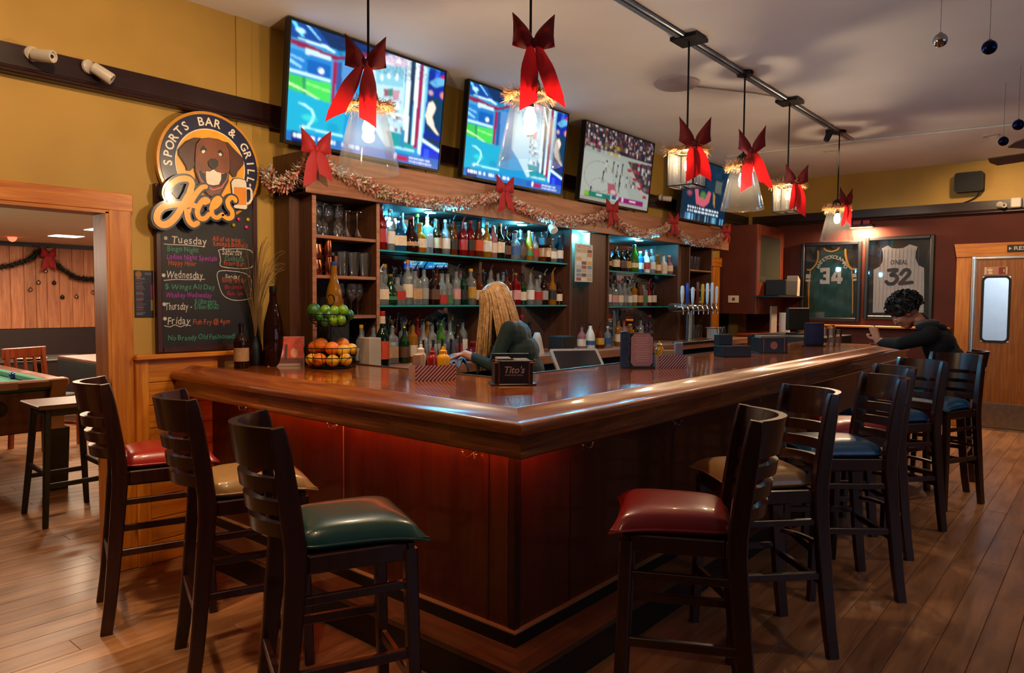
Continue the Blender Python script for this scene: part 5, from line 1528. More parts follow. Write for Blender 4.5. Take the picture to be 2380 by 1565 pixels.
def cone_pendant(x, y, zb, label):
    h = .305
    o = empty('pendant_lamp', (x, y, zb), 0, label, 'pendant lamp', 'pendant lamps over the bar')
    prof = [(.148, 0), (.150, .004), (.143, .03), (.11, .18), (.088, .27), (.080, .298), (.070, .306), (.03, .308)]
    MB().lathe(prof + [(.03, .305), (.068, .303), (.077, .296), (.085, .27), (.107, .18), (.140, .03), (.146, .002)], 40, cap=False).build('glass_shade', M_SHADE, o, smooth=60)
    MB().lathe([(.032, .300), (.052, .312), (.052, .33), (.04, .375), (.018, .39), (.006, .40)], 20).build('socket_cap', M_DKMETAL, o)
    MB().lathe([(.018, .30), (.018, .262), (.016, .258)], 14).build('socket', M_DKMETAL, o)
    MB().lathe([(.010, .262), (.016, .25), (.027, .222), (.029, .205), (.024, .186), (.012, .176), (.001, .174)], 18).build('bulb', M_BULB, o, smooth=60)
    rod(o, .395, ZC - .03 - zb)
    MB().lathe([(.055, ZC - .002 - zb), (.060, ZC - .012 - zb), (.055, ZC - .028 - zb), (.01, ZC - .034 - zb)], 24).build('canopy', M_DKMETAL, o)
    d = bpy.data.lights.new('pendant', 'POINT'); d.energy = 34; d.color = (1.0, .68, .38); d.shadow_soft_size = .03
    lo = bpy.data.objects.new('pendant_bulb_light', d); lo.location = (x, y, zb + .165); link(lo)
    return o
def lantern_pendant(x, y, zb, label, s=.085, h=.22):
    o = empty('pendant_lamp', (x, y, zb), 0, label, 'pendant lamp', 'pendant lamps over the bar')
    fr = MB()
    for sx in (-1, 1):
        for sy in (-1, 1):
            fr.box(sx * s - .004, sy * s - .004, 0, sx * s + .004, sy * s + .004, h)
    for z in (0, h - .008):
        for a in (-1, 1):
            fr.box(-s, a * s - .004, z, s, a * s + .004, z + .008).box(a * s - .004, -s, z, a * s + .004, s, z + .008)
    fr.box(-s * .5, -.004, -.002, s * .5, .004, .004)
    fr.build('frame', M_DKMETAL, o, smooth=0)
    for k in range(4):
        m = MB()
        for j in range(3):
            u0 = -s + .006 + j * (2 * s - .012) / 3
            m.bbox(u0 + .002, -s - .001, .012, u0 + (2 * s - .012) / 3 - .002, -s + .006, h - .012, .003)
        q = m.build('glass_panel', M_SHADEL, o, smooth=0); q.rotation_euler = (0, 0, k * PI / 2)
    MB().prism([(-s, -s), (s, -s), (s, s), (-s, s)], lambda u, v, d: (u * (1 - d * 3), v * (1 - d * 3), h + d), 0, .012).lathe([(.03, h + .012), (.022, h + .04), (.008, h + .05)], 16).build('top_cap', M_DKMETAL, o, smooth=30)
    MB().lathe([(.012, .03), (.012, .10), (.008, .104)], 12).build('candle_sleeve', M_WHITE, o)
    MB().lathe([(.008, .104), (.015, .125), (.010, .15), (.001, .168)], 12).build('bulb', M_BULB2, o, smooth=60)
    rod(o, h + .045, ZC - .03 - zb)
    MB().prism([(-.085, -.085), (.085, -.085), (.085, .085), (-.085, .085)], lambda u, v, d: (u, v, d), ZC - .03 - zb, ZC - .008 - zb).build('canopy', M_DKMETAL, o, smooth=0)
    d = bpy.data.lights.new('pendant', 'POINT'); d.energy = 16; d.color = (1.0, .64, .32); d.shadow_soft_size = .02
    lo = bpy.data.objects.new('pendant_bulb_light', d); lo.location = (x, y, zb + .175); link(lo)
    return o
cone_pendant(2.2, 2.745, 2.02, 'clear glass cone pendant hanging in front of the nearest television')
cone_pendant(2.565, 2.06, 2.03, 'clear glass cone pendant hanging in front of the second television')
lantern_pendant(4.105, 2.06, 2.12, 'square glass lantern pendant, the nearer of the two square ones')
cone_pendant(4.965, 2.06, 2.07, 'clear glass cone pendant between the two square lanterns')
lantern_pendant(5.86, 2.06, 2.135, 'square glass lantern pendant farther along the track')
cone_pendant(7.2, 2.06, 2.0, 'clear glass cone pendant, the farthest one, before the green jersey')
VIEW = math.radians(40.05 - 90)     # bows turned to the front of the bar
def put_bow(x, y, z, sz, seed, rz, tl, sp, label, up=.62):
    b = bow_parts(sz, seed, tl, sp, True, M_RIB, up)
    b.location = (x, y, z); b.rotation_euler = (0, 0, rz)
    return tag(b, label, 'bow', 'red ribbon bows on the pendant lamps')
put_bow(2.125, 2.67, 2.49, .155, 1, VIEW + .2, (.25, .265), (1.35, -.05), 'red ribbon bow tied on the glass cone nearest the round sign')
put_bow(2.49, 1.985, 2.53, .155, 2, VIEW + .1, (.27, .25), (.1, .95), 'red ribbon bow tied on the glass cone before the second television')
put_bow(4.02, 1.97, 2.36, .16, 3, VIEW, (.21, .20), (.0, .5), 'red ribbon bow tied on the nearer square lantern', .9)
put_bow(4.90, 1.97, 2.46, .155, 4, VIEW - .6, (.26, .25), (.2, 1.0), 'red ribbon bow tied on the cone pendant between the lanterns', 1.0)
put_bow(5.79, 1.97, 2.36, .15, 5, VIEW, (.20, .25), (.05, .35), 'red ribbon bow tied on the farther square lantern', .8)
put_bow(7.14, 1.98, 2.34, .15, 6, VIEW + .5, (.20, .19), (.1, .5), 'red ribbon bow tied on the farthest glass cone', .9)
for i, (x, y, z, R_, sq, lab) in enumerate(((2.2, 2.745, 2.33, .088, False, 'gold tinsel ring on the glass cone nearest the round sign'), (2.565, 2.06, 2.34, .088, False, 'gold tinsel ring on the glass cone before the second television'), (4.105, 2.06, 2.345, .092, True, 'gold tinsel ring round the top of the nearer square lantern'), (4.965, 2.06, 2.375, .088, False, 'gold tinsel ring on the cone pendant between the lanterns'), (5.86, 2.06, 2.36, .092, True, 'gold tinsel ring round the top of the farther square lantern'), (7.2, 2.06, 2.305, .088, False, 'gold tinsel ring on the farthest glass cone'))):
    o = empty('tinsel_ring', (x, y, z), 0, lab, 'tinsel', 'tinsel rings on the pendant lamps')
    tinsel_ring(R_, 620, .052, i, sq).build('strands', M_TIN, o, smooth=0, kind='stuff')

# spotlight head on the track, smoke detector, conduits
sl = empty('track_spotlight', (6.9, 2.09, ZC - .022), 0, 'black track spotlight head beside the farthest pendant', 'spotlight')
MB().box(-.02, -.015, -.02, .02, .015, 0).build('adapter', M_WHITE, sl, smooth=0)
MB().lathe([(.022, 0), (.026, .01), (.028, .08), (.034, .1), (.030, .1), (.02, .05)], 18, (0, 0, -.12), M=Euler((.3, .35, 0)).to_matrix()).tube([(0, 0, -.02), (.0, 0, -.06)], .006, 8).build('head', M_BLACKM, sl)
for x_, tx, nm_ in ((2.72, 4.0, 'added unseen track spotlight head brightening the long bottle shelves'), (2.5, 5.9, 'added unseen track spotlight head brightening the far bottle shelves')):
    s2 = empty('track_spotlight', (x_, 2.09, ZC - .022), 0, nm_, 'spotlight')  # unseen head, added to go with the bottle fill light
    MB().box(-.02, -.015, -.02, .02, .015, 0).build('adapter', M_WHITE, s2, smooth=0)
    MB().lathe([(.02, .0), (.03, .02), (.034, .09), (.031, .09), (.026, .03), (.001, .025)], 18, (-.02, -.03, -.07), M=(Vector((tx, 3.7, 1.5)) - Vector((x_, 2.09, 2.9))).to_track_quat('Z', 'Y').to_matrix()).build('head', M_BLACKM, s2)
sd = empty('ceiling_disc', (4.90, 2.55, ZC), 0, 'flat white round ceiling speaker behind the pendants', 'ceiling speaker')
MB().lathe([(.165, -.001), (.165, -.012), (.14, -.028), (.001, -.03)], 36).build('cover', plain('white_disc', '#b8aeb4', .5), sd)
cd = MB().tube([(5.02, 2.5, ZC - .006), (5.5, 2.2, ZC - .006), (5.75, 2.08, ZC - .006)], .005, 6).build('ceiling_wire', plain('wire_cream', '#a89480', .5), None, label='thin pale wire from the ceiling disc to the track', cat='wire')
cd = MB().tube([(7.63, 3.35, ZC - .012), (7.68, 2.2, ZC - .012), (7.9, .2, ZC - .012)], .012, 8).build('ceiling_conduit', plain('conduit_grey', '#d8d0c8', .45), None, label='long pale conduit crossing the ceiling toward the kitchen door', cat='pipe')

# hanging baubles
def bauble(x, y, z, r_, m, label, ln):
    b = empty('bauble', (x, y, z), 0, label, 'ornament', 'baubles hanging from the ceiling')
    MB().sphere(r_, (0, 0, 0), 22, 14).build('ball', m, b, smooth=60)
    MB().lathe([(r_ * .24, r_ * .94), (r_ * .24, r_ * 1.12), (r_ * .05, r_ * 1.16)], 12).build('cap', M_STEEL, b)
    MB().tube([(0, 0, r_ * 1.15), (0, 0, ZC - z - .001)], .0009, 4).build('thread', M_BLACKM, b)
M_BSIL = plain('bauble_silver', '#b8b4b0', .12, 1.0, var=.3, scale=30)
M_BBLU = plain('bauble_blue', '#0c1a4a', .15, .9, var=.3, scale=30)
bauble(4.2, .735, 2.74, .034, M_BSIL, 'silver bauble hanging from the ceiling', .3)
bauble(4.2, .525, 2.66, .034, M_BBLU, 'dark blue bauble beside the silver one', .4)
bauble(6.0, .566, 2.635, .036, M_BBLU, 'dark blue bauble at the end of the ceiling conduit', .4)
bauble(6.4, .69, 2.61, .034, M_BBLU, 'dark blue bauble just below the ceiling conduit', .4)
# ceiling fan, only its blade ends show
fn_ = empty('ceiling_fan', (6.05, .18, 2.44), 0, 'dark ceiling fan, only blade ends in view, at the picture edge', 'fan')
MB().lathe([(.03, .585), (.06, .56), (.012, .54), (.012, .1), (.09, .08), (.11, .02), (.10, -.05), (.04, -.09)], 24).build('motor', M_DKMETAL, fn_)
for k in range(5):
    a = 2 * PI * k / 5 + 1.25
    m = MB().prism([(.1, -.04), (.2, -.06), (.58, -.07), (.60, 0), (.58, .07), (.2, .06), (.1, .04)], lambda u, v, d: (u, v, d + v * .22), -.004, .004).build('blade', M_TRIM, fn_)
    m.rotation_euler = (0, 0, a)
# downlight fittings, added along with the fill lamps
DL_LAB = ('above the round sign', 'above the backless stool', 'above the three near stools', 'above the red stool at the long front', 'above the blue stools', 'before the kitchen door', 'facing the kitchen door', 'facing the far corner cupboard')
for i, (x, y, aim, pw, cone) in enumerate(FILL_SPOTS):
    dl = empty('fill_spot_fitting', (x, y, ZC), 0, 'added ceiling fill light ' + DL_LAB[i], 'ceiling light', 'added ceiling fill lights')
    MB().lathe([(.075, -.001), (.075, -.006), (.055, -.008), (.05, -.002)], 24).build('trim_ring', M_WHITE, dl)

# ---------------------------------------------------------------- garland on the fascia, with its bows
FZ = CF - .042
gp = []
knots = [(2.432, 2.235), (4.065, 2.205), (5.535, 2.205), (6.70, 2.20), (7.985, 2.20)]
sag = [.155, .125, .135, .14]
path = []
for (a, za), (b, zb_), s_ in zip(knots[:-1], knots[1:], sag):
    for k in range(24):
        t = k / 24
        path.append(Vector((a + (b - a) * t, FZ - .035, za + (zb_ - za) * t - s_ * 4 * t * (1 - t))))
path.append(Vector((7.985, FZ - .035, 2.20)))
left_tail = [Vector(p) for p in catmull([(2.432, FZ - .035, 2.235), (2.38, FZ + .02, 2.14), (2.355, FZ + .12, 2.075), (2.33, FZ + .2, 2.09), (2.325, FZ + .26, 2.17)], 6)]
gl = empty('tinsel_garland', (0, 0, 0), 0, 'long rose and silver tinsel garland swagged along the back bar fascia', 'garland')
r = random.Random(8)
M_GAR = [plain('tinsel_rose', '#d08474', .35, .1, var=.5, scale=50), plain('tinsel_pale', '#ecd4c6', .3, .15, var=.5, scale=50), plain('tinsel_green', '#a08a68', .4, .1, var=.5, scale=50)]
mb = MB()
def strands(pa, per, ln):
    for i in range(len(pa) - 1):
        d0 = (pa[i + 1] - pa[i])
        dn = d0.normalized()
        for k in range(int(per * d0.length) + 1):
            p = pa[i] + d0 * r.random()
            a = r.uniform(0, 2 * PI)
            u_ = dn.orthogonal().normalized(); v_ = dn.cross(u_)
            d = (u_ * math.cos(a) + v_ * math.sin(a) + dn * r.uniform(-.5, .5)).normalized()
            if d.y > .3 and p.y < FZ: d.y *= -1
            L_ = ln * r.uniform(.55, 1.05)
            s_ = d.cross(dn).normalized() * .0056
            mb.add([p - s_, p + s_, p + d * L_ + s_, p + d * L_ - s_], [(0, 1, 2, 3)], r.choice((0, 0, 0, 1, 1, 1, 2)))
strands(path, 950, .052)
strands(left_tail, 1300, .062)
mb.build('strands', M_GAR, gl, smooth=0, kind='stuff')
MB().tube(path, .012, 6).tube(left_tail, .012, 6).build('core', M_GAR[0], gl)
labs = ['red velvet bow at the start of the garland, the largest, under the nearest television', 'red velvet bow on the garland under the second television', 'red velvet bow on the garland under the basketball television', 'red velvet bow on the garland between the last two televisions', 'red velvet bow at the far end of the garland']
for i, ((x, z), sz, tl) in enumerate(zip(knots, (.145, .14, .135, .13, .13), ((.20, .16), (.16, .155), (.155, .11), (.14, .14), (.11, .13)))):
    b = bow_parts(sz, i + 20, tl, (.35, .5), True, M_RIBV, .50)
    b.location = (x + .0, FZ - .075, z + .03); b.rotation_euler = (0, 0, -.3 if i == 0 else -.2)
    tag(b, labs[i], 'bow', 'red bows on the garland')
# ---------------------------------------------------------------- bottles and glasses
BOT = {  # profile (r, z) in units of total height 1 with body radius given separately
    'round': [(0.0, 0), (.92, 0), (1, .015), (1, .58), (.96, .63), (.60, .72), (.36, .77), (.33, .80), (.33, .96)],
    'wine': [(0.0, 0), (.95, 0), (1, .015), (1, .50), (.95, .57), (.62, .66), (.42, .71), (.37, .76), (.36, .96)],
    'tall': [(0.0, 0), (.94, 0), (1, .012), (1, .68), (.9, .72), (.45, .78), (.40, .82), (.40, .97)],
    'squat': [(0.0, 0), (.94, 0), (1, .03), (1, .48), (.88, .58), (.5, .66), (.40, .70), (.38, .94)],
    'taper': [(0.0, 0), (.9, 0), (.95, .02), (1, .35), (.9, .55), (.6, .70), (.36, .82), (.32, .95)],
    'bell': [(0.0, 0), (.95, 0), (1, .03), (1, .3), (.85, .45), (.55, .60), (.38, .75), (.34, .95)],
}
LIQ = {'amber': glass('bottle_amber', '#7a3408', .97, .9, .45), 'clear': glass('bottle_clear', '#dfe8ea', .8, 1.6, .16), 'green': glass('bottle_green', '#0e3a18', .97, 1.0, .5),
       'brown': glass('bottle_brown', '#2c1006', .98, 1.0, .6), 'red': glass('bottle_red', '#8a0c0c', .97, 1.0, .5), 'blue': glass('bottle_blue', '#1c6aa8', .95, 1.0, .35),
       'gold': glass('bottle_gold', '#b87a18', .95, 1.0, .45), 'pink': glass('bottle_pink', '#c88a90', .9, 1.0, .4), 'white': plain('bottle_white', '#cfd0cc', .35, coat=.4), 'black': plain('bottle_black', '#0c0a0c', .25, coat=.5),
       'dark green': glass('bottle_dgreen', '#06200e', .98, 1.0, .65), 'purple': glass('bottle_purple', '#3a0c3a', .97, 1.0, .55), 'bright green': glass('bottle_bgreen', '#4a8a18', .95, 1.0, .5)}
LAB = {'cream': '#cdbba6', 'white': '#cfccc8', 'red': '#a01c18', 'black': '#15120f', 'tan': '#a8835c', 'green': '#2a6a3c', 'orange': '#c2431a', 'blue': '#24508a', 'gold': '#b88a30', 'pink': '#c08a8c', 'grey': '#8a8886', 'brown': '#553420'}
LABM = {k: plain('label_' + k, v, .55, var=.14, scale=45) for k, v in LAB.items()}
CAPM = {'black': plain('cap_black', '#0d0c0d', .4), 'red': plain('cap_red', '#9a1a14', .4), 'gold': plain('cap_gold', '#b08a3a', .3, .8), 'silver': plain('cap_silver', '#a8a8aa', .25, .9), 'cork': plain('cap_cork', '#a0703c', .7, var=.2), 'white': plain('cap_white', '#cfcac4', .45), 'green': plain('cap_green', '#1c5a30', .4), 'yellow': plain('cap_yellow', '#c8981c', .4), 'blue': plain('cap_blue', '#1c3c7a', .4)}
_bm = {}
def lathe_me(key, prof, mat, seg=16, sq=False):
    if key not in _bm:
        mb = MB().lathe(prof, seg, cap=True)
        if sq:
            out = []
            for x, y, z in mb.v:
                r_ = math.hypot(x, y)
                if r_ > 1e-6:
                    a = math.atan2(y, x); k = 1 / max(abs(math.cos(a)), abs(math.sin(a)))
                    k = 1 + (min(k, 1.28) - 1) * min(1, max(0, (r_ / prof[2][0] - .5) * 2))
                    x, y = x * k * .88, y * k * .88
                out.append((x, y, z))
            mb.v = out
        _bm[key] = mb.mesh('bottle_body', mat, 40)
    return _bm[key]
def bottle(x, y, z, kind, r_, h, liq, lab, cap, label, group, pour=False, sq=False, lz=(.16, .46), cat='bottle', neck_label=None, name='bottle'):
    o = empty(name, (x, y, z + .0005), rnd.uniform(-.5, .5), label, cat, group)
    prof = [(max(1e-5, a * r_), b * h) for a, b in BOT[kind]]
    inst('body', lathe_me((kind, r_, h, liq, sq), prof, LIQ[liq], 16, sq), o)
    if lab:
        key = ('lab', kind, r_, h, lab, sq, lz)
        if key not in _bm:
            top = min(lz[1], [b for a, b in BOT[kind] if a >= .99][-1] - .02) * h
            R_ = r_ + .0012
            mb = MB().lathe([(R_, lz[0] * h), (R_, top)], 16, cap=False)
            if sq:
                mb.v = [((lambda a, k: (R_ * math.cos(a) * k * .89, R_ * math.sin(a) * k * .89, zz))(math.atan2(yy, xx), min(1.28, 1 / max(abs(math.cos(math.atan2(yy, xx))), abs(math.sin(math.atan2(yy, xx))))))) for xx, yy, zz in mb.v]
            _bm[key] = mb.mesh('bottle_label', LABM[lab], 40)
        inst('paper_label', _bm[key], o)
    if neck_label:
        key = ('nl', kind, r_, h, neck_label)
        if key not in _bm:
            _bm[key] = MB().lathe([(.42 * r_ + .001, .79 * h), (.40 * r_ + .001, .92 * h)], 12, cap=False).mesh('neck_label', LABM[neck_label], 40)
        inst('neck_label', _bm[key], o)
    rn = prof[-1][0]
    key = ('cap', round(rn, 4), round(h, 3), cap, pour)
    if key not in _bm:
        if pour:
            mb = MB().lathe([(rn * .9, .955 * h), (rn * 1.05, .97 * h), (rn * .8, h), (.004, h + .008)], 12).tube([(0, 0, h), (.004, -.01, h + .025), (.012, -.025, h + .045)], [.0055, .0045, .0035], 8)
        else:
            mb = MB().lathe([(rn * 1.08, .925 * h), (rn * 1.12, .93 * h), (rn * 1.1, h), (rn * .9, h + .002), (.0005, h + .002)], 12)
        _bm[key] = mb.mesh('bottle_cap', CAPM[cap], 40)
    inst('pourer' if pour else 'cap', _bm[key], o)
    return o
def row(where, group, x0, x1, y, z, spec, jitter=.006, tail='counting from the left'):
    n = len(spec)
    for i, s in enumerate(spec):
        x = x0 + (x1 - x0) * (i + .5) / n + rnd.uniform(-jitter, jitter)
        kind, r_, h, liq, lab, cap = s[:6]
        ex = s[6] if len(s) > 6 else {}
        lt = '%s %s bottle%s, %s %s' % ({'tall': 'tall', 'squat': 'squat', 'round': 'round', 'wine': 'slim', 'taper': 'tapered', 'bell': 'bell-shaped'}[kind], liq, (' with %s label' % lab) if lab else '', ORD[i + 1] + ' from left', where)
        lt = lt.replace(' the ', ' ')
        bottle(x, y + rnd.uniform(-.012, .012), z, kind, r_, h, liq, lab, cap, lt, group, **ex)
P_ = {'pour': True}
Q_ = {'sq': True}
PQ = {'pour': True, 'sq': True}
G1 = 'bottles on the upper glass shelf, long section'
front1 = [('round', .040, .285, 'red', 'red', 'red'), ('tall', .034, .27, 'clear', 'white', 'silver'), ('squat', .048, .22, 'blue', 'cream', 'blue', Q_), ('bell', .055, .235, 'brown', 'tan', 'red'), ('squat', .05, .20, 'gold', 'cream', 'cork'), ('tall', .036, .255, 'clear', 'grey', 'silver', PQ), ('round', .036, .24, 'brown', 'tan', 'black'), ('round', .036, .245, 'clear', 'white', 'white'), ('tall', .033, .25, 'amber', 'black', 'black', P_), ('round', .034, .25, 'red', 'red', 'red', P_), ('tall', .032, .262, 'red', 'black', 'red'),
          ('round', .036, .27, 'amber', 'orange', 'black', P_), ('wine', .038, .265, 'gold', 'white', 'white'), ('tall', .033, .25, 'pink', 'cream', 'silver'), ('wine', .039, .27, 'dark green', 'cream', 'gold'), ('round', .036, .225, 'brown', 'brown', 'black', PQ), ('squat', .046, .225, 'clear', 'blue', 'black'), ('tall', .042, .235, 'black', 'brown', 'black', Q_), ('taper', .038, .24, 'gold', 'green', 'cork'), ('round', .034, .22, 'clear', 'red', 'blue'), ('tall', .036, .24, 'amber', 'tan', 'black', Q_), ('round', .038, .255, 'brown', 'cream', 'red'), ('squat', .045, .2, 'clear', 'white', 'silver'), ('round', .036, .23, 'blue', 'white', 'silver')]
row('on the upper long shelf', G1, 3.01, 5.05, 3.69, 1.743, front1)
back1 = [('tall', .033, .26, 'clear', 'grey', 'silver'), ('round', .036, .27, 'clear', 'blue', 'white'), ('wine', .036, .28, 'dark green', 'tan', 'gold'), ('round', .036, .26, 'clear', 'white', 'red'), ('tall', .034, .27, 'amber', 'cream', 'black'), ('round', .036, .26, 'clear', 'cream', 'silver'), ('tall', .034, .28, 'brown', 'gold', 'gold'), ('round', .036, .25, 'clear', 'white', 'blue'), ('wine', .036, .27, 'red', 'cream', 'red'), ('round', .036, .26, 'amber', 'white', 'black'), ('tall', .034, .25, 'clear', 'grey', 'silver'), ('round', .036, .265, 'brown', 'tan', 'black')]
row('in the upper long back row', G1, 3.08, 5.0, 3.80, 1.743, back1)
G2 = 'bottles on the lower glass shelf, long section'
front2 = [('squat', .050, .22, 'clear', 'cream', 'white', PQ), ('bell', .048, .20, 'green', 'green', 'gold'), ('squat', .048, .20, 'clear', 'red', 'black', Q_), ('round', .036, .30, 'clear', 'cream', 'cork'), ('tall', .042, .24, 'clear', 'tan', 'black', PQ), ('tall', .034, .25, 'clear', 'grey', 'black', P_), ('round', .037, .235, 'brown', 'brown', 'black', PQ), ('squat', .044, .235, 'clear', 'red', 'black', {'pour': True, 'lz': (.05, .3)}), ('squat', .044, .235, 'clear', 'green', 'black', {'pour': True, 'lz': (.05, .3)}), ('tall', .033, .25, 'clear', 'pink', 'black', P_), ('round', .034, .24, 'green', 'black', 'black', P_), ('tall', .036, .265, 'clear', 'gold', 'yellow', {'sq': True, 'lz': (.18, .5)}), ('round', .038, .24, 'amber', 'cream', 'black', Q_)]
row('on the lower long shelf, nearer part', G2, 3.01, 4.03, 3.69, 1.385, front2)
front2b = [('tall', .033, .26, 'clear', 'white', 'silver', P_), ('round', .035, .25, 'clear', 'grey', 'black', P_), ('tall', .038, .24, 'amber', 'cream', 'black', Q_), ('tall', .038, .25, 'red', 'pink', 'gold', Q_), ('round', .037, .225, 'green', 'cream', 'black'), ('wine', .034, .26, 'clear', 'white', 'gold', P_), ('squat', .046, .23, 'clear', 'red', 'black', Q_), ('tall', .034, .255, 'brown', 'grey', 'silver', P_), ('wine', .036, .27, 'gold', 'black', 'gold', P_), ('round', .04, .20, 'brown', 'cream', 'black')]
row('on the lower long shelf, farther part', G2, 4.08, 5.05, 3.69, 1.385, front2b)
back2 = [('tall', .034, .27, 'clear', 'white', 'yellow'), ('round', .036, .26, 'clear', 'blue', 'silver'), ('tall', .034, .27, 'amber', 'cream', 'black'), ('round', .036, .25, 'clear', 'cream', 'red'), ('wine', .036, .27, 'brown', 'tan', 'gold'), ('round', .036, .26, 'clear', 'grey', 'silver'), ('tall', .034, .26, 'amber', 'tan', 'black'), ('round', .036, .25, 'clear', 'white', 'white')]
row('in the lower long back row', G2, 3.06, 5.0, 3.80, 1.385, back2)
G3 = 'bottles on the back counter, long section'
cnt = [('round', .036, .23, 'clear', 'cream', 'black', P_), ('tall', .034, .25, 'clear', 'orange', 'black', P_), ('tall', .038, .24, 'amber', 'cream', 'black', PQ), ('tall', .04, .245, 'clear', 'tan', 'silver', PQ), ('round', .036, .24, 'green', 'brown', 'gold', P_), ('tall', .034, .25, 'gold', 'cream', 'black', P_), ('wine', .036, .26, 'clear', 'grey', 'black', P_), ('tall', .034, .25, 'clear', 'white', 'black', P_), ('round', .036, .25, 'bright green', 'cream', 'green', P_), ('wine', .034, .27, 'clear', 'blue', 'black', P_), ('round', .036, .24, 'brown', 'red', 'black', P_)]
row('on the back counter near the bartender', G3, 2.80, 3.75, 3.62, 1.0, cnt)
cnt2 = [('tall', .033, .29, 'clear', 'white', 'silver', P_), ('wine', .036, .28, 'dark green', 'gold', 'gold'), ('tall', .034, .27, 'clear', 'blue', 'blue', P_), ('round', .036, .28, 'red', 'white', 'red', P_), ('round', .036, .26, 'gold', 'cream', 'yellow'), ('tall', .034, .27, 'clear', 'grey', 'silver'), ('wine', .036, .29, 'green', 'cream', 'gold'), ('round', .037, .27, 'clear', 'white', 'black')]
row('on the counter by the mirror', G3, 3.05, 4.0, 3.80, 1.0, cnt2)
cnt3 = [('wine', .036, .27, 'gold', 'gold', 'gold'), ('tall', .034, .26, 'bright green', 'gold', 'gold'), ('taper', .042, .27, 'gold', 'tan', 'cork'), ('wine', .04, .30, 'red', 'red', 'red'), ('round', .038, .24, 'brown', 'brown', 'black')]
row('on the counter beside the bartender', G3, 4.10, 4.72, 3.72, 1.0, cnt3)
G4 = 'bottles on the upper glass shelf, short section'
f4 = [('wine', .042, .22, 'dark green', 'gold', 'black', {'lz': (.2, .4)}), ('wine', .042, .23, 'dark green', 'cream', 'green'), ('squat', .045, .20, 'black', 'brown', 'black'), ('round', .038, .22, 'brown', 'gold', 'black'), ('taper', .05, .27, 'bright green', 'cream', 'green'), ('tall', .038, .21, 'blue', 'white', 'white'), ('round', .04, .23, 'white', 'red', 'blue'), ('tall', .044, .245, 'clear', 'white', 'silver'), ('squat', .044, .20, 'gold', 'cream', 'cork'), ('squat', .044, .20, 'white', 'cream', 'cork'), ('squat', .044, .20, 'pink', 'cream', 'white')]
row('on the upper short shelf', G4, 5.74, 7.02, 3.69, 1.707, f4)
G5 = 'bottles on the lower glass shelf, short section'
f5 = [('tall', .038, .24, 'clear', 'white', 'silver', PQ), ('tall', .044, .225, 'clear', 'pink', 'black', PQ), ('round', .038, .225, 'clear', 'cream', 'red', P_), ('tall', .036, .235, 'clear', 'grey', 'black', P_), ('squat', .044, .22, 'clear', 'white', 'silver', Q_), ('tall', .036, .24, 'gold', 'cream', 'black', P_), ('round', .036, .23, 'amber', 'tan', 'black', P_), ('tall', .038, .23, 'clear', 'green', 'black', PQ), ('round', .034, .235, 'red', 'cream', 'red', P_), ('tall', .036, .24, 'brown', 'cream', 'black')]
row('on the lower short shelf', G5, 5.74, 6.72, 3.69, 1.371, f5)
b5 = [('tall', .036, .27, 'clear', 'white', 'blue'), ('round', .036, .25, 'amber', 'orange', 'gold'), ('tall', .034, .27, 'clear', 'red', 'red'), ('round', .036, .26, 'clear', 'grey', 'silver'), ('tall', .036, .27, 'gold', 'cream', 'black'), ('round', .036, .25, 'brown', 'tan', 'black')]
row('in the lower short back row', G5, 5.8, 6.9, 3.80, 1.371, b5)
G6 = 'bottles on the back counter, short section'
row('on the counter past the column', G6, 5.05, 5.62, 3.52, 1.0, [('round', .038, .20, 'pink', 'cream', 'black', P_), ('taper', .044, .22, 'white', 'blue', 'black'), ('round', .036, .20, 'amber', 'gold', 'black', P_), ('round', .034, .19, 'clear', 'blue', 'white')])
row('on the counter before the short mirror', G6, 5.78, 6.5, 3.6, 1.0, [('tall', .034, .24, 'gold', 'cream', 'black', P_), ('round', .036, .23, 'pink', 'pink', 'red'), ('tall', .04, .20, 'gold', 'gold', 'yellow', Q_), ('wine', .036, .25, 'brown', 'gold', 'black'), ('tall', .034, .24, 'clear', 'white', 'black', P_), ('wine', .035, .28, 'purple', 'black', 'black'), ('wine', .035, .28, 'brown', 'brown', 'red')])

# glassware
M_GLASS = glass('drinking_glass', (.95, .97, .98), .35, 2.4, .02, .05)
def wine_me():
    return MB().lathe([(.032, 0), (.032, .003), (.004, .008), (.004, .085), (.022, .10), (.035, .13), (.036, .155), (.030, .195)], 18, cap=False).mesh('wine_glass', M_GLASS, 60)
def pint_me(h=.15):
    return MB().lathe([(.001, .004), (.030, .0), (.031, .004), (.043, h), (.041, h), (.029, .012), (.001, .012)], 18, cap=False).mesh('pint_glass', M_GLASS, 60)
def martini_me():
    return MB().lathe([(.034, 0), (.034, .003), (.004, .008), (.0035, .10), (.05, .165)], 18, cap=False).mesh('martini_glass', M_GLASS, 60)
WG, PG, MG = wine_me(), pint_me(), martini_me()
def gl_row(name, me, pts, z, cat, where, group, flip=0, h=0):
    for i, (x, y) in enumerate(pts):
        o = inst(name, me, None, (x, y, z + (h if flip else .001)), (PI if flip else 0, 0, rnd.random()))
        tag(o, '%s, %s from left %s' % ({'wine_glass': 'clear stemmed wine glass', 'pint_glass': 'clear pint glass', 'martini_glass': 'clear martini glass'}[name] + (' upside down' if flip else ''), ORD[i + 1], where), cat, group)
gl_row('wine_glass', WG, [(2.56 + .075 * k, 3.68 + .04 * (k % 2)) for k in range(3)], 1.80, 'glass', 'on the top left bay shelf', 'glasses in the left shelf bay', True, .196)
gl_row('martini_glass', MG, [(2.78 + .085 * k, 3.69) for k in range(2)], 1.80, 'glass', 'on the top left bay shelf', 'glasses in the left shelf bay', True, .166)
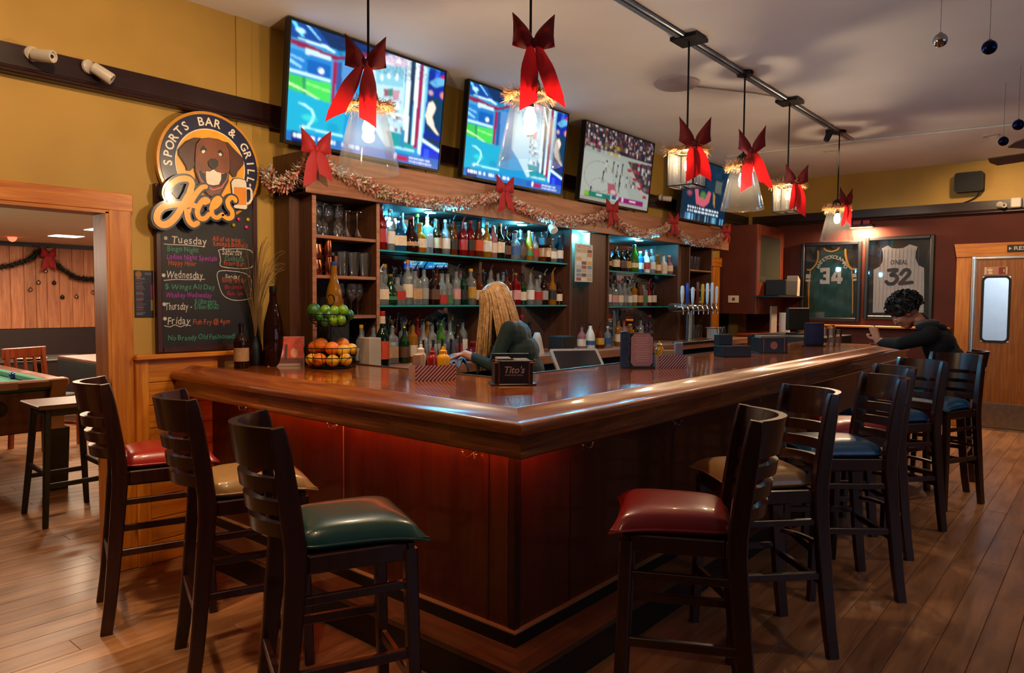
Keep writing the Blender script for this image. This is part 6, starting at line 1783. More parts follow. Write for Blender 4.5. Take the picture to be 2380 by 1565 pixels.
gl_row('wine_glass', WG, [(2.56 + .08 * k, 3.79) for k in range(4)], 1.80, 'glass', 'at the back of the top left bay', 'glasses in the left shelf bay')
gl_row('pint_glass', PG, [(2.74 + .085 * k, 3.68) for k in range(3)], 1.562, 'glass', 'on the middle left bay shelf', 'glasses in the left shelf bay')
gl_row('pint_glass', PG, [(2.76 + .085 * k, 3.78) for k in range(2)], 1.562, 'glass', 'at the back of the middle left bay', 'glasses in the left shelf bay')
gl_row('wine_glass', WG, [(2.66 + .072 * k, 3.67 + .03 * (k % 2)) for k in range(4)], 1.32, 'glass', 'on the lowest left bay shelf', 'glasses in the left shelf bay')
gl_row('pint_glass', PG, [(3.30 + .085 * k, 3.50) for k in range(4)], 1.0, 'glass', 'on the back counter before the bottles', 'glasses on the back counter')
gl_row('pint_glass', PG, [(7.42 + .085 * k, 3.70) for k in range(4)], 1.775, 'glass', 'on the top right bay shelf', 'glasses in the right shelf bay')
gl_row('pint_glass', PG, [(7.42 + .085 * k, 3.70) for k in range(5)], 1.0, 'glass', 'at the bottom of the right bay', 'glasses in the right shelf bay')
for i, k in enumerate((0, 1)):
    bottle(7.72 + .07 * k, 3.7, 1.36, 'tall', .03, .15, 'blue' if k else 'gold', 'white' if k else 'tan', 'blue' if k else 'black', ('small gold bottle in the right shelf bay', 'small blue bottle in the right shelf bay')[k], 'bottles in the right shelf bay', name='bottle')
# copper mugs and shaker
M_COP = plain('copper', '#b8674a', .2, 1.0, var=.06)
for i, (x, z, hh, rr_) in enumerate(((2.545, 1.562, .09, .042), (2.545, 1.654, .09, .042), (2.635, 1.562, .11, .026), (2.632, 1.674, .11, .028), (2.69, 1.562, .12, .02))):
    o = empty('copper_mug', (x, 3.68, z + .0006), 0, ('wide copper mug on the middle left bay shelf', 'wide copper mug stacked on the other wide one', 'slim copper tumbler under another slim one', 'slim copper tumbler stacked on top of its twin', 'thin copper jigger beside the slim copper tumblers')[i], 'mug', 'copper ware in the left shelf bay')
    MB().lathe([(.001, .001), (rr_ * .85, 0), (rr_, .01), (rr_ * 1.02, hh * .6), (rr_ * .92, hh), (rr_ * .88, hh), (rr_ * .95, hh * .6), (rr_ * .9, .012), (.001, .01)], 20, cap=False).build('body', M_COP, o)
    if i < 2: MB().tube(catmull([(rr_, 0, hh * .8), (rr_ + .025, 0, hh * .7), (rr_ + .025, 0, hh * .35), (rr_, 0, hh * .25)], 5), .004, 6).build('handle', M_COP, o)

# beer taps: steel tower with a row of handles
tp = empty('beer_tap_tower', (7.0, 3.44, 1.0), 0, 'steel T-shaped beer tap tower with coloured tap handles', 'beer tower')
MB().lathe([(.07, 0), (.07, .015), (.045, .02), (.042, .30), (.042, .34)], 24).build('column', M_STEEL, tp)
Rx = Matrix.Rotation(PI / 2, 3, 'Y')
MB().lathe([(.001, -.42), (.04, -.42), (.045, -.41), (.045, .52), (.04, .53), (.001, .53)], 24, (0, 0, .36), M=Rx).build('manifold', M_CHROME, tp)
hc = [('#c8c4bc', 'white'), ('#1c3a8a', 'blue'), ('#c8c8d0', 'silver'), ('#5a1c10', 'brown'), ('#c88a20', 'gold'), ('#d0ccc4', 'ivory'), ('#c4c4c8', 'grey'), ('#d4d0c8', 'pale')]
for k in range(8):
    x = -.36 + k * .115
    f_ = MB().tube([(x, -.03, .36), (x, -.085, .36), (x, -.10, .33), (x, -.10, .285)], [.012, .012, .011, .009], 10).build('faucet', M_CHROME, tp)
    m = plain('tap_handle_' + hc[k][1], hc[k][0], .3, coat=.5)
    hh = (.17, .20, .16, .22, .20, .21, .22, .18)[k]
    MB().tube([(x, -.082, .375), (x, -.086, .40)], .006, 8).lathe([(.008, .40), (.014, .42), (.020, .40 + hh * .7), (.017, .40 + hh), (.004, .41 + hh)], 14, (x, -.088, 0)).build('tap_handle', m, tp)
MB().bbox(-.40, -.12, .0, .50, .0, .012, .003).build('drip_tray', M_STEEL, tp)
# poster with coloured squares on the column
pst = empty('drinks_poster', (5.28, CF + .0, 1.752), 0, 'tall laminated drinks poster with coloured squares hanging on the cabinet column', 'poster')
pc = Pic(44, 90, '#b4bcc4')
pc.rect(.15, .04, .85, .10, '#9a2420'); pc.rect(.2, .055, .8, .085, '#d8b8b0')
cols = ['#c8cdd4', '#a89a84', '#b8742a', '#9ab0c4', '#5a2a20', '#d0c8c0', '#8a2420', '#c89a3a', '#6a7a94']
r = random.Random(6)
for j in range(8):
    for i in range(3):
        pc.rect(.06 + i * .31, .13 + j * .108, .06 + i * .31 + .27, .13 + j * .108 + .09, cols[r.randrange(9)], .9)
MB().box(-.135, -.004, -.165, .135, -.0005, .165).build('card', M_WHITE, pst, smooth=0)
pc.build('print', lambda u, v: (-.132 + .264 * u, -.0046, .162 - .324 * v), M_PRINT, pst)
# small speaker with bracket under the fascia
sp2 = empty('shelf_spotlight', (4.72, CF - .04, 2.03), 0, 'white flood lamp head clipped under the fascia by the column', 'lamp')
MB().lathe([(.02, 0), (.03, .012), (.034, .07), (.03, .075), (.001, .076)], 16, (0, -.02, .0), M=Euler((2.4, .5, 0)).to_matrix()).build('head', M_WHITE, sp2)
MB().tube([(0, -.0, .0), (0, .01, -.03), (.02, .04, -.10)], .007, 6).bbox(-.03, .02, -.16, .06, .09, -.09, .008).build('bracket', M_BLACKM, sp2)
# ---------------------------------------------------------------- things on the bar top
# two tier wire basket with limes and oranges
fb = empty('fruit_basket', (2.46, 3.41, ZT), .2, 'black wire two-tier basket holding oranges below and limes above', 'basket')
M_WIRE = plain('black_wire', '#100d0c', .4, .4)
def wire_bowl(r0, r1, z0, z1, n, nm):
    m = MB()
    for rr_, zz in ((r1, z1), ((r0 + r1) / 2 * 1.06, (z0 + z1) / 2), (r0, z0)):
        m.tube([(rr_ * math.cos(2 * PI * k / 36), rr_ * math.sin(2 * PI * k / 36), zz) for k in range(36)], .0026, 6, closed=True)
    for k in range(n):
        a = 2 * PI * k / n
        m.tube(bez((r1 * math.cos(a), r1 * math.sin(a), z1), (r1 * .98 * math.cos(a), r1 * .98 * math.sin(a), z0 + (z1 - z0) * .3), (r0 * 1.05 * math.cos(a), r0 * 1.05 * math.sin(a), z0), (r0 * .3 * math.cos(a), r0 * .3 * math.sin(a), z0), 6), .002, 5)
    m.lathe([(.001, z0 - .003), (r0, z0 - .003), (r0, z0)], 24)
    m.build(nm, M_WIRE, fb)
wire_bowl(.115, .148, .008, .118, 16, 'lower_bowl')
wire_bowl(.085, .118, .235, .305, 14, 'upper_bowl')
MB().tube([(0, 0, .01), (0, 0, .36)], .004, 8).tube([(.03 * math.cos(2 * PI * k / 16), 0, .385 + .03 * math.sin(2 * PI * k / 16)) for k in range(16)], .004, 6, closed=True).build('pole', M_WIRE, fb)
M_OR = plain('orange_peel', '#d8700c', .42, var=.12, scale=160, bump=.25)
M_LEM = plain('lemon_peel', '#dba31c', .42, var=.12, scale=160, bump=.25)
M_LIME = plain('lime_peel', '#5f8a14', .38, var=.22, scale=60, bump=.2)
M_LIMED = plain('lime_peel_dark', '#27561a', .38, var=.22, scale=60, bump=.2)
def fruit(kind, x, y, z, r_, m, label, group, sc=(1, 1, .96)):
    o = empty(kind, (2.46 + x, 3.41 + y, ZT + z), rnd.uniform(0, 6), label, 'fruit', group)
    MB().sphere(r_, (0, 0, 0), 20, 14, sc).build('flesh', m, o, smooth=80)
    MB().lathe([(r_ * .10, r_ * sc[2] * .97), (r_ * .07, r_ * sc[2] * 1.02), (.0005, r_ * sc[2] * 1.03)], 8).build('stem_end', M_LIMED if 'lime' in kind else plain('orange_button', '#4a4a14', .6), o)
vx, vy = _Fh.x, _Fh.y
rx, ry = _R0.x, _R0.y
def fr_pos(rt, fw, z): return (rx * rt + vx * fw, ry * rt + vy * fw, z)
g_ = 'oranges and lemons in the lower basket'
for kind, rt, fw, z, r_, m, lab in (
    ('orange', -.045, -.075, .050, .040, M_OR, 'orange low in the middle of the wire basket, facing the bar edge'),
    ('orange', .030, -.080, .046, .036, M_LEM, 'yellow-orange fruit low in the basket beside the lowest orange'),
    ('orange', .094, -.045, .050, .036, M_LEM, 'yellow-orange fruit low in the basket on the side toward the green bottle'),
    ('orange', -.098, -.035, .048, .036, M_LEM, 'yellow-orange fruit low in the basket on the side toward the red card'),
    ('orange', -.055, .0, .130, .041, M_OR, 'orange at the very top of the heap in the wire basket'),
    ('orange', .015, -.03, .112, .040, M_OR, 'orange just over the rim at the middle of the wire basket'),
    ('orange', .055, .045, .13, .040, M_OR, 'orange at the back of the heap under the lime tray'),
    ('orange', -.10, .03, .112, .038, M_OR, 'orange resting on the rim toward the red card'),
    ('orange', .075, -.02, .10, .036, M_LEM, 'yellow lemon-like fruit on the rim of the wire basket'),
    ('orange', .11, .03, .105, .034, M_LEM, 'yellow fruit on the far rim toward the green bottle')):
    p = fr_pos(rt, fw, z); fruit(kind, *p, r_, m, lab, g_)
g_ = 'limes in the upper basket'
for kind, rt, fw, z, r_, m, lab in (
    ('lime', -.085, -.03, .322, .040, M_LIMED, 'large dark lime at the end of the upper tray toward the red card'),
    ('lime', -.045, -.06, .29, .030, M_LIMED, 'dark green lime low in the upper tray below the large one'),
    ('lime', -.025, -.02, .325, .029, M_LIME, 'yellowish lime on top of the upper tray beside the pole'),
    ('lime', .008, -.075, .30, .028, M_LIMED, 'dark lime at the middle of the upper tray'),
    ('lime', .035, -.06, .322, .028, M_LIME, 'bright lime on top of the upper tray, middle'),
    ('lime', .078, -.03, .325, .030, M_LIME, 'bright lime on top of the upper tray, end toward the green bottle'),
    ('lime', .035, -.082, .272, .026, M_LIME, 'bright lime low in the upper tray, middle'),
    ('lime', .075, -.065, .274, .026, M_LIME, 'bright lime low in the upper tray toward the green bottle'),
    ('lime', -.01, -.085, .262, .024, M_LIMED, 'small dark lime at the bottom of the upper tray'),
    ('lime', .10, .02, .30, .028, M_LIMED, 'dark lime at the far end of the upper tray')):
    p = fr_pos(rt, fw, z); fruit(kind, *p, r_, m, lab, g_, (1, 1, 1.12))

# red tent card left of the basket
rc = empty('table_card', (2.36, 3.70, ZT), math.radians(-35), 'red printed tent card standing beside the fruit basket', 'card')
pc = Pic(60, 50, '#c2300f')
pc.noise(0, 0, 1, .5, ['#d8481c', '#a82208', '#e0602c'], .08, .6, 3); pc.ell(.28, .52, .14, .18, '#e8c8a8', .9); pc.ell(.72, .55, .1, .15, '#d8a080', .8)
pc.line([(.5, .3), (.48, .75)], .06, '#2a1008'); pc.rect(0, .72, 1, 1, '#2a1410', .85); pc.rect(.1, .9, .9, .97, '#a89888', .6)
MB().prism([(-.05, 0), (.05, 0), (.004, .17), (-.004, .17)], lambda u, v, d: (d, u, v), -.10, .10).build('card', plain('card_white', '#b8a898', .6), rc, smooth=0)
pc.build('print', lambda u, v: (-.098 + .196 * u, -.0505 + .046 * (1 - v), .168 * (1 - v) + .001), M_PRINT, rc)
# tall brown bottle and dried grass in the corner
bottle(2.30, 3.74, ZT, 'taper', .058, .46, 'brown', None, 'brown' if 'brown' in CAPM else 'black', 'very tall dark brown bottle at the wall end of the bar', 'bottles at the wall end of the bar')
bottle(2.10, 3.74, ZT, 'round', .040, .25, 'brown', 'tan', 'black', 'short dark bottle behind the tall brown one at the wall', 'bottles at the wall end of the bar')
gv = empty('dried_grass_vase', (2.24, 3.72, ZT), 0, 'spray of dried tan grass stems in a dark vase at the wall', 'plant')
MB().lathe([(.001, 0), (.03, 0), (.04, .04), (.035, .12), (.02, .16), (.022, .17)], 18, cap=False, c=(.0, .11, 0)).build('vase', M_BLACK, gv)
m = MB(); r = random.Random(3)
for k in range(34):
    a = r.uniform(-.9, .9); L_ = r.uniform(.45, .72)
    dx = math.sin(a) * .24 + r.uniform(-.05, .07)
    p = bez((0, .11, .15), (dx * .1, .11, .15 + L_ * .4), (dx * .55, .10, .15 + L_ * .9), (dx, .08 - abs(dx) * .1, .15 + L_ * (.9 - .25 * abs(math.sin(a)))), 7)
    m.tube(p, [.0016] * 7 + [.0008], 4)
m.build('stems', plain('dried_grass', '#6a4e2a', .7), gv, kind='stuff')
# champagne bottle on a dark box behind the basket
bx = MB().bbox(-.075, -.05, 0, .075, .05, .325, .005).build('dark_box', M_BLACKM, None, loc=(2.615, 3.63 - .04, 1.0305), label='black upright box behind the fruit basket under the pale bottle', cat='box')
bottle(2.615, 3.59, 1.356, 'bell', .048, .285, 'gold', None, 'blue', 'pale golden sparkling wine bottle standing high behind the limes', 'bottles by the fruit basket', neck_label=None)
bottle(2.86, 3.44, 1.0, 'wine', .042, .345, 'dark green', 'orange', 'red', 'green bottle with orange label beside the fruit basket', 'bottles by the fruit basket', lz=(.16, .50), neck_label='cream')
bottle(2.80, 3.57, 1.0, 'round', .034, .26, 'clear', 'white', 'yellow', 'clear bottle with yellow cap behind the lime tray', 'bottles by the fruit basket')
bottle(2.69, 3.62, 1.32, 'bell', .035, .10, 'pink', 'pink', 'red', 'small pink bottle on the lowest left bay shelf', 'bottles by the fruit basket')
cb = MB().bbox(-.045, -.05, 0, .045, .05, .19, .003).build('paper_carton', plain('carton_pale', '#a89c92', .6), None, loc=(2.765, 3.44, 1.0), label='pale paper carton on the counter behind the oranges', cat='box')

# striped condiment caddies
def stripes_box(o, w, d, h):
    m1, m2_ = MB(), MB()
    m1.box(-w / 2, -d / 2, 0, w / 2, -d / 2 + .004, h).box(-w / 2, d / 2 - .004, 0, w / 2, d / 2, h).box(-w / 2, -d / 2, 0, -w / 2 + .004, d / 2, h).box(w / 2 - .004, -d / 2, 0, w / 2, d / 2, h).box(-w / 2, -d / 2, 0, w / 2, d / 2, .004)
    m1.build('tray', plain('caddy_maroon', '#6a1c1c', .5), o, smooth=0)
    def clip(P, lo, hi):
        for side, lim in ((1, lo), (-1, hi)):
            out = []
            for i in range(len(P)):
                p, q = P[i], P[(i + 1) % len(P)]
                a_, b_ = side * (p[0] - lim) >= 0, side * (q[0] - lim) >= 0
                if a_: out.append(p)
                if a_ != b_:
                    t = (lim - p[0]) / (q[0] - p[0]); out.append((lim, p[1] + (q[1] - p[1]) * t))
            P = out
            if len(P) < 3: return None
        return P
    for s in (-1, 1):
        for L_, fn in ((w, lambda u, v, dd_: (u, s * (d / 2 + dd_), v)), (d, lambda u, v, dd_: (s * (w / 2 + dd_), u, v))):
            k = -L_ / 2 - h
            while k < L_ / 2:
                P = clip([(k, 0), (k + .008, 0), (k + .008 + h, h), (k + h, h)], -L_ / 2, L_ / 2)
                if P: m2_.prism(P, fn, .0004, .0012)
                k += .019
    m2_.build('white_stripes', plain('caddy_stripe', '#c8a8a0', .5), o, smooth=0)
M_KET = plain('ketchup_red', '#8a0f0c', .3, coat=.4)
M_MUS = plain('mustard_yellow', '#d89a10', .3, coat=.4)
def squeeze(x, y, z, m, capm, label, h=.15, r_=.028, grp='condiments in the striped caddies'):
    o = empty('squeeze_bottle', (x, y, z), 0, label, 'condiment bottle', grp)
    MB().lathe([(.001, 0), (r_, 0), (r_ * 1.02, .01), (r_, h * .62), (r_ * .9, h * .70), (r_ * .6, h * .76), (r_ * .55, h * .78)], 18).build('body', m, o)
    MB().lathe([(r_ * .62, h * .775), (r_ * .62, h * .86), (r_ * .3, h * .9), (r_ * .22, h), (.001, h)], 14).build('cap', capm, o)
ca = empty('condiment_caddy', (2.44, 2.56, ZT), math.radians(-28), 'red and white striped condiment caddy beside the napkin holder', 'caddy', 'striped condiment caddies on the bar')
stripes_box(ca, .20, .13, .075)
squeeze(2.42, 2.62, ZT + .006, plain('salt_glass', '#b8a090', .4), CAPM['white'], 'pale shaker bottle in the nearer striped caddy', .165)
squeeze(2.455, 2.575, ZT + .006, M_KET, M_KET, 'red ketchup bottle in the nearer striped caddy', .15)
squeeze(2.49, 2.535, ZT + .006, M_MUS, M_MUS, 'yellow mustard bottle in the nearer striped caddy', .155, .032)
nb_ = MB().bbox(-.045, -.02, 0, .045, .02, .12, .003).build('napkin_packet', plain('napkin_cream', '#a88a76', .7), None, loc=(2.39, 2.60, ZT + .006), rot=(0, 0, .6), label='cream packet standing at the back of the nearer striped caddy', cat='packet')
# napkin holder with the script name
nh = empty('napkin_holder', (2.56, 2.15, ZT), math.radians(-42), 'black bar napkin caddy with white script brand lettering at the bar corner', 'napkin holder')
MB().bbox(-.105, -.07, 0, .105, .07, .008, .002).build('base', plain('caddy_dark_red', '#2a0a0c', .4, coat=.4), nh)
mb = MB().bbox(-.088, -.066, .008, .088, -.058, .115, .002).bbox(-.088, .056, .008, .088, .064, .14, .002).bbox(-.088, -.058, .008, -.080, .056, .10, .002).bbox(.080, -.058, .008, .088, .056, .10, .002).bbox(-.004, -.058, .008, .004, .056, .09, .002)
mb.build('walls', M_BLACK, nh)
MB().bbox(-.076, -.052, .010, -.008, .05, .125, .003).bbox(.008, -.052, .010, .076, .05, .118, .003).build('napkins', plain('napkin_grey', '#6a625e', .8), nh)
mb = MB()
for s in (-1, 1):
    mb.tube(catmull([(s * .070, -.0675, .012), (s * .070, -.0675, .095), (s * .076, -.0675, .104), (s * .094, -.068, .106), (s * .097, -.068, .112), (s * .092, -.068, .122)], 4), .0028, 6)
mb.build('copper_piping', plain('copper_line', '#9a5a44', .35, .7), nh)
mb = MB()
put_text(mb, "Tito's", lambda u, v, d: (u, -.0663 - d, v), .044, (0, .058), .0006, .28, .10, .0003, 0, 'c')
put_text(mb, 'HANDMADE VODKA', lambda u, v, d: (u, -.0663 - d, v), .010, (0, .045), 0, 0, .085, .0003, 0, 'c')
mb.build('lettering', plain('lettering_cream', '#c8b8a8', .5), nh, smooth=0)
# menu holder with a pink card, second caddy
mh = empty('menu_holder', (3.70, 2.12, ZT), math.radians(-42), 'black menu holder with pale pink card and dark booklet, middle of the bar', 'menu holder')
MB().bbox(-.075, -.03, 0, .075, .03, .012, .002).bbox(-.072, .0, .012, .072, .008, .205, .002).build('stand', M_BLACK, mh)
oct_ = [(-.05, .0), (.05, .0), (.066, .02), (.066, .165), (.045, .188), (-.045, .188), (-.066, .165), (-.066, .02)]
MB().prism([(u, v + .012) for u, v in oct_], lambda u, v, d: (u, -d, v), .0, .005).build('pink_card', plain('pink_card', '#a87a7c', .6, var=.06, scale=60), mh, smooth=0)
mb = MB()
rr2 = random.Random(9)
for k in range(11):
    w_ = rr2.uniform(.03, .05)
    mb.box(-w_, -.0056, .175 - k * .0135, w_, -.0051, .175 - k * .0135 + .0035)
mb.build('printed_lines', plain('print_grey', '#c8a8a8', .7), mh, smooth=0)
MB().bbox(-.125, -.012, 0.001, -.078, .020, .215, .003).build('booklet', plain('booklet_navy', '#1a2438', .4, var=.6, scale=50), mh)
c2 = empty('condiment_caddy', (3.85, 2.03, ZT), math.radians(-34), 'red and white striped condiment caddy beside the pink menu card', 'caddy', 'striped condiment caddies on the bar')
stripes_box(c2, .17, .12, .075)
squeeze(3.83, 2.075, ZT + .006, M_MUS, M_MUS, 'yellow mustard bottle in the caddy by the pink menu card', .15)
nb2 = MB().bbox(-.025, -.012, 0, .025, .012, .14, .003).build('napkin_packet', plain('packet_lilac', '#8a8090', .7), None, loc=(3.895, 1.985, ZT + .006), rot=(0, 0, -.6), label='pale lilac packet in the caddy by the pink menu card', cat='packet')
nb3 = MB().bbox(-.05, -.012, 0, .05, .012, .095, .003).build('sugar_packet_box', plain('packet_cream', '#b89a72', .7), None, loc=(3.86, 2.035, ZT + .006), rot=(0, 0, -.6), label='cream packet box in the caddy by the pink menu card', cat='packet')
# till screen and printer behind the bar
ub = empty('under_counter', (0, 0, 0), 0, 'low dark service counter on the inner side of the bar', 'counter')
MB().bbox(2.72, 2.39, .80, 7.0, 2.62, .83, .003).build('worktop', M_STEEL, ub)
MB().box(2.74, 2.40, 0, 7.0, 2.60, .80).build('carcass', M_BLACKM, ub, smooth=0)
pos = empty('till_screen', (3.74, 2.50, .83), math.radians(-32), 'slanted till touch screen with white frame facing the bartender', 'screen')
T_ = Euler((math.radians(-50), 0, 0)).to_matrix()
fn3 = lambda u, v, d: tuple(T_ @ Vector((u, -d, v)) + Vector((0, .10, .12)))
MB().prism(rrect(-.17, .0, .17, .24, .012), fn3, -.018, .0).build('frame', plain('till_white', '#a39c9c', .4), pos)
MB().prism(rrect(-.15, .02, .15, .22, .006), fn3, .0003, .001).build('display', plain('till_glass', '#10141c', .12, coat=.6), pos, smooth=0)
MB().bbox(-.09, -.02, 0, .09, .12, .012, .004).tube([(0, .05, .01), (0, .10, .16)], .025, 10).build('stand', M_DKMETAL, pos)
pn = empty('receipt_printer', (3.74, 2.56, .83), math.radians(-20), 'pale grey receipt printer below the till screen', 'printer')
pn.location = (3.42, 2.50, .83)
pn.location = (3.50, 2.49, .8305)
MB().bbox(-.10, -.07, 0, .10, .09, .165, .012).build('body', plain('printer_grey', '#8f8480', .5), pn)
MB().bbox(-.07, -.045, .1655, .07, .03, .175, .004).build('paper_lid', plain('printer_lid', '#a39a94', .4), pn)

bxp = MB().bbox(-.09, -.07, 0, .09, .07, .13, .006).bbox(-.05, -.071, .05, .05, -.0705, .11, .0002).build('card_reader_box', M_BLACKM, None, loc=(4.80, 3.50, 1.0), label='black equipment box on the back counter beside the column bottles', cat='box')
twl = MB().lathe([(.001, 0), (.06, 0), (.055, .03), (.035, .13), (.02, .17), (.001, .172)], 16).build('folded_towel', plain('towel_white', '#b4aaa4', .9, var=.1), None, smooth=70, loc=(4.42, 3.46, 1.0), label='pale folded towel standing on the back counter right behind the bartender', cat='towel')
# farther along the bar
M_NAVC = plain('navy_card', '#16204a', .4, var=.5, scale=40)
blk = empty('straw_caddy', (4.95, 2.10, ZT), math.radians(-35), 'black bar caddy with straws and stirrers, far middle of the bar', 'caddy')
MB().bbox(-.11, -.07, 0, .11, .07, .08, .004).bbox(-.11, .0, .08, .0, .07, .16, .004).build('box', M_BLACK, blk)
mb = MB()
for k in range(14):
    a, b_ = rnd.uniform(-.1, -.01), rnd.uniform(.01, .06)
    mb.tube([(a, b_, .10), (a + rnd.uniform(-.03, .03), b_ + rnd.uniform(-.02, .02), rnd.uniform(.19, .23))], .003, 5)
mb.build('straws', M_BLACKM, blk)
np2 = empty('napkin_holder', (5.50, 2.04, ZT), math.radians(-40), 'black bar napkin caddy with copper edge lines, farther along the bar', 'napkin holder')
MB().bbox(-.12, -.07, 0, .12, .07, .008, .002).bbox(-.115, -.066, .008, .115, -.058, .12, .002).bbox(-.115, .058, .008, .115, .066, .14, .002).bbox(-.115, -.058, .008, -.107, .058, .12, .002).bbox(.107, -.058, .008, .115, .058, .12, .002).build('walls', M_BLACK, np2)
MB().bbox(-.10, -.05, .01, .10, .05, .135, .003).build('napkins', plain('napkin_grey', '#6a625e', .8), np2)
mb = MB()
for s in (-1, 1): mb.tube([(s * .085, -.0675, .01), (s * .085, -.0675, .115)], .003, 6)
mb.prism([(.03 * math.cos(k * PI / 8), .062 + .03 * math.sin(k * PI / 8)) for k in range(16)], lambda u, v, d: (u, -.0663 - d, v), 0, .0006)
mb.build('copper_piping', MAT['copper_line'], np2)
wb = MB().bbox(-.09, -.06, 0, .09, .06, .12, .006).bbox(-.10, -.07, .12, .10, .07, .13, .003).build('white_tub', plain('tub_white', '#b8aaa0', .5), None, loc=(7.75, 3.30 + .2, 1.0), label='white lidded tub at the far end of the back counter', cat='tub')
m2 = empty('menu_holder', (6.62, 2.06, ZT), math.radians(-42), 'dark blue menu holder on the far part of the bar', 'menu holder')
MB().bbox(-.095, -.03, 0, .095, .03, .012, .002).bbox(-.09, -.012, .012, .09, .012, .21, .003).build('stand', M_BLACK, m2)
MB().box(-.08, -.0128, .02, .08, -.0122, .2).build('blue_card', M_NAVC, m2, smooth=0)
for i, (dx, dy, hh, c_) in enumerate(((.17, -.10, .14, '#b8a8a0'), (.23, -.13, .11, '#8a6a70'))):
    g = inst('water_glass', PG, None, (6.62 + dx, 2.06 + dy, ZT + .001))
    tag(g, ('taller clear tumbler beside the blue menu holder', 'second clear tumbler beside the blue menu holder')[i], 'glass', 'tumblers by the blue menu holder')
gg = empty('glass_vase', (2.30, 2.9, ZT), 0)
bpy.data.objects.remove(gg)
# cluster at the far end: shelf with organiser, roll, menus
tc = empty('wall_cupboard', (8.77, 3.45, 0), 0, 'dark brown wall cupboard with narrow glass door at the far corner', 'cupboard')
MB().bbox(0, .0, 1.27, .02, .468, 2.38, .003).bbox(.02, .448, 1.27, .915, .468, 2.38, .003).bbox(.02, .0, 1.27, .915, .448, 1.29, .003).bbox(.02, .0, 2.36, .915, .448, 2.38, .003).build('carcass', M_MAROON, tc)
CUPW = wood('cupboard_wood', '#5a2410', '#7a3818', 'Z', rough=.4, rand=.03)
mb = MB().bbox(.0, -.02, 1.27, .10, -.0005, 2.38, .003).bbox(.80, -.02, 1.27, .915, -.0005, 2.38, .003).bbox(.10, -.02, 2.25, .80, -.0005, 2.38, .003).bbox(.10, -.02, 1.27, .80, -.0005, 1.66, .003)
mb.build('door_frame', CUPW, tc)
MB().box(.10, -.012, 1.66, .80, -.008, 2.25).build('glass_pane', glass('cupboard_glass', '#8a8a78', .6, 1.0, .2, .1), tc, smooth=0)
lsw = empty('light_switch', (8.765, 3.72, 1.455), PI / 2 + PI, 'white light switch plate on the cupboard side', 'switch')
lsw.rotation_euler = (0, 0, 0)
MB().bbox(-.006, -.07, -.045, -.0005, .07, .045, .003).build('plate', M_WHITE, lsw)
MB().bbox(-.010, -.02, -.018, -.006, .015, .018, .002).build('rocker', plain('switch_red', '#5a2420', .4), lsw)
sh = MB().bbox(-.95, -.30, -.02, 0, 0, 0, .003).build('wall_shelf', M_BLACK, None, loc=(XW - .001, 3.44, 1.50), label='black wall shelf below the cupboard at the far corner', cat='shelf')
og = MB().bbox(-.20, -.13, 0, .20, .13, .20, .01).build('storage_box', M_BLACKM, None, loc=(9.2, 3.28, 1.5005), label='black storage box on the black wall shelf', cat='box')
pp = MB()
for k in range(5): pp.bbox(-.012 + k * .02, -.07, 0, -.002 + k * .02, .07, .26 - .01 * k, .002)
pp.build('paper_menus', plain('menus_pale', '#b8a890', .6), None, loc=(9.42, 3.22, 1.5005), rot=(.0, .08, 0), label='pale upright menus at the end of the black wall shelf', cat='menus')
ww = MB().bbox(-.35, -.25, 0, .35, .3, .03, .004).bbox(-.33, -.23, -.9, .33, .3, 0, .004).build('service_station', wood('station_pine', '#7a2c0c', '#a8481a', 'X', rough=.4), None, loc=(9.05, 3.35, 1.0), label='orange wooden service station below the black wall shelf', cat='cabinet')
pr2 = empty('paper_towel_roll', (8.98, 3.15, 1.03), 0, 'white paper towel roll on the orange service station', 'paper roll')
MB().lathe([(.02, 0), (.065, 0), (.065, .26), (.02, .26)], 22).build('roll', M_WHITE, pr2)
wc = MB().bbox(-.10, -.01, 0, .10, .01, .34, .003).build('white_board', plain('board_grey', '#9a948c', .5), None, loc=(9.12, 3.34, 1.0305), label='pale grey board leaning behind the paper towel roll', cat='board')
gr = empty('glass_rack', (9.40, 3.12, 1.03), 0, 'amber wire rack of small glasses on the service station', 'rack')
mb = MB()
for k in range(8): mb.tube([(-.14 + k * .04, -.06, .0), (-.14 + k * .04, -.06, .12)], .004, 6)
mb.bbox(-.16, -.08, .0, .16, .08, .012, .002).bbox(-.16, -.08, .11, .16, .08, .12, .002)
mb.build('rack', plain('rack_brass', '#a87838', .3, .8), gr)
till2 = empty('second_till', (8.25, 2.75, 1.06), math.radians(-20), 'dark second till screen near the far end of the bar', 'screen')
MB().bbox(-.18, -.02, .05, .18, .02, .30, .01).bbox(-.10, -.08, 0, .10, .08, .02, .004).tube([(0, 0, .01), (0, 0, .1)], .02, 8).build('body', M_BLACKM, till2)
st2 = MB().bbox(-.5, -.4, 0, .5, .4, 1.06, .005).build('side_station', M_BLACKM, None, loc=(8.15, 2.68, 0), label='dark service station beyond the end of the bar', cat='cabinet')
jar = empty('condiment_rack', (8.05, 2.45, 1.06), 0, 'small row of jars on the dark service station', 'rack')
for k in range(6):
    MB().lathe([(.001, 0), (.035, 0), (.035, .08), (.025, .09), (.025, .11), (.001, .11)], 14, (k * .09, 0, 0)).build('jar', plain('jar_%d' % (k % 3), ('#a86a30', '#b8a088', '#7a3020')[k % 3], .35, coat=.4), jar)
bottle(3.66, 3.43, 1.0, 'squat', .06, .13, 'red', 'orange', 'red', 'round red and orange jar behind the bartender hands', 'jars on the back counter')

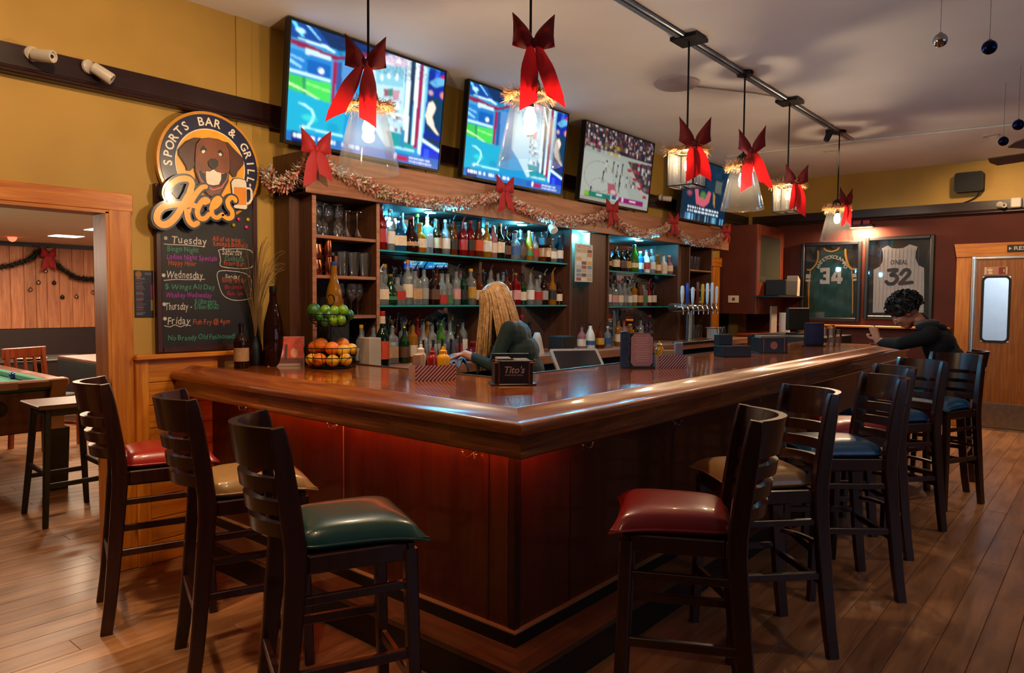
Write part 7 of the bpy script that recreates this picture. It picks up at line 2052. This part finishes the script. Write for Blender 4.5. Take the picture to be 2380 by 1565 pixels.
# ---------------------------------------------------------------- pool room things
pt = empty('pool_table', (0, 0, 0), 0, 'coin-operated pool table with green cloth in the back room', 'pool table')
M_FELT = plain('pool_felt', '#0f7a62', .9, var=.05, scale=90, sheen=.3)
M_PT = wood('pool_wood', '#4a1a10', '#70301e', 'X', rough=.35, coat=.3)
tx1, ty0, ty1, tx0 = 1.95, 5.92, 8.05, .75
zt = .82
MB().bbox(tx0 + .05, ty0 + .05, .44, tx1 - .05, ty1 - .05, .745, .01).build('cabinet', M_PT, pt)
MB().bbox(tx0 + .03, ty0 + .03, .745, tx1 - .03, ty1 - .03, .77, .004).build('slate', M_FELT, pt)
M_RAIL = wood('pool_rail', '#5c3626', '#8a5a44', 'X', rough=.35, coat=.4)
for a in ((tx0, ty0, tx1 - .001, ty0 + .10), (tx0, ty1 - .10, tx1, ty1), (tx0, ty0 + .10, tx0 + .10, ty1 - .10), (tx1 - .10, ty0 + .10, tx1, ty1 - .10)):
    MB().bbox(a[0], a[1], .76, a[2], a[3], zt, .012).build('rail', M_RAIL, pt)
for a in ((tx0 + .14, ty0 + .10, tx1 - .14, ty0 + .145), (tx0 + .14, ty1 - .145, tx1 - .14, ty1 - .10), (tx0 + .10, ty0 + .15, tx0 + .145, ty1 - .15), (tx1 - .145, ty0 + .15, tx1 - .10, ty1 - .15)):
    MB().bbox(a[0], a[1], .775, a[2], a[3], zt - .004, .008).build('cushion', M_FELT, pt)
MB().box(tx0 + .2, ty0 - .004, .765, tx1 - .32, ty0 + .0, .815).build('rail_plate', plain('rail_plate', '#b89c98', .35), pt, smooth=0)
for x, y in ((tx1 - .07, ty0 + .07), (tx0 + .07, ty0 + .07), (tx1 - .07, ty1 - .07), (tx0 + .07, ty1 - .07)):
    MB().prism([(-.07, -.07), (.07, -.07), (.07, .07), (-.07, .07)], lambda u, v, d: (x + u * (1 - .5 * (.44 - d)), y + v * (1 - .5 * (.44 - d)), d), .0, .46).build('leg', M_BLACK, pt)
for x in (tx1 - .06,):
    MB().prism([(-.06, 0), (.06, 0), (.045, .36), (-.045, .36)], lambda u, v, d: (x + u - (.36 - v) * .12, ty0 - .002 - d + .06, v + .46), 0.04, .07).bbox(x - .065, ty0 - .005, .77, x + .065, ty0 + .12, .826, .01).build('corner_trim', plain('corner_tan', '#a07458', .4), pt)
MB().lathe([(.001, 0), (.052, 0), (.055, .01), (.04, .02)], 22, (1.52, ty0 + .048, .63), M=Matrix.Rotation(PI / 2, 3, 'X')).build('return_window', M_BLACK, pt)
bb = MB().sphere(.028, (0, 0, 0), 18, 12).build('billiard_ball', plain('ball_blue', '#1c2470', .15, coat=.6), None, smooth=80, loc=(1.80, 6.66, .798), label='dark blue billiard ball on the green cloth', cat='ball')
# backless stool
bs = empty('backless_stool', (1.69, 5.21, 0), math.radians(-2), 'dark backless wooden stool standing in the opening by the pool table', 'stool')
MB().bbox(-.20, -.20, .725, .20, .20, .752, .006).build('seat', wood('stool_seat_top', '#3a1c14', '#6a4434', 'X', rough=.35, coat=.3), bs)
MB().bbox(-.15, -.15, .675, .15, .15, .725, .003).build('apron', M_BLACK, bs)
for sx in (-1, 1):
    for sy in (-1, 1):
        MB().beam([(sx * .185, sy * .225, 0), (sx * .155, sy * .17, .4), (sx * .135, sy * .135, .725)], [.03, .036, .04], [.03, .036, .04]).build('leg', M_BLACK, bs)
for s in (-1, 1):
    MB().beam([(-.17, s * .195, .25), (.17, s * .195, .25)], .02, .03, side=(0, 1, 0)).build('stretcher', M_BLACK, bs)
    MB().beam([(s * .165, -.19, .33), (s * .165, .19, .33)], .02, .03).build('stretcher', M_BLACK, bs)
# dark table, chairs, plate, shakers
dt = empty('pub_table', (0, 0, 0), 0, 'dark thick-edged table beside the pool table', 'table')
MB().bbox(2.24, 5.75, .885, 3.3, 7.05, .91, .005).build('tabletop', wood('table_top', '#4a2a22', '#7a4c3c', 'Y', rough=.35, coat=.3), dt)
MB().bbox(2.24, 5.75, .74, 2.265, 7.05, .884, .003).bbox(2.265, 5.75, .74, 3.3, 5.775, .884, .003).build('apron', plain('apron_teal', '#1a2426', .5), dt)
MB().bbox(2.7, 6.3, 0, 2.8, 6.4, .88, .004).bbox(2.4, 6.1, 0, 3.1, 6.6, .03, .004).build('pedestal', M_BLACK, dt)
M_CH = wood('chair_oak', '#5a1e08', '#8a3a12', 'Z', rough=.35, coat=.3)
def dining(x, y, rz, label, sc=1.0):
    c = empty('dining_chair', (x, y, 0), rz, label, 'chair', 'orange brown chairs in the pool room')
    MB().bbox(-.21, -.20, .44, .21, .20, .475, .01).build('seat', M_CH, c)
    MB().bbox(-.20, -.19, .476, .20, .19, .50, .012).build('seat_pad', plain('pad_grey', '#3a3a38', .6), c)
    for s in (-1, 1):
        MB().beam([(s * .19, .18, 0), (s * .19, .18, .44)], .04, .04).build('leg', M_CH, c)
        MB().beam([(s * .19, -.22, 0), (s * .19, -.19, .45), (s * .19, -.25, .93)], .04, .04).build('leg', M_CH, c)
    MB().bbox(-.23, -.265, .84, .23, -.235, .94, .008).build('top_rail', M_CH, c)
    MB().bbox(-.18, -.225, .56, .18, -.205, .60, .004).build('lower_rail', M_CH, c)
    for k in range(3):
        MB().beam([(-.10 + k * .10, -.215, .60), (-.10 + k * .10, -.247, .845)], .025, .018).build('spindle', M_CH, c)
    for s in (-1, 1): MB().beam([(s * .19, -.20, .2), (s * .19, .17, .2)], .02, .03).build('stretcher', M_CH, c)
    return c
dining(2.36, 7.75, math.radians(205), 'orange brown dining chair between pool table and dark table')
dining(3.75, 8.6, math.radians(120), 'orange brown dining chair half hidden behind the casing post')
rt = empty('round_table', (2.75, 9.3, 0), 0, 'small dark table farther back holding a plate of food', 'table')
MB().bbox(-.5, -.4, .70, .5, .4, .735, .006).build('tabletop', M_BLACK, rt)
MB().tube([(0, 0, 0), (0, 0, .70)], .04, 10).build('pedestal', M_BLACK, rt)
pl_ = empty('plate', (2.62, 9.05, .736), 0, 'white oval plate with a burger in the pool room', 'plate')
MB().lathe([(.001, .004), (.09, .004), (.15, .018), (.15, .022), (.09, .008), (.001, .008)], 28, cap=False).build('dish', M_WHITE, pl_)
bg = empty('burger', (2.64, 9.05, .745), 0, 'small toasted burger on the white plate', 'food')
MB().lathe([(.001, 0), (.055, 0), (.06, .015), (.058, .02), (.001, .02)], 18).lathe([(.06, .035), (.058, .055), (.04, .075), (.001, .082)], 18).build('bun', plain('bun', '#a86a24', .6, var=.2), bg)
MB().lathe([(.062, .02), (.064, .028), (.06, .035)], 18).build('patty', plain('patty', '#2c1408', .7, var=.3), bg)
for i, (x, y, c_) in enumerate(((2.72, 6.95, '#b89a90'), (2.80, 6.80, '#c8b0a8'))):
    bottle(x, y, .911, 'tall', .022, .13, 'white', 'pink', 'silver', ('pale shaker bottle on the dark table, the one nearer the chair back', 'pale shaker bottle on the dark table, toward the casing post')[i], 'shakers on the dark table')
bottle(2.92, 6.72, .911, 'squat', .04, .16, 'blue', 'blue', 'blue', 'blue condiment holder on the dark table in the pool room', 'shakers on the dark table')
for x_, rz_, nm_ in ((.0, -PI / 2, 'added unseen fill lamp of the pool room, on the side behind the pool table'), (5.4, PI / 2, 'added unseen fill lamp of the pool room, on the side behind the casing post')):
    sc_ = empty('added_wall_lamp', (x_ + (.02 if x_ < 1 else -.02), 7.6, 1.62), 0, nm_, 'lamp', 'added pool room fill lamps')  # unseen lamp added to brighten the pool room ceiling from below
    MB().lathe([(.03, 0), (.09, .12), (.085, .12), (.026, .004)], 20, cap=False).bbox(-.03, -.03, -.05, .03, .03, .004, .004).build('shade', M_DKMETAL, sc_)
    d = bpy.data.lights.new('fill_lamp', 'POINT'); d.energy = 55; d.color = (1.0, .8, .6); d.shadow_soft_size = .05
    lo = bpy.data.objects.new('fill_lamp_light', d); lo.location = (x_ + (.1 if x_ < 1 else -.1), 7.6, 1.78); link(lo)
# green garland and recessed lights
gg = empty('green_garland', (0, 0, 0), 0, 'dark green pine garland swagged on the pool room boards', 'garland')
P = catmull([(2.7, 11.39, 1.80), (3.0, 11.39, 1.82), (3.3, 11.39, 1.93), (3.46, 11.39, 2.06), (3.65, 11.39, 1.86), (3.87, 11.39, 1.71), (4.1, 11.39, 1.68), (4.35, 11.39, 1.70), (4.7, 11.39, 1.9)], 10)
mb = MB(); r = random.Random(12)
mb.tube(P, .02, 6)
for i in range(len(P) - 1):
    for k in range(26):
        p = Vector(P[i]); d = Vector((r.uniform(-1, 1), r.uniform(-1, .1), r.uniform(-1, 1))).normalized() * .07
        s_ = d.orthogonal().normalized() * .006
        mb.add([p - s_, p + s_, p + d], [(0, 1, 2)])
mb.build('needles', plain('garland_green', '#0c1a12', .7, var=.3), gg, smooth=0, kind='stuff')
b = bow_parts(.16, 40, (.2, .18), (.4, .4), True, M_RIBV, .5); b.location = (3.52, 11.33, 2.0)
tag(b, 'dark red bow on the green garland in the pool room', 'bow')
r = random.Random(31)
for i, (x, z) in enumerate(((3.52, 1.78), (3.43, 1.62), (3.33, 1.52), (3.72, 1.42), (3.9, 1.43), (4.12, 1.49), (3.62, 1.62))):
    w_ = empty('ornament', (x, 11.45, z), 0, 'small silver ornament pinned to the pool room boards, number %s from the opening jamb side' % ORD[i + 1] if False else ('small ornament pinned to the pool room boards, ' + ('just below the bow', 'second below the bow', 'lowest on the side away from the post', 'low in the middle, dark', 'low beside the dark one', 'nearest the casing post', 'dark, bell-shaped, under the bow')[i]), 'ornament', 'ornaments on the pool room boards')
    MB().sphere(.028, (0, 0, 0), 12, 8).lathe([(.008, .027), (.008, .036), (.001, .038)], 8).build('ball', M_BSIL if i not in (3, 6) else M_BLACK, w_)
for i, (x, y) in enumerate(((3.26, 9.86), (3.22, 8.6))):
    q = empty('ceiling_panel_light', (x, y, 2.165), 0, ('lit square ceiling light farther back in the pool room', 'lit square ceiling light nearer in the pool room')[i], 'ceiling light', 'pool room ceiling lights')
    MB().box(-.15, -.15, -.006, .15, .15, -.001).build('diffuser', emit('panel_warm', (1.0, .86, .7), 5), q, smooth=0)
xx = empty('exit_lamp', (2.9, 10.6, 2.165), 0, 'small glowing red ceiling lamp in the pool room', 'lamp')
MB().lathe([(.05, -.001), (.05, -.02), (.03, -.05), (.001, -.06)], 14).build('dome', emit('red_lamp', (1, .06, .03), 6), xx)
# ---------------------------------------------------------------- people: each body one fused, continuous surface
def fuse(mb, voxel, smooth_it=4):
    me = bpy.data.meshes.new('f'); me.from_pydata(mb.v, [], mb.f)
    bm = bmesh.new(); bm.from_mesh(me); bmesh.ops.recalc_face_normals(bm, faces=bm.faces); bm.to_mesh(me); bm.free()
    o = bpy.data.objects.new('f', me); COL.objects.link(o)
    m = o.modifiers.new('r', 'REMESH'); m.mode = 'VOXEL'; m.voxel_size = voxel; m.use_smooth_shade = True
    s = o.modifiers.new('s', 'SMOOTH'); s.iterations = smooth_it; s.factor = .5
    dg = bpy.context.evaluated_depsgraph_get()
    out = bpy.data.meshes.new_from_object(o.evaluated_get(dg))
    bpy.data.objects.remove(o); bpy.data.meshes.remove(me)
    return out
def caps(mb, a, b, ra, rb, n=6, seg=14):
    a, b = Vector(a), Vector(b)
    mb.tube([a.lerp(b, t / n) for t in range(n + 1)], [ra + (rb - ra) * t / n for t in range(n + 1)], seg)
    mb.sphere(ra, a, seg, 8); mb.sphere(rb, b, seg, 8)
def head(mb, M, s=1.0):
    """M maps head space (x right, y forward, z up, origin at head centre) to the world; built of overlapping masses"""
    def e(c, r_, sc): 
        prof = [(max(1e-6, math.sin(PI * j / 12)), -math.cos(PI * j / 12)) for j in range(13)]
        t = MB().lathe(prof, 18, cap=False)
        mb.add([M @ Vector(((c[0] + x * sc[0] * r_) * s, (c[1] + y * sc[1] * r_) * s, (c[2] + z * sc[2] * r_) * s)) for x, y, z in t.v], t.f)
    e((0, -.012, .025), 1, (.074, .094, .088))      # cranium
    e((0, .030, -.020), 1, (.060, .062, .075))      # face
    e((0, .046, -.078), 1, (.036, .036, .030))      # chin
    e((.0, .020, -.062), 1, (.052, .052, .036))     # jaw
    for q in (-1, 1):
        e((q * .034, .068, -.022), 1, (.022, .018, .018))   # cheek
        e((q * .028, .078, .018), 1, (.024, .012, .008))    # brow
        e((q * .077, -.008, -.010), 1, (.008, .020, .032))  # ear
    e((0, .094, .0), 1, (.009, .014, .024)); e((0, .104, -.022), 1, (.014, .014, .010))   # nose
    e((0, .084, -.050), 1, (.022, .010, .006)); e((0, .083, -.060), 1, (.019, .010, .007))  # lips
def eyes(parent, M, s=1.0):
    mb, m2 = MB(), MB()
    for q in (-1, 1):
        mb.sphere(.0105 * s, M @ Vector((q * .029 * s, .078 * s, .003 * s)), 12, 8)
        m2.sphere(.0058 * s, M @ Vector((q * .029 * s, .0845 * s, .003 * s)), 10, 6)
    mb.build('eye_whites', plain('eye_white_m', '#d8d0c8', .3), parent, smooth=60); m2.build('irises', plain('iris', '#2a1a10', .2), parent, smooth=60)
def hand(mb, W_, dirv, palmn, side, curl=.5, s=.92):
    """W_ wrist, dirv towards the fingers, palmn out of the palm; side = +1 thumb on dir x palmn side"""
    d = Vector(dirv).normalized(); p = Vector(palmn); p = (p - d * p.dot(d)).normalized(); t = d.cross(p).normalized() * side
    W_ = Vector(W_)
    for k in (-1.2, -.4, .4, 1.2):
        caps(mb, W_ + t * k * .012 * s + d * .01 * s, W_ + d * .078 * s + t * k * .019 * s, .014 * s, .0115 * s, 4, 10)
    for k, L_, off in ((1.35, .066, 0), (.45, .076, .004), (-.45, .071, .002), (-1.35, .055, -.006)):
        a = W_ + d * (.080 + off) * s + t * k * .0195 * s
        c = curl
        for seg_, f_ in ((.44, .35), (.31, .9), (.25, 1.35)):
            dr_ = (d * math.cos(c * f_) + p * math.sin(c * f_) + t * k * .05).normalized()
            b = a + dr_ * L_ * seg_ * 1.0 * s
            caps(mb, a, b, .0088 * s, .0080 * s, 3, 8); a = b
    a = W_ + d * .022 * s + t * .022 * s
    for L_, dr_ in ((.040, (d * .65 + t * .75 + p * .25)), (.032, (d * .9 + t * .4 + p * .35)), (.025, (d * .95 + t * .1 + p * .45))):
        b = a + dr_.normalized() * L_ * s
        caps(mb, a, b, .0115 * s, .0095 * s, 3, 8); a = b
def finish(mesh, name, mats, rule, parent):
    for m in mats: mesh.materials.append(m)
    for p in mesh.polygons:
        p.material_index = rule(p.center); p.use_smooth = True
    o = bpy.data.objects.new(name, mesh); return link(o, parent)
M_SKIN = plain('skin', '#c98d72', .5, var=.06, scale=20)
M_SKIN2 = plain('skin_olive', '#a86a4c', .5, var=.06, scale=20)

def person(name, label, base, fdir, lay, mats, voxel=.0065):
    root = empty(name, base, 0, label, 'person')
    return root

# --- bartender with long fair hair, seen from behind, bent over the back counter
f = Vector((-.50, .866, 0)); rr_ = Vector((f.y, -f.x, 0)); up = Vector((0, 0, 1))
B0 = Vector((3.52, 2.80, 0))
bt = empty('person', B0, 0, 'woman with long fair hair in a dark green top bending over the back counter', 'person')
def P3(r_, fw, z): return rr_ * r_ + f * fw + up * z
mb = MB()
for q in (-1, 1):
    caps(mb, P3(q * .09, 0, .80), P3(q * .095, .01, .44), .085, .058)
    caps(mb, P3(q * .095, .01, .44), P3(q * .09, -.01, .07), .056, .036)
    caps(mb, P3(q * .09, -.02, .035), P3(q * .095, .12, .03), .036, .028)
caps(mb, P3(-.06, 0, .86), P3(.06, 0, .86), .115, .115)
caps(mb, P3(-.045, .02, .98), P3(.045, .02, .98), .10, .10)
caps(mb, P3(-.06, .06, 1.10), P3(.06, .06, 1.10), .105, .105)
caps(mb, P3(-.085, .10, 1.20), P3(.085, .10, 1.20), .088, .088)
caps(mb, P3(0, .04, 1.0), P3(0, .10, 1.18), .11, .10)
caps(mb, P3(-.15, .115, 1.245), P3(.15, .115, 1.245), .052, .052)
caps(mb, P3(0, .13, 1.26), P3(0, .175, 1.335), .044, .040)
sL, eL, hL = P3(-.155, .12, 1.24), P3(-.20, .20, 1.02), P3(-.10, .40, 1.085)
sR, eR, hR = P3(.155, .12, 1.24), P3(.215, .13, 1.00), P3(.09, .36, 1.07)
caps(mb, sL, eL, .050, .040); caps(mb, eL, hL, .038, .026)
caps(mb, sR, eR, .050, .040); caps(mb, eR, hR, .038, .026)
hand(mb, hL, f * .9 - up * .1 + rr_ * .2, -up, 1, .6)
hand(mb, hR, f * .9 - up * .1 - rr_ * .2, -up, -1, .6)
tilt = Matrix.Rotation(math.radians(32), 4, -rr_) if False else None
hc_ = P3(-.01, .225, 1.405)
nod = math.radians(-38)
fy_ = f * math.cos(nod) + up * math.sin(nod); uz = -f * math.sin(nod) + up * math.cos(nod)
HM = Matrix(((rr_.x, fy_.x, uz.x, hc_.x), (rr_.y, fy_.y, uz.y, hc_.y), (rr_.z, fy_.z, uz.z, hc_.z), (0, 0, 0, 1)))
head(mb, HM, .95)
me = fuse(mb, .0065)
M_TOP = plain('dark_green_top', '#06231f', .8, var=.2, scale=12, sheen=.1)
M_JEAN = plain('dark_jeans', '#0e1420', .8)
def rule(c):
    if (c - hL).dot(f) > -.01 and (c - hL).length < .25 and c.z < 1.2: return 0
    if (c - hR).dot(f) > -.01 and (c - hR).length < .25 and c.z < 1.2: return 0
    if c.z > 1.285 and (c - P3(0, .16, 1.3)).dot(f) > -.10 and abs((c - P3(0, 0, 0)).dot(rr_)) < .10: return 0
    return 2 if c.z < .84 else 1
finish(me, 'body', [M_SKIN, M_TOP, M_JEAN], rule, bt)
eyes(bt, HM, .95)
# hair: a cap and long locks falling over the shoulders
M_HAIR = plain('fair_hair', '#b08654', .42, var=.45, scale=45, rand=.1)
mb = MB()
prof = [(max(1e-6, math.sin(PI * j / 12)), -math.cos(PI * j / 12)) for j in range(13)]
t = MB().lathe(prof, 20, cap=False)
mb.add([HM @ Vector((x * .083, -.016 + y * .104, .036 + z * .088)) for x, y, z in t.v], [fc for fc in t.f if min(t.v[i][2] for i in fc) > -.55])
r = random.Random(4)
for k in range(230):
    a = r.uniform(-PI * .98, PI * .98)       # 0 = back of head
    if abs(a) > 2.55: a *= .9
    x0, y0 = math.sin(a) * .080, -math.cos(a) * .098 - .016
    h0 = r.uniform(.05, .11)
    kk = math.sqrt(max(.05, 1 - (h0 / .125) ** 2))
    p0 = HM @ Vector((x0 * kk, y0 * kk, .03 + h0 * .75))
    p1 = HM @ Vector((x0 * 1.08, y0 * 1.08, .02))
    out = (rr_ * x0 + f * (y0 + .02)) * .25
    ln = r.uniform(.26, .42)
    ft = max(0.0, -math.cos(a))
    p2 = p1 + out - up * ln * .45 + f * (-.012 if math.cos(a) > 0 else .01)
    p3 = p1 + out * 1.3 - up * ln - f * (.05 if math.cos(a) > 0 else -.01) + rr_ * r.uniform(-.03, .03)
    w0 = r.uniform(.006, .010)
    pts = bez(p0, p1, p2, p3, 9)
    mb.tube(pts, [w0 * q for q in (.7, 1, 1.1, 1.1, 1.05, 1, .9, .75, .5, .2)], 6)
mb.build('hair', M_HAIR, bt, smooth=70)

# cloth in her hands
cl = MB()
r = random.Random(2)
hp = B0 + hL + f * .08
N_ = 10
vs = [(hp.x + (i / N_ - .5) * .16 + .01 * math.sin(j), hp.y + (j / N_ - .5) * .12, hp.z - .03 + .035 * math.sin(i * 1.1) * math.cos(j * .9) - .03 * ((i / N_ - .5) ** 2 + (j / N_ - .5) ** 2) * 4) for i in range(N_ + 1) for j in range(N_ + 1)]
cl.add(vs, [(i * (N_ + 1) + j, (i + 1) * (N_ + 1) + j, (i + 1) * (N_ + 1) + j + 1, i * (N_ + 1) + j + 1) for i in range(N_) for j in range(N_)])
clo = cl.build('bar_cloth', plain('cloth_blue', '#6a7fa4', .8, var=.2), None, smooth=70, label='pale blue bar cloth in the hands of the woman behind the bar', cat='cloth')
sm = clo.modifiers.new('thick', 'SOLIDIFY'); sm.thickness = .004

# --- man in a black hooded top, seated, hunched forward with his forearms on the bar
f = Vector((-.10, .995, 0)).normalized(); rr_ = Vector((f.y, -f.x, 0))
M0 = Vector((6.55, 1.00, 0))
mn = empty('person', M0, 0, 'young man with dark curly hair in a black hooded top hunched over the bar end', 'person')
mb = MB()
ZS = .745
for q in (-1, 1):
    caps(mb, P3(q * .085, -.02, ZS + .085), P3(q * .11, .34, ZS + .07), .085, .058)
    caps(mb, P3(q * .11, .34, ZS + .06), P3(q * .10, .33, .34), .056, .040)
    caps(mb, P3(q * .10, .32, .29), P3(q * .10, .43, .285), .036, .03)
caps(mb, P3(-.08, -.02, ZS + .11), P3(.08, -.02, ZS + .11), .115, .115)
caps(mb, P3(-.06, .01, ZS + .23), P3(.06, .01, ZS + .23), .120, .120)
caps(mb, P3(-.085, .075, ZS + .35), P3(.085, .075, ZS + .35), .118, .118)
caps(mb, P3(0, -.01, ZS + .15), P3(0, .09, ZS + .37), .135, .118)
caps(mb, P3(-.165, .125, ZS + .43), P3(.165, .125, ZS + .43), .072, .072)
caps(mb, P3(0, .13, ZS + .45), P3(0, .22, ZS + .545), .064, .052)
sL, eL, hL = P3(-.185, .13, ZS + .42), P3(-.24, .32, ZS + .345), P3(-.07, .50, 1.10)
sR, eR, hR = P3(.185, .13, ZS + .42), P3(.24, .30, ZS + .345), P3(.06, .47, 1.085)
eL.z = eR.z = 1.102
caps(mb, sL, eL, .066, .052); caps(mb, eL, hL, .050, .034)
caps(mb, sR, eR, .066, .052); caps(mb, eR, hR, .050, .034)
hand(mb, hL + up * .012, f * .35 + up * .75 + rr_ * .25, rr_, 1, .7, 1.0)
hand(mb, hR + up * .012, f * .7 + up * .45 - rr_ * .35, -rr_, -1, .7, 1.0)
hc_ = P3(0, .315, ZS + .60)
nod = math.radians(-42)
fy_ = f * math.cos(nod) + up * math.sin(nod); uz = -f * math.sin(nod) + up * math.cos(nod)
HM = Matrix(((rr_.x, fy_.x, uz.x, hc_.x), (rr_.y, fy_.y, uz.y, hc_.y), (rr_.z, fy_.z, uz.z, hc_.z), (0, 0, 0, 1)))
head(mb, HM, 1.12)
me = fuse(mb, .0075)
M_HOOD = plain('black_hoodie', '#040507', .9, var=.3, scale=14)
M_TRO = plain('dark_trousers', '#0c0d12', .85)
neck_c = P3(0, .20, ZS + .54)
def rule(c):
    for h_ in (hL, hR):
        if (c - h_).length < .17 and c.z > 1.07 and (c - h_).dot(f * .5 + up * .5) > .0: return 0
    hv = HM.inverted() @ c
    if hv.length < .175 and hv.z > -.13 and (c - neck_c).dot(fy_) > -.03: return 0
    return 2 if c.z < ZS + .06 else 1
finish(me, 'body', [M_SKIN2, M_HOOD, M_TRO], rule, mn)
eyes(mn, HM, 1.12)
# hood lying on the back, grey lining at the neck
mb = MB().tube(catmull([P3(-.10, .22, ZS + .47), P3(-.12, .14, ZS + .49), P3(-.06, .07, ZS + .48), P3(.06, .07, ZS + .48), P3(.12, .14, ZS + .49), P3(.10, .22, ZS + .47)], 6), .036, 10)
mb.sphere(.085, P3(0, .045, ZS + .42), 16, 10, (1.2, .65, .8))
mb.build('hood', M_HOOD, mn, smooth=70)
MB().tube(catmull([P3(-.085, .24, ZS + .50), P3(-.098, .17, ZS + .53), P3(-.045, .105, ZS + .525), P3(.045, .105, ZS + .525), P3(.098, .17, ZS + .53), P3(.085, .24, ZS + .50)], 6), .020, 8).build('hood_lining', plain('hood_grey', '#5a5048', .8), mn, smooth=70)
# curly hair
M_CURL = plain('dark_curls', '#120a08', .5, var=.4, scale=60)
mb = MB()
mb.add([HM @ Vector((x * .100, -.020 + y * .122, .050 + z * .104)) for x, y, z in t.v], [fc for fc in t.f if min(t.v[i][2] for i in fc) > -.75])
r = random.Random(7)
for k in range(360):
    a = r.uniform(0, 2 * PI); cz_ = r.uniform(-.55, 1)
    sq = math.sqrt(1 - cz_ * cz_)
    v = Vector((math.cos(a) * sq, math.sin(a) * sq, cz_))
    if v.y > .45 and v.z < .25: continue
    c = Vector((v.x * .104, -.020 + v.y * .126, .050 + v.z * .108))
    R_ = r.uniform(.010, .016)
    u_ = v.orthogonal().normalized(); w_ = v.cross(u_)
    ph = r.uniform(0, 6)
    pts = [HM @ (c + (u_ * math.cos(ph + i * .9) + w_ * math.sin(ph + i * .9)) * R_ + v * (.004 * i - .004)) for i in range(8)]
    mb.tube(pts, .0052, 5)
mb.build('hair', M_CURL, mn, smooth=70)
# ---------------------------------------------------------------- pieces of parts go under their part
NEST = {'security_camera': [('lens', 'body')], 'pendant_lamp': [('bulb', 'socket'), ('bulb', 'candle_sleeve')],
        'round_sign': [('ring_letter', 'navy_ring'), ('spade', 'navy_ring'), ('dog_eye', 'dog_head'), ('eye_white', 'dog_head'), ('dog_nose', 'dog_head'), ('tongue', 'mouth'), ('white_ball', 'mouth'), ('beer', 'beer_mug')],
        'television': [('screen', 'bezel'), ('caption', 'bezel')], 'framed_jersey': [('number', 'jersey'), ('name_lettering', 'jersey'), ('gold_trim', 'jersey'), ('cream_band', 'jersey'), ('pinstripes', 'jersey')],
        'menu_board': [('chalk_words', 'slate'), ('chalk_marks', 'slate')], 'napkin_holder': [('lettering', 'walls'), ('copper_piping', 'walls')],
        'door_3': [('window_pane', 'door_leaf'), ('window_gasket', 'door_leaf'), ('kick_plate', 'door_leaf')], 'dining_chair': [('seat_pad', 'seat')], 'wall_cupboard': [('glass_pane', 'door_frame')],
        'till_screen': [('display', 'frame')], 'pool_table': [('rail_plate', 'rail')], 'bar_stool': [('footrest_lit_strip', 'footrest'), ('swivel_plate', 'seat_frame')],
        'back_bar_cabinet': [('shelf_edge', 'glass_shelf'), ('mirror_frame', 'mirror')], 'menu_holder': [('printed_lines', 'pink_card')], 'light_switch': [('rocker', 'plate')], 'condiment_caddy': [('white_stripes', 'tray')],
        'puck_light': [('lens', 'housing')], 'bar_counter': [('purse_hook', 'front_panel')]}
_ch = {}
for o in bpy.data.objects:
    if o.parent is not None and o.parent.parent is None:
        _ch.setdefault(o.parent.name, []).append(o)
base_name = lambda o: o.name.split('.')[0]
for rn, cl_ in _ch.items():
    for cn, pn_ in NEST.get(rn.split('.')[0] if not rn.startswith('door_') else rn, []):
        ps = [c for c in cl_ if base_name(c) == pn_]
        cs_ = [c for c in cl_ if base_name(c) == cn]
        if not ps: continue
        for i, c in enumerate(cs_):
            p = ps[min(i, len(ps) - 1)] if len(ps) == len(cs_) or rn == 'bar_counter' else ps[0]
            if rn == 'bar_counter':
                if i < 3: p = ps[min(i, 3)]
                else: p = ps[min(4 + i - 3, len(ps) - 1)]
            c.matrix_basis = p.matrix_basis.inverted() @ c.matrix_basis
            c.parent = p
for rn, cl_ in _ch.items():
    if rn.startswith('beer_tap_tower'):
        fs_ = [c for c in cl_ if base_name(c) == 'faucet']; hs_ = [c for c in cl_ if base_name(c) == 'tap_handle']
        for a_, b_ in zip(hs_, fs_): a_.parent = b_
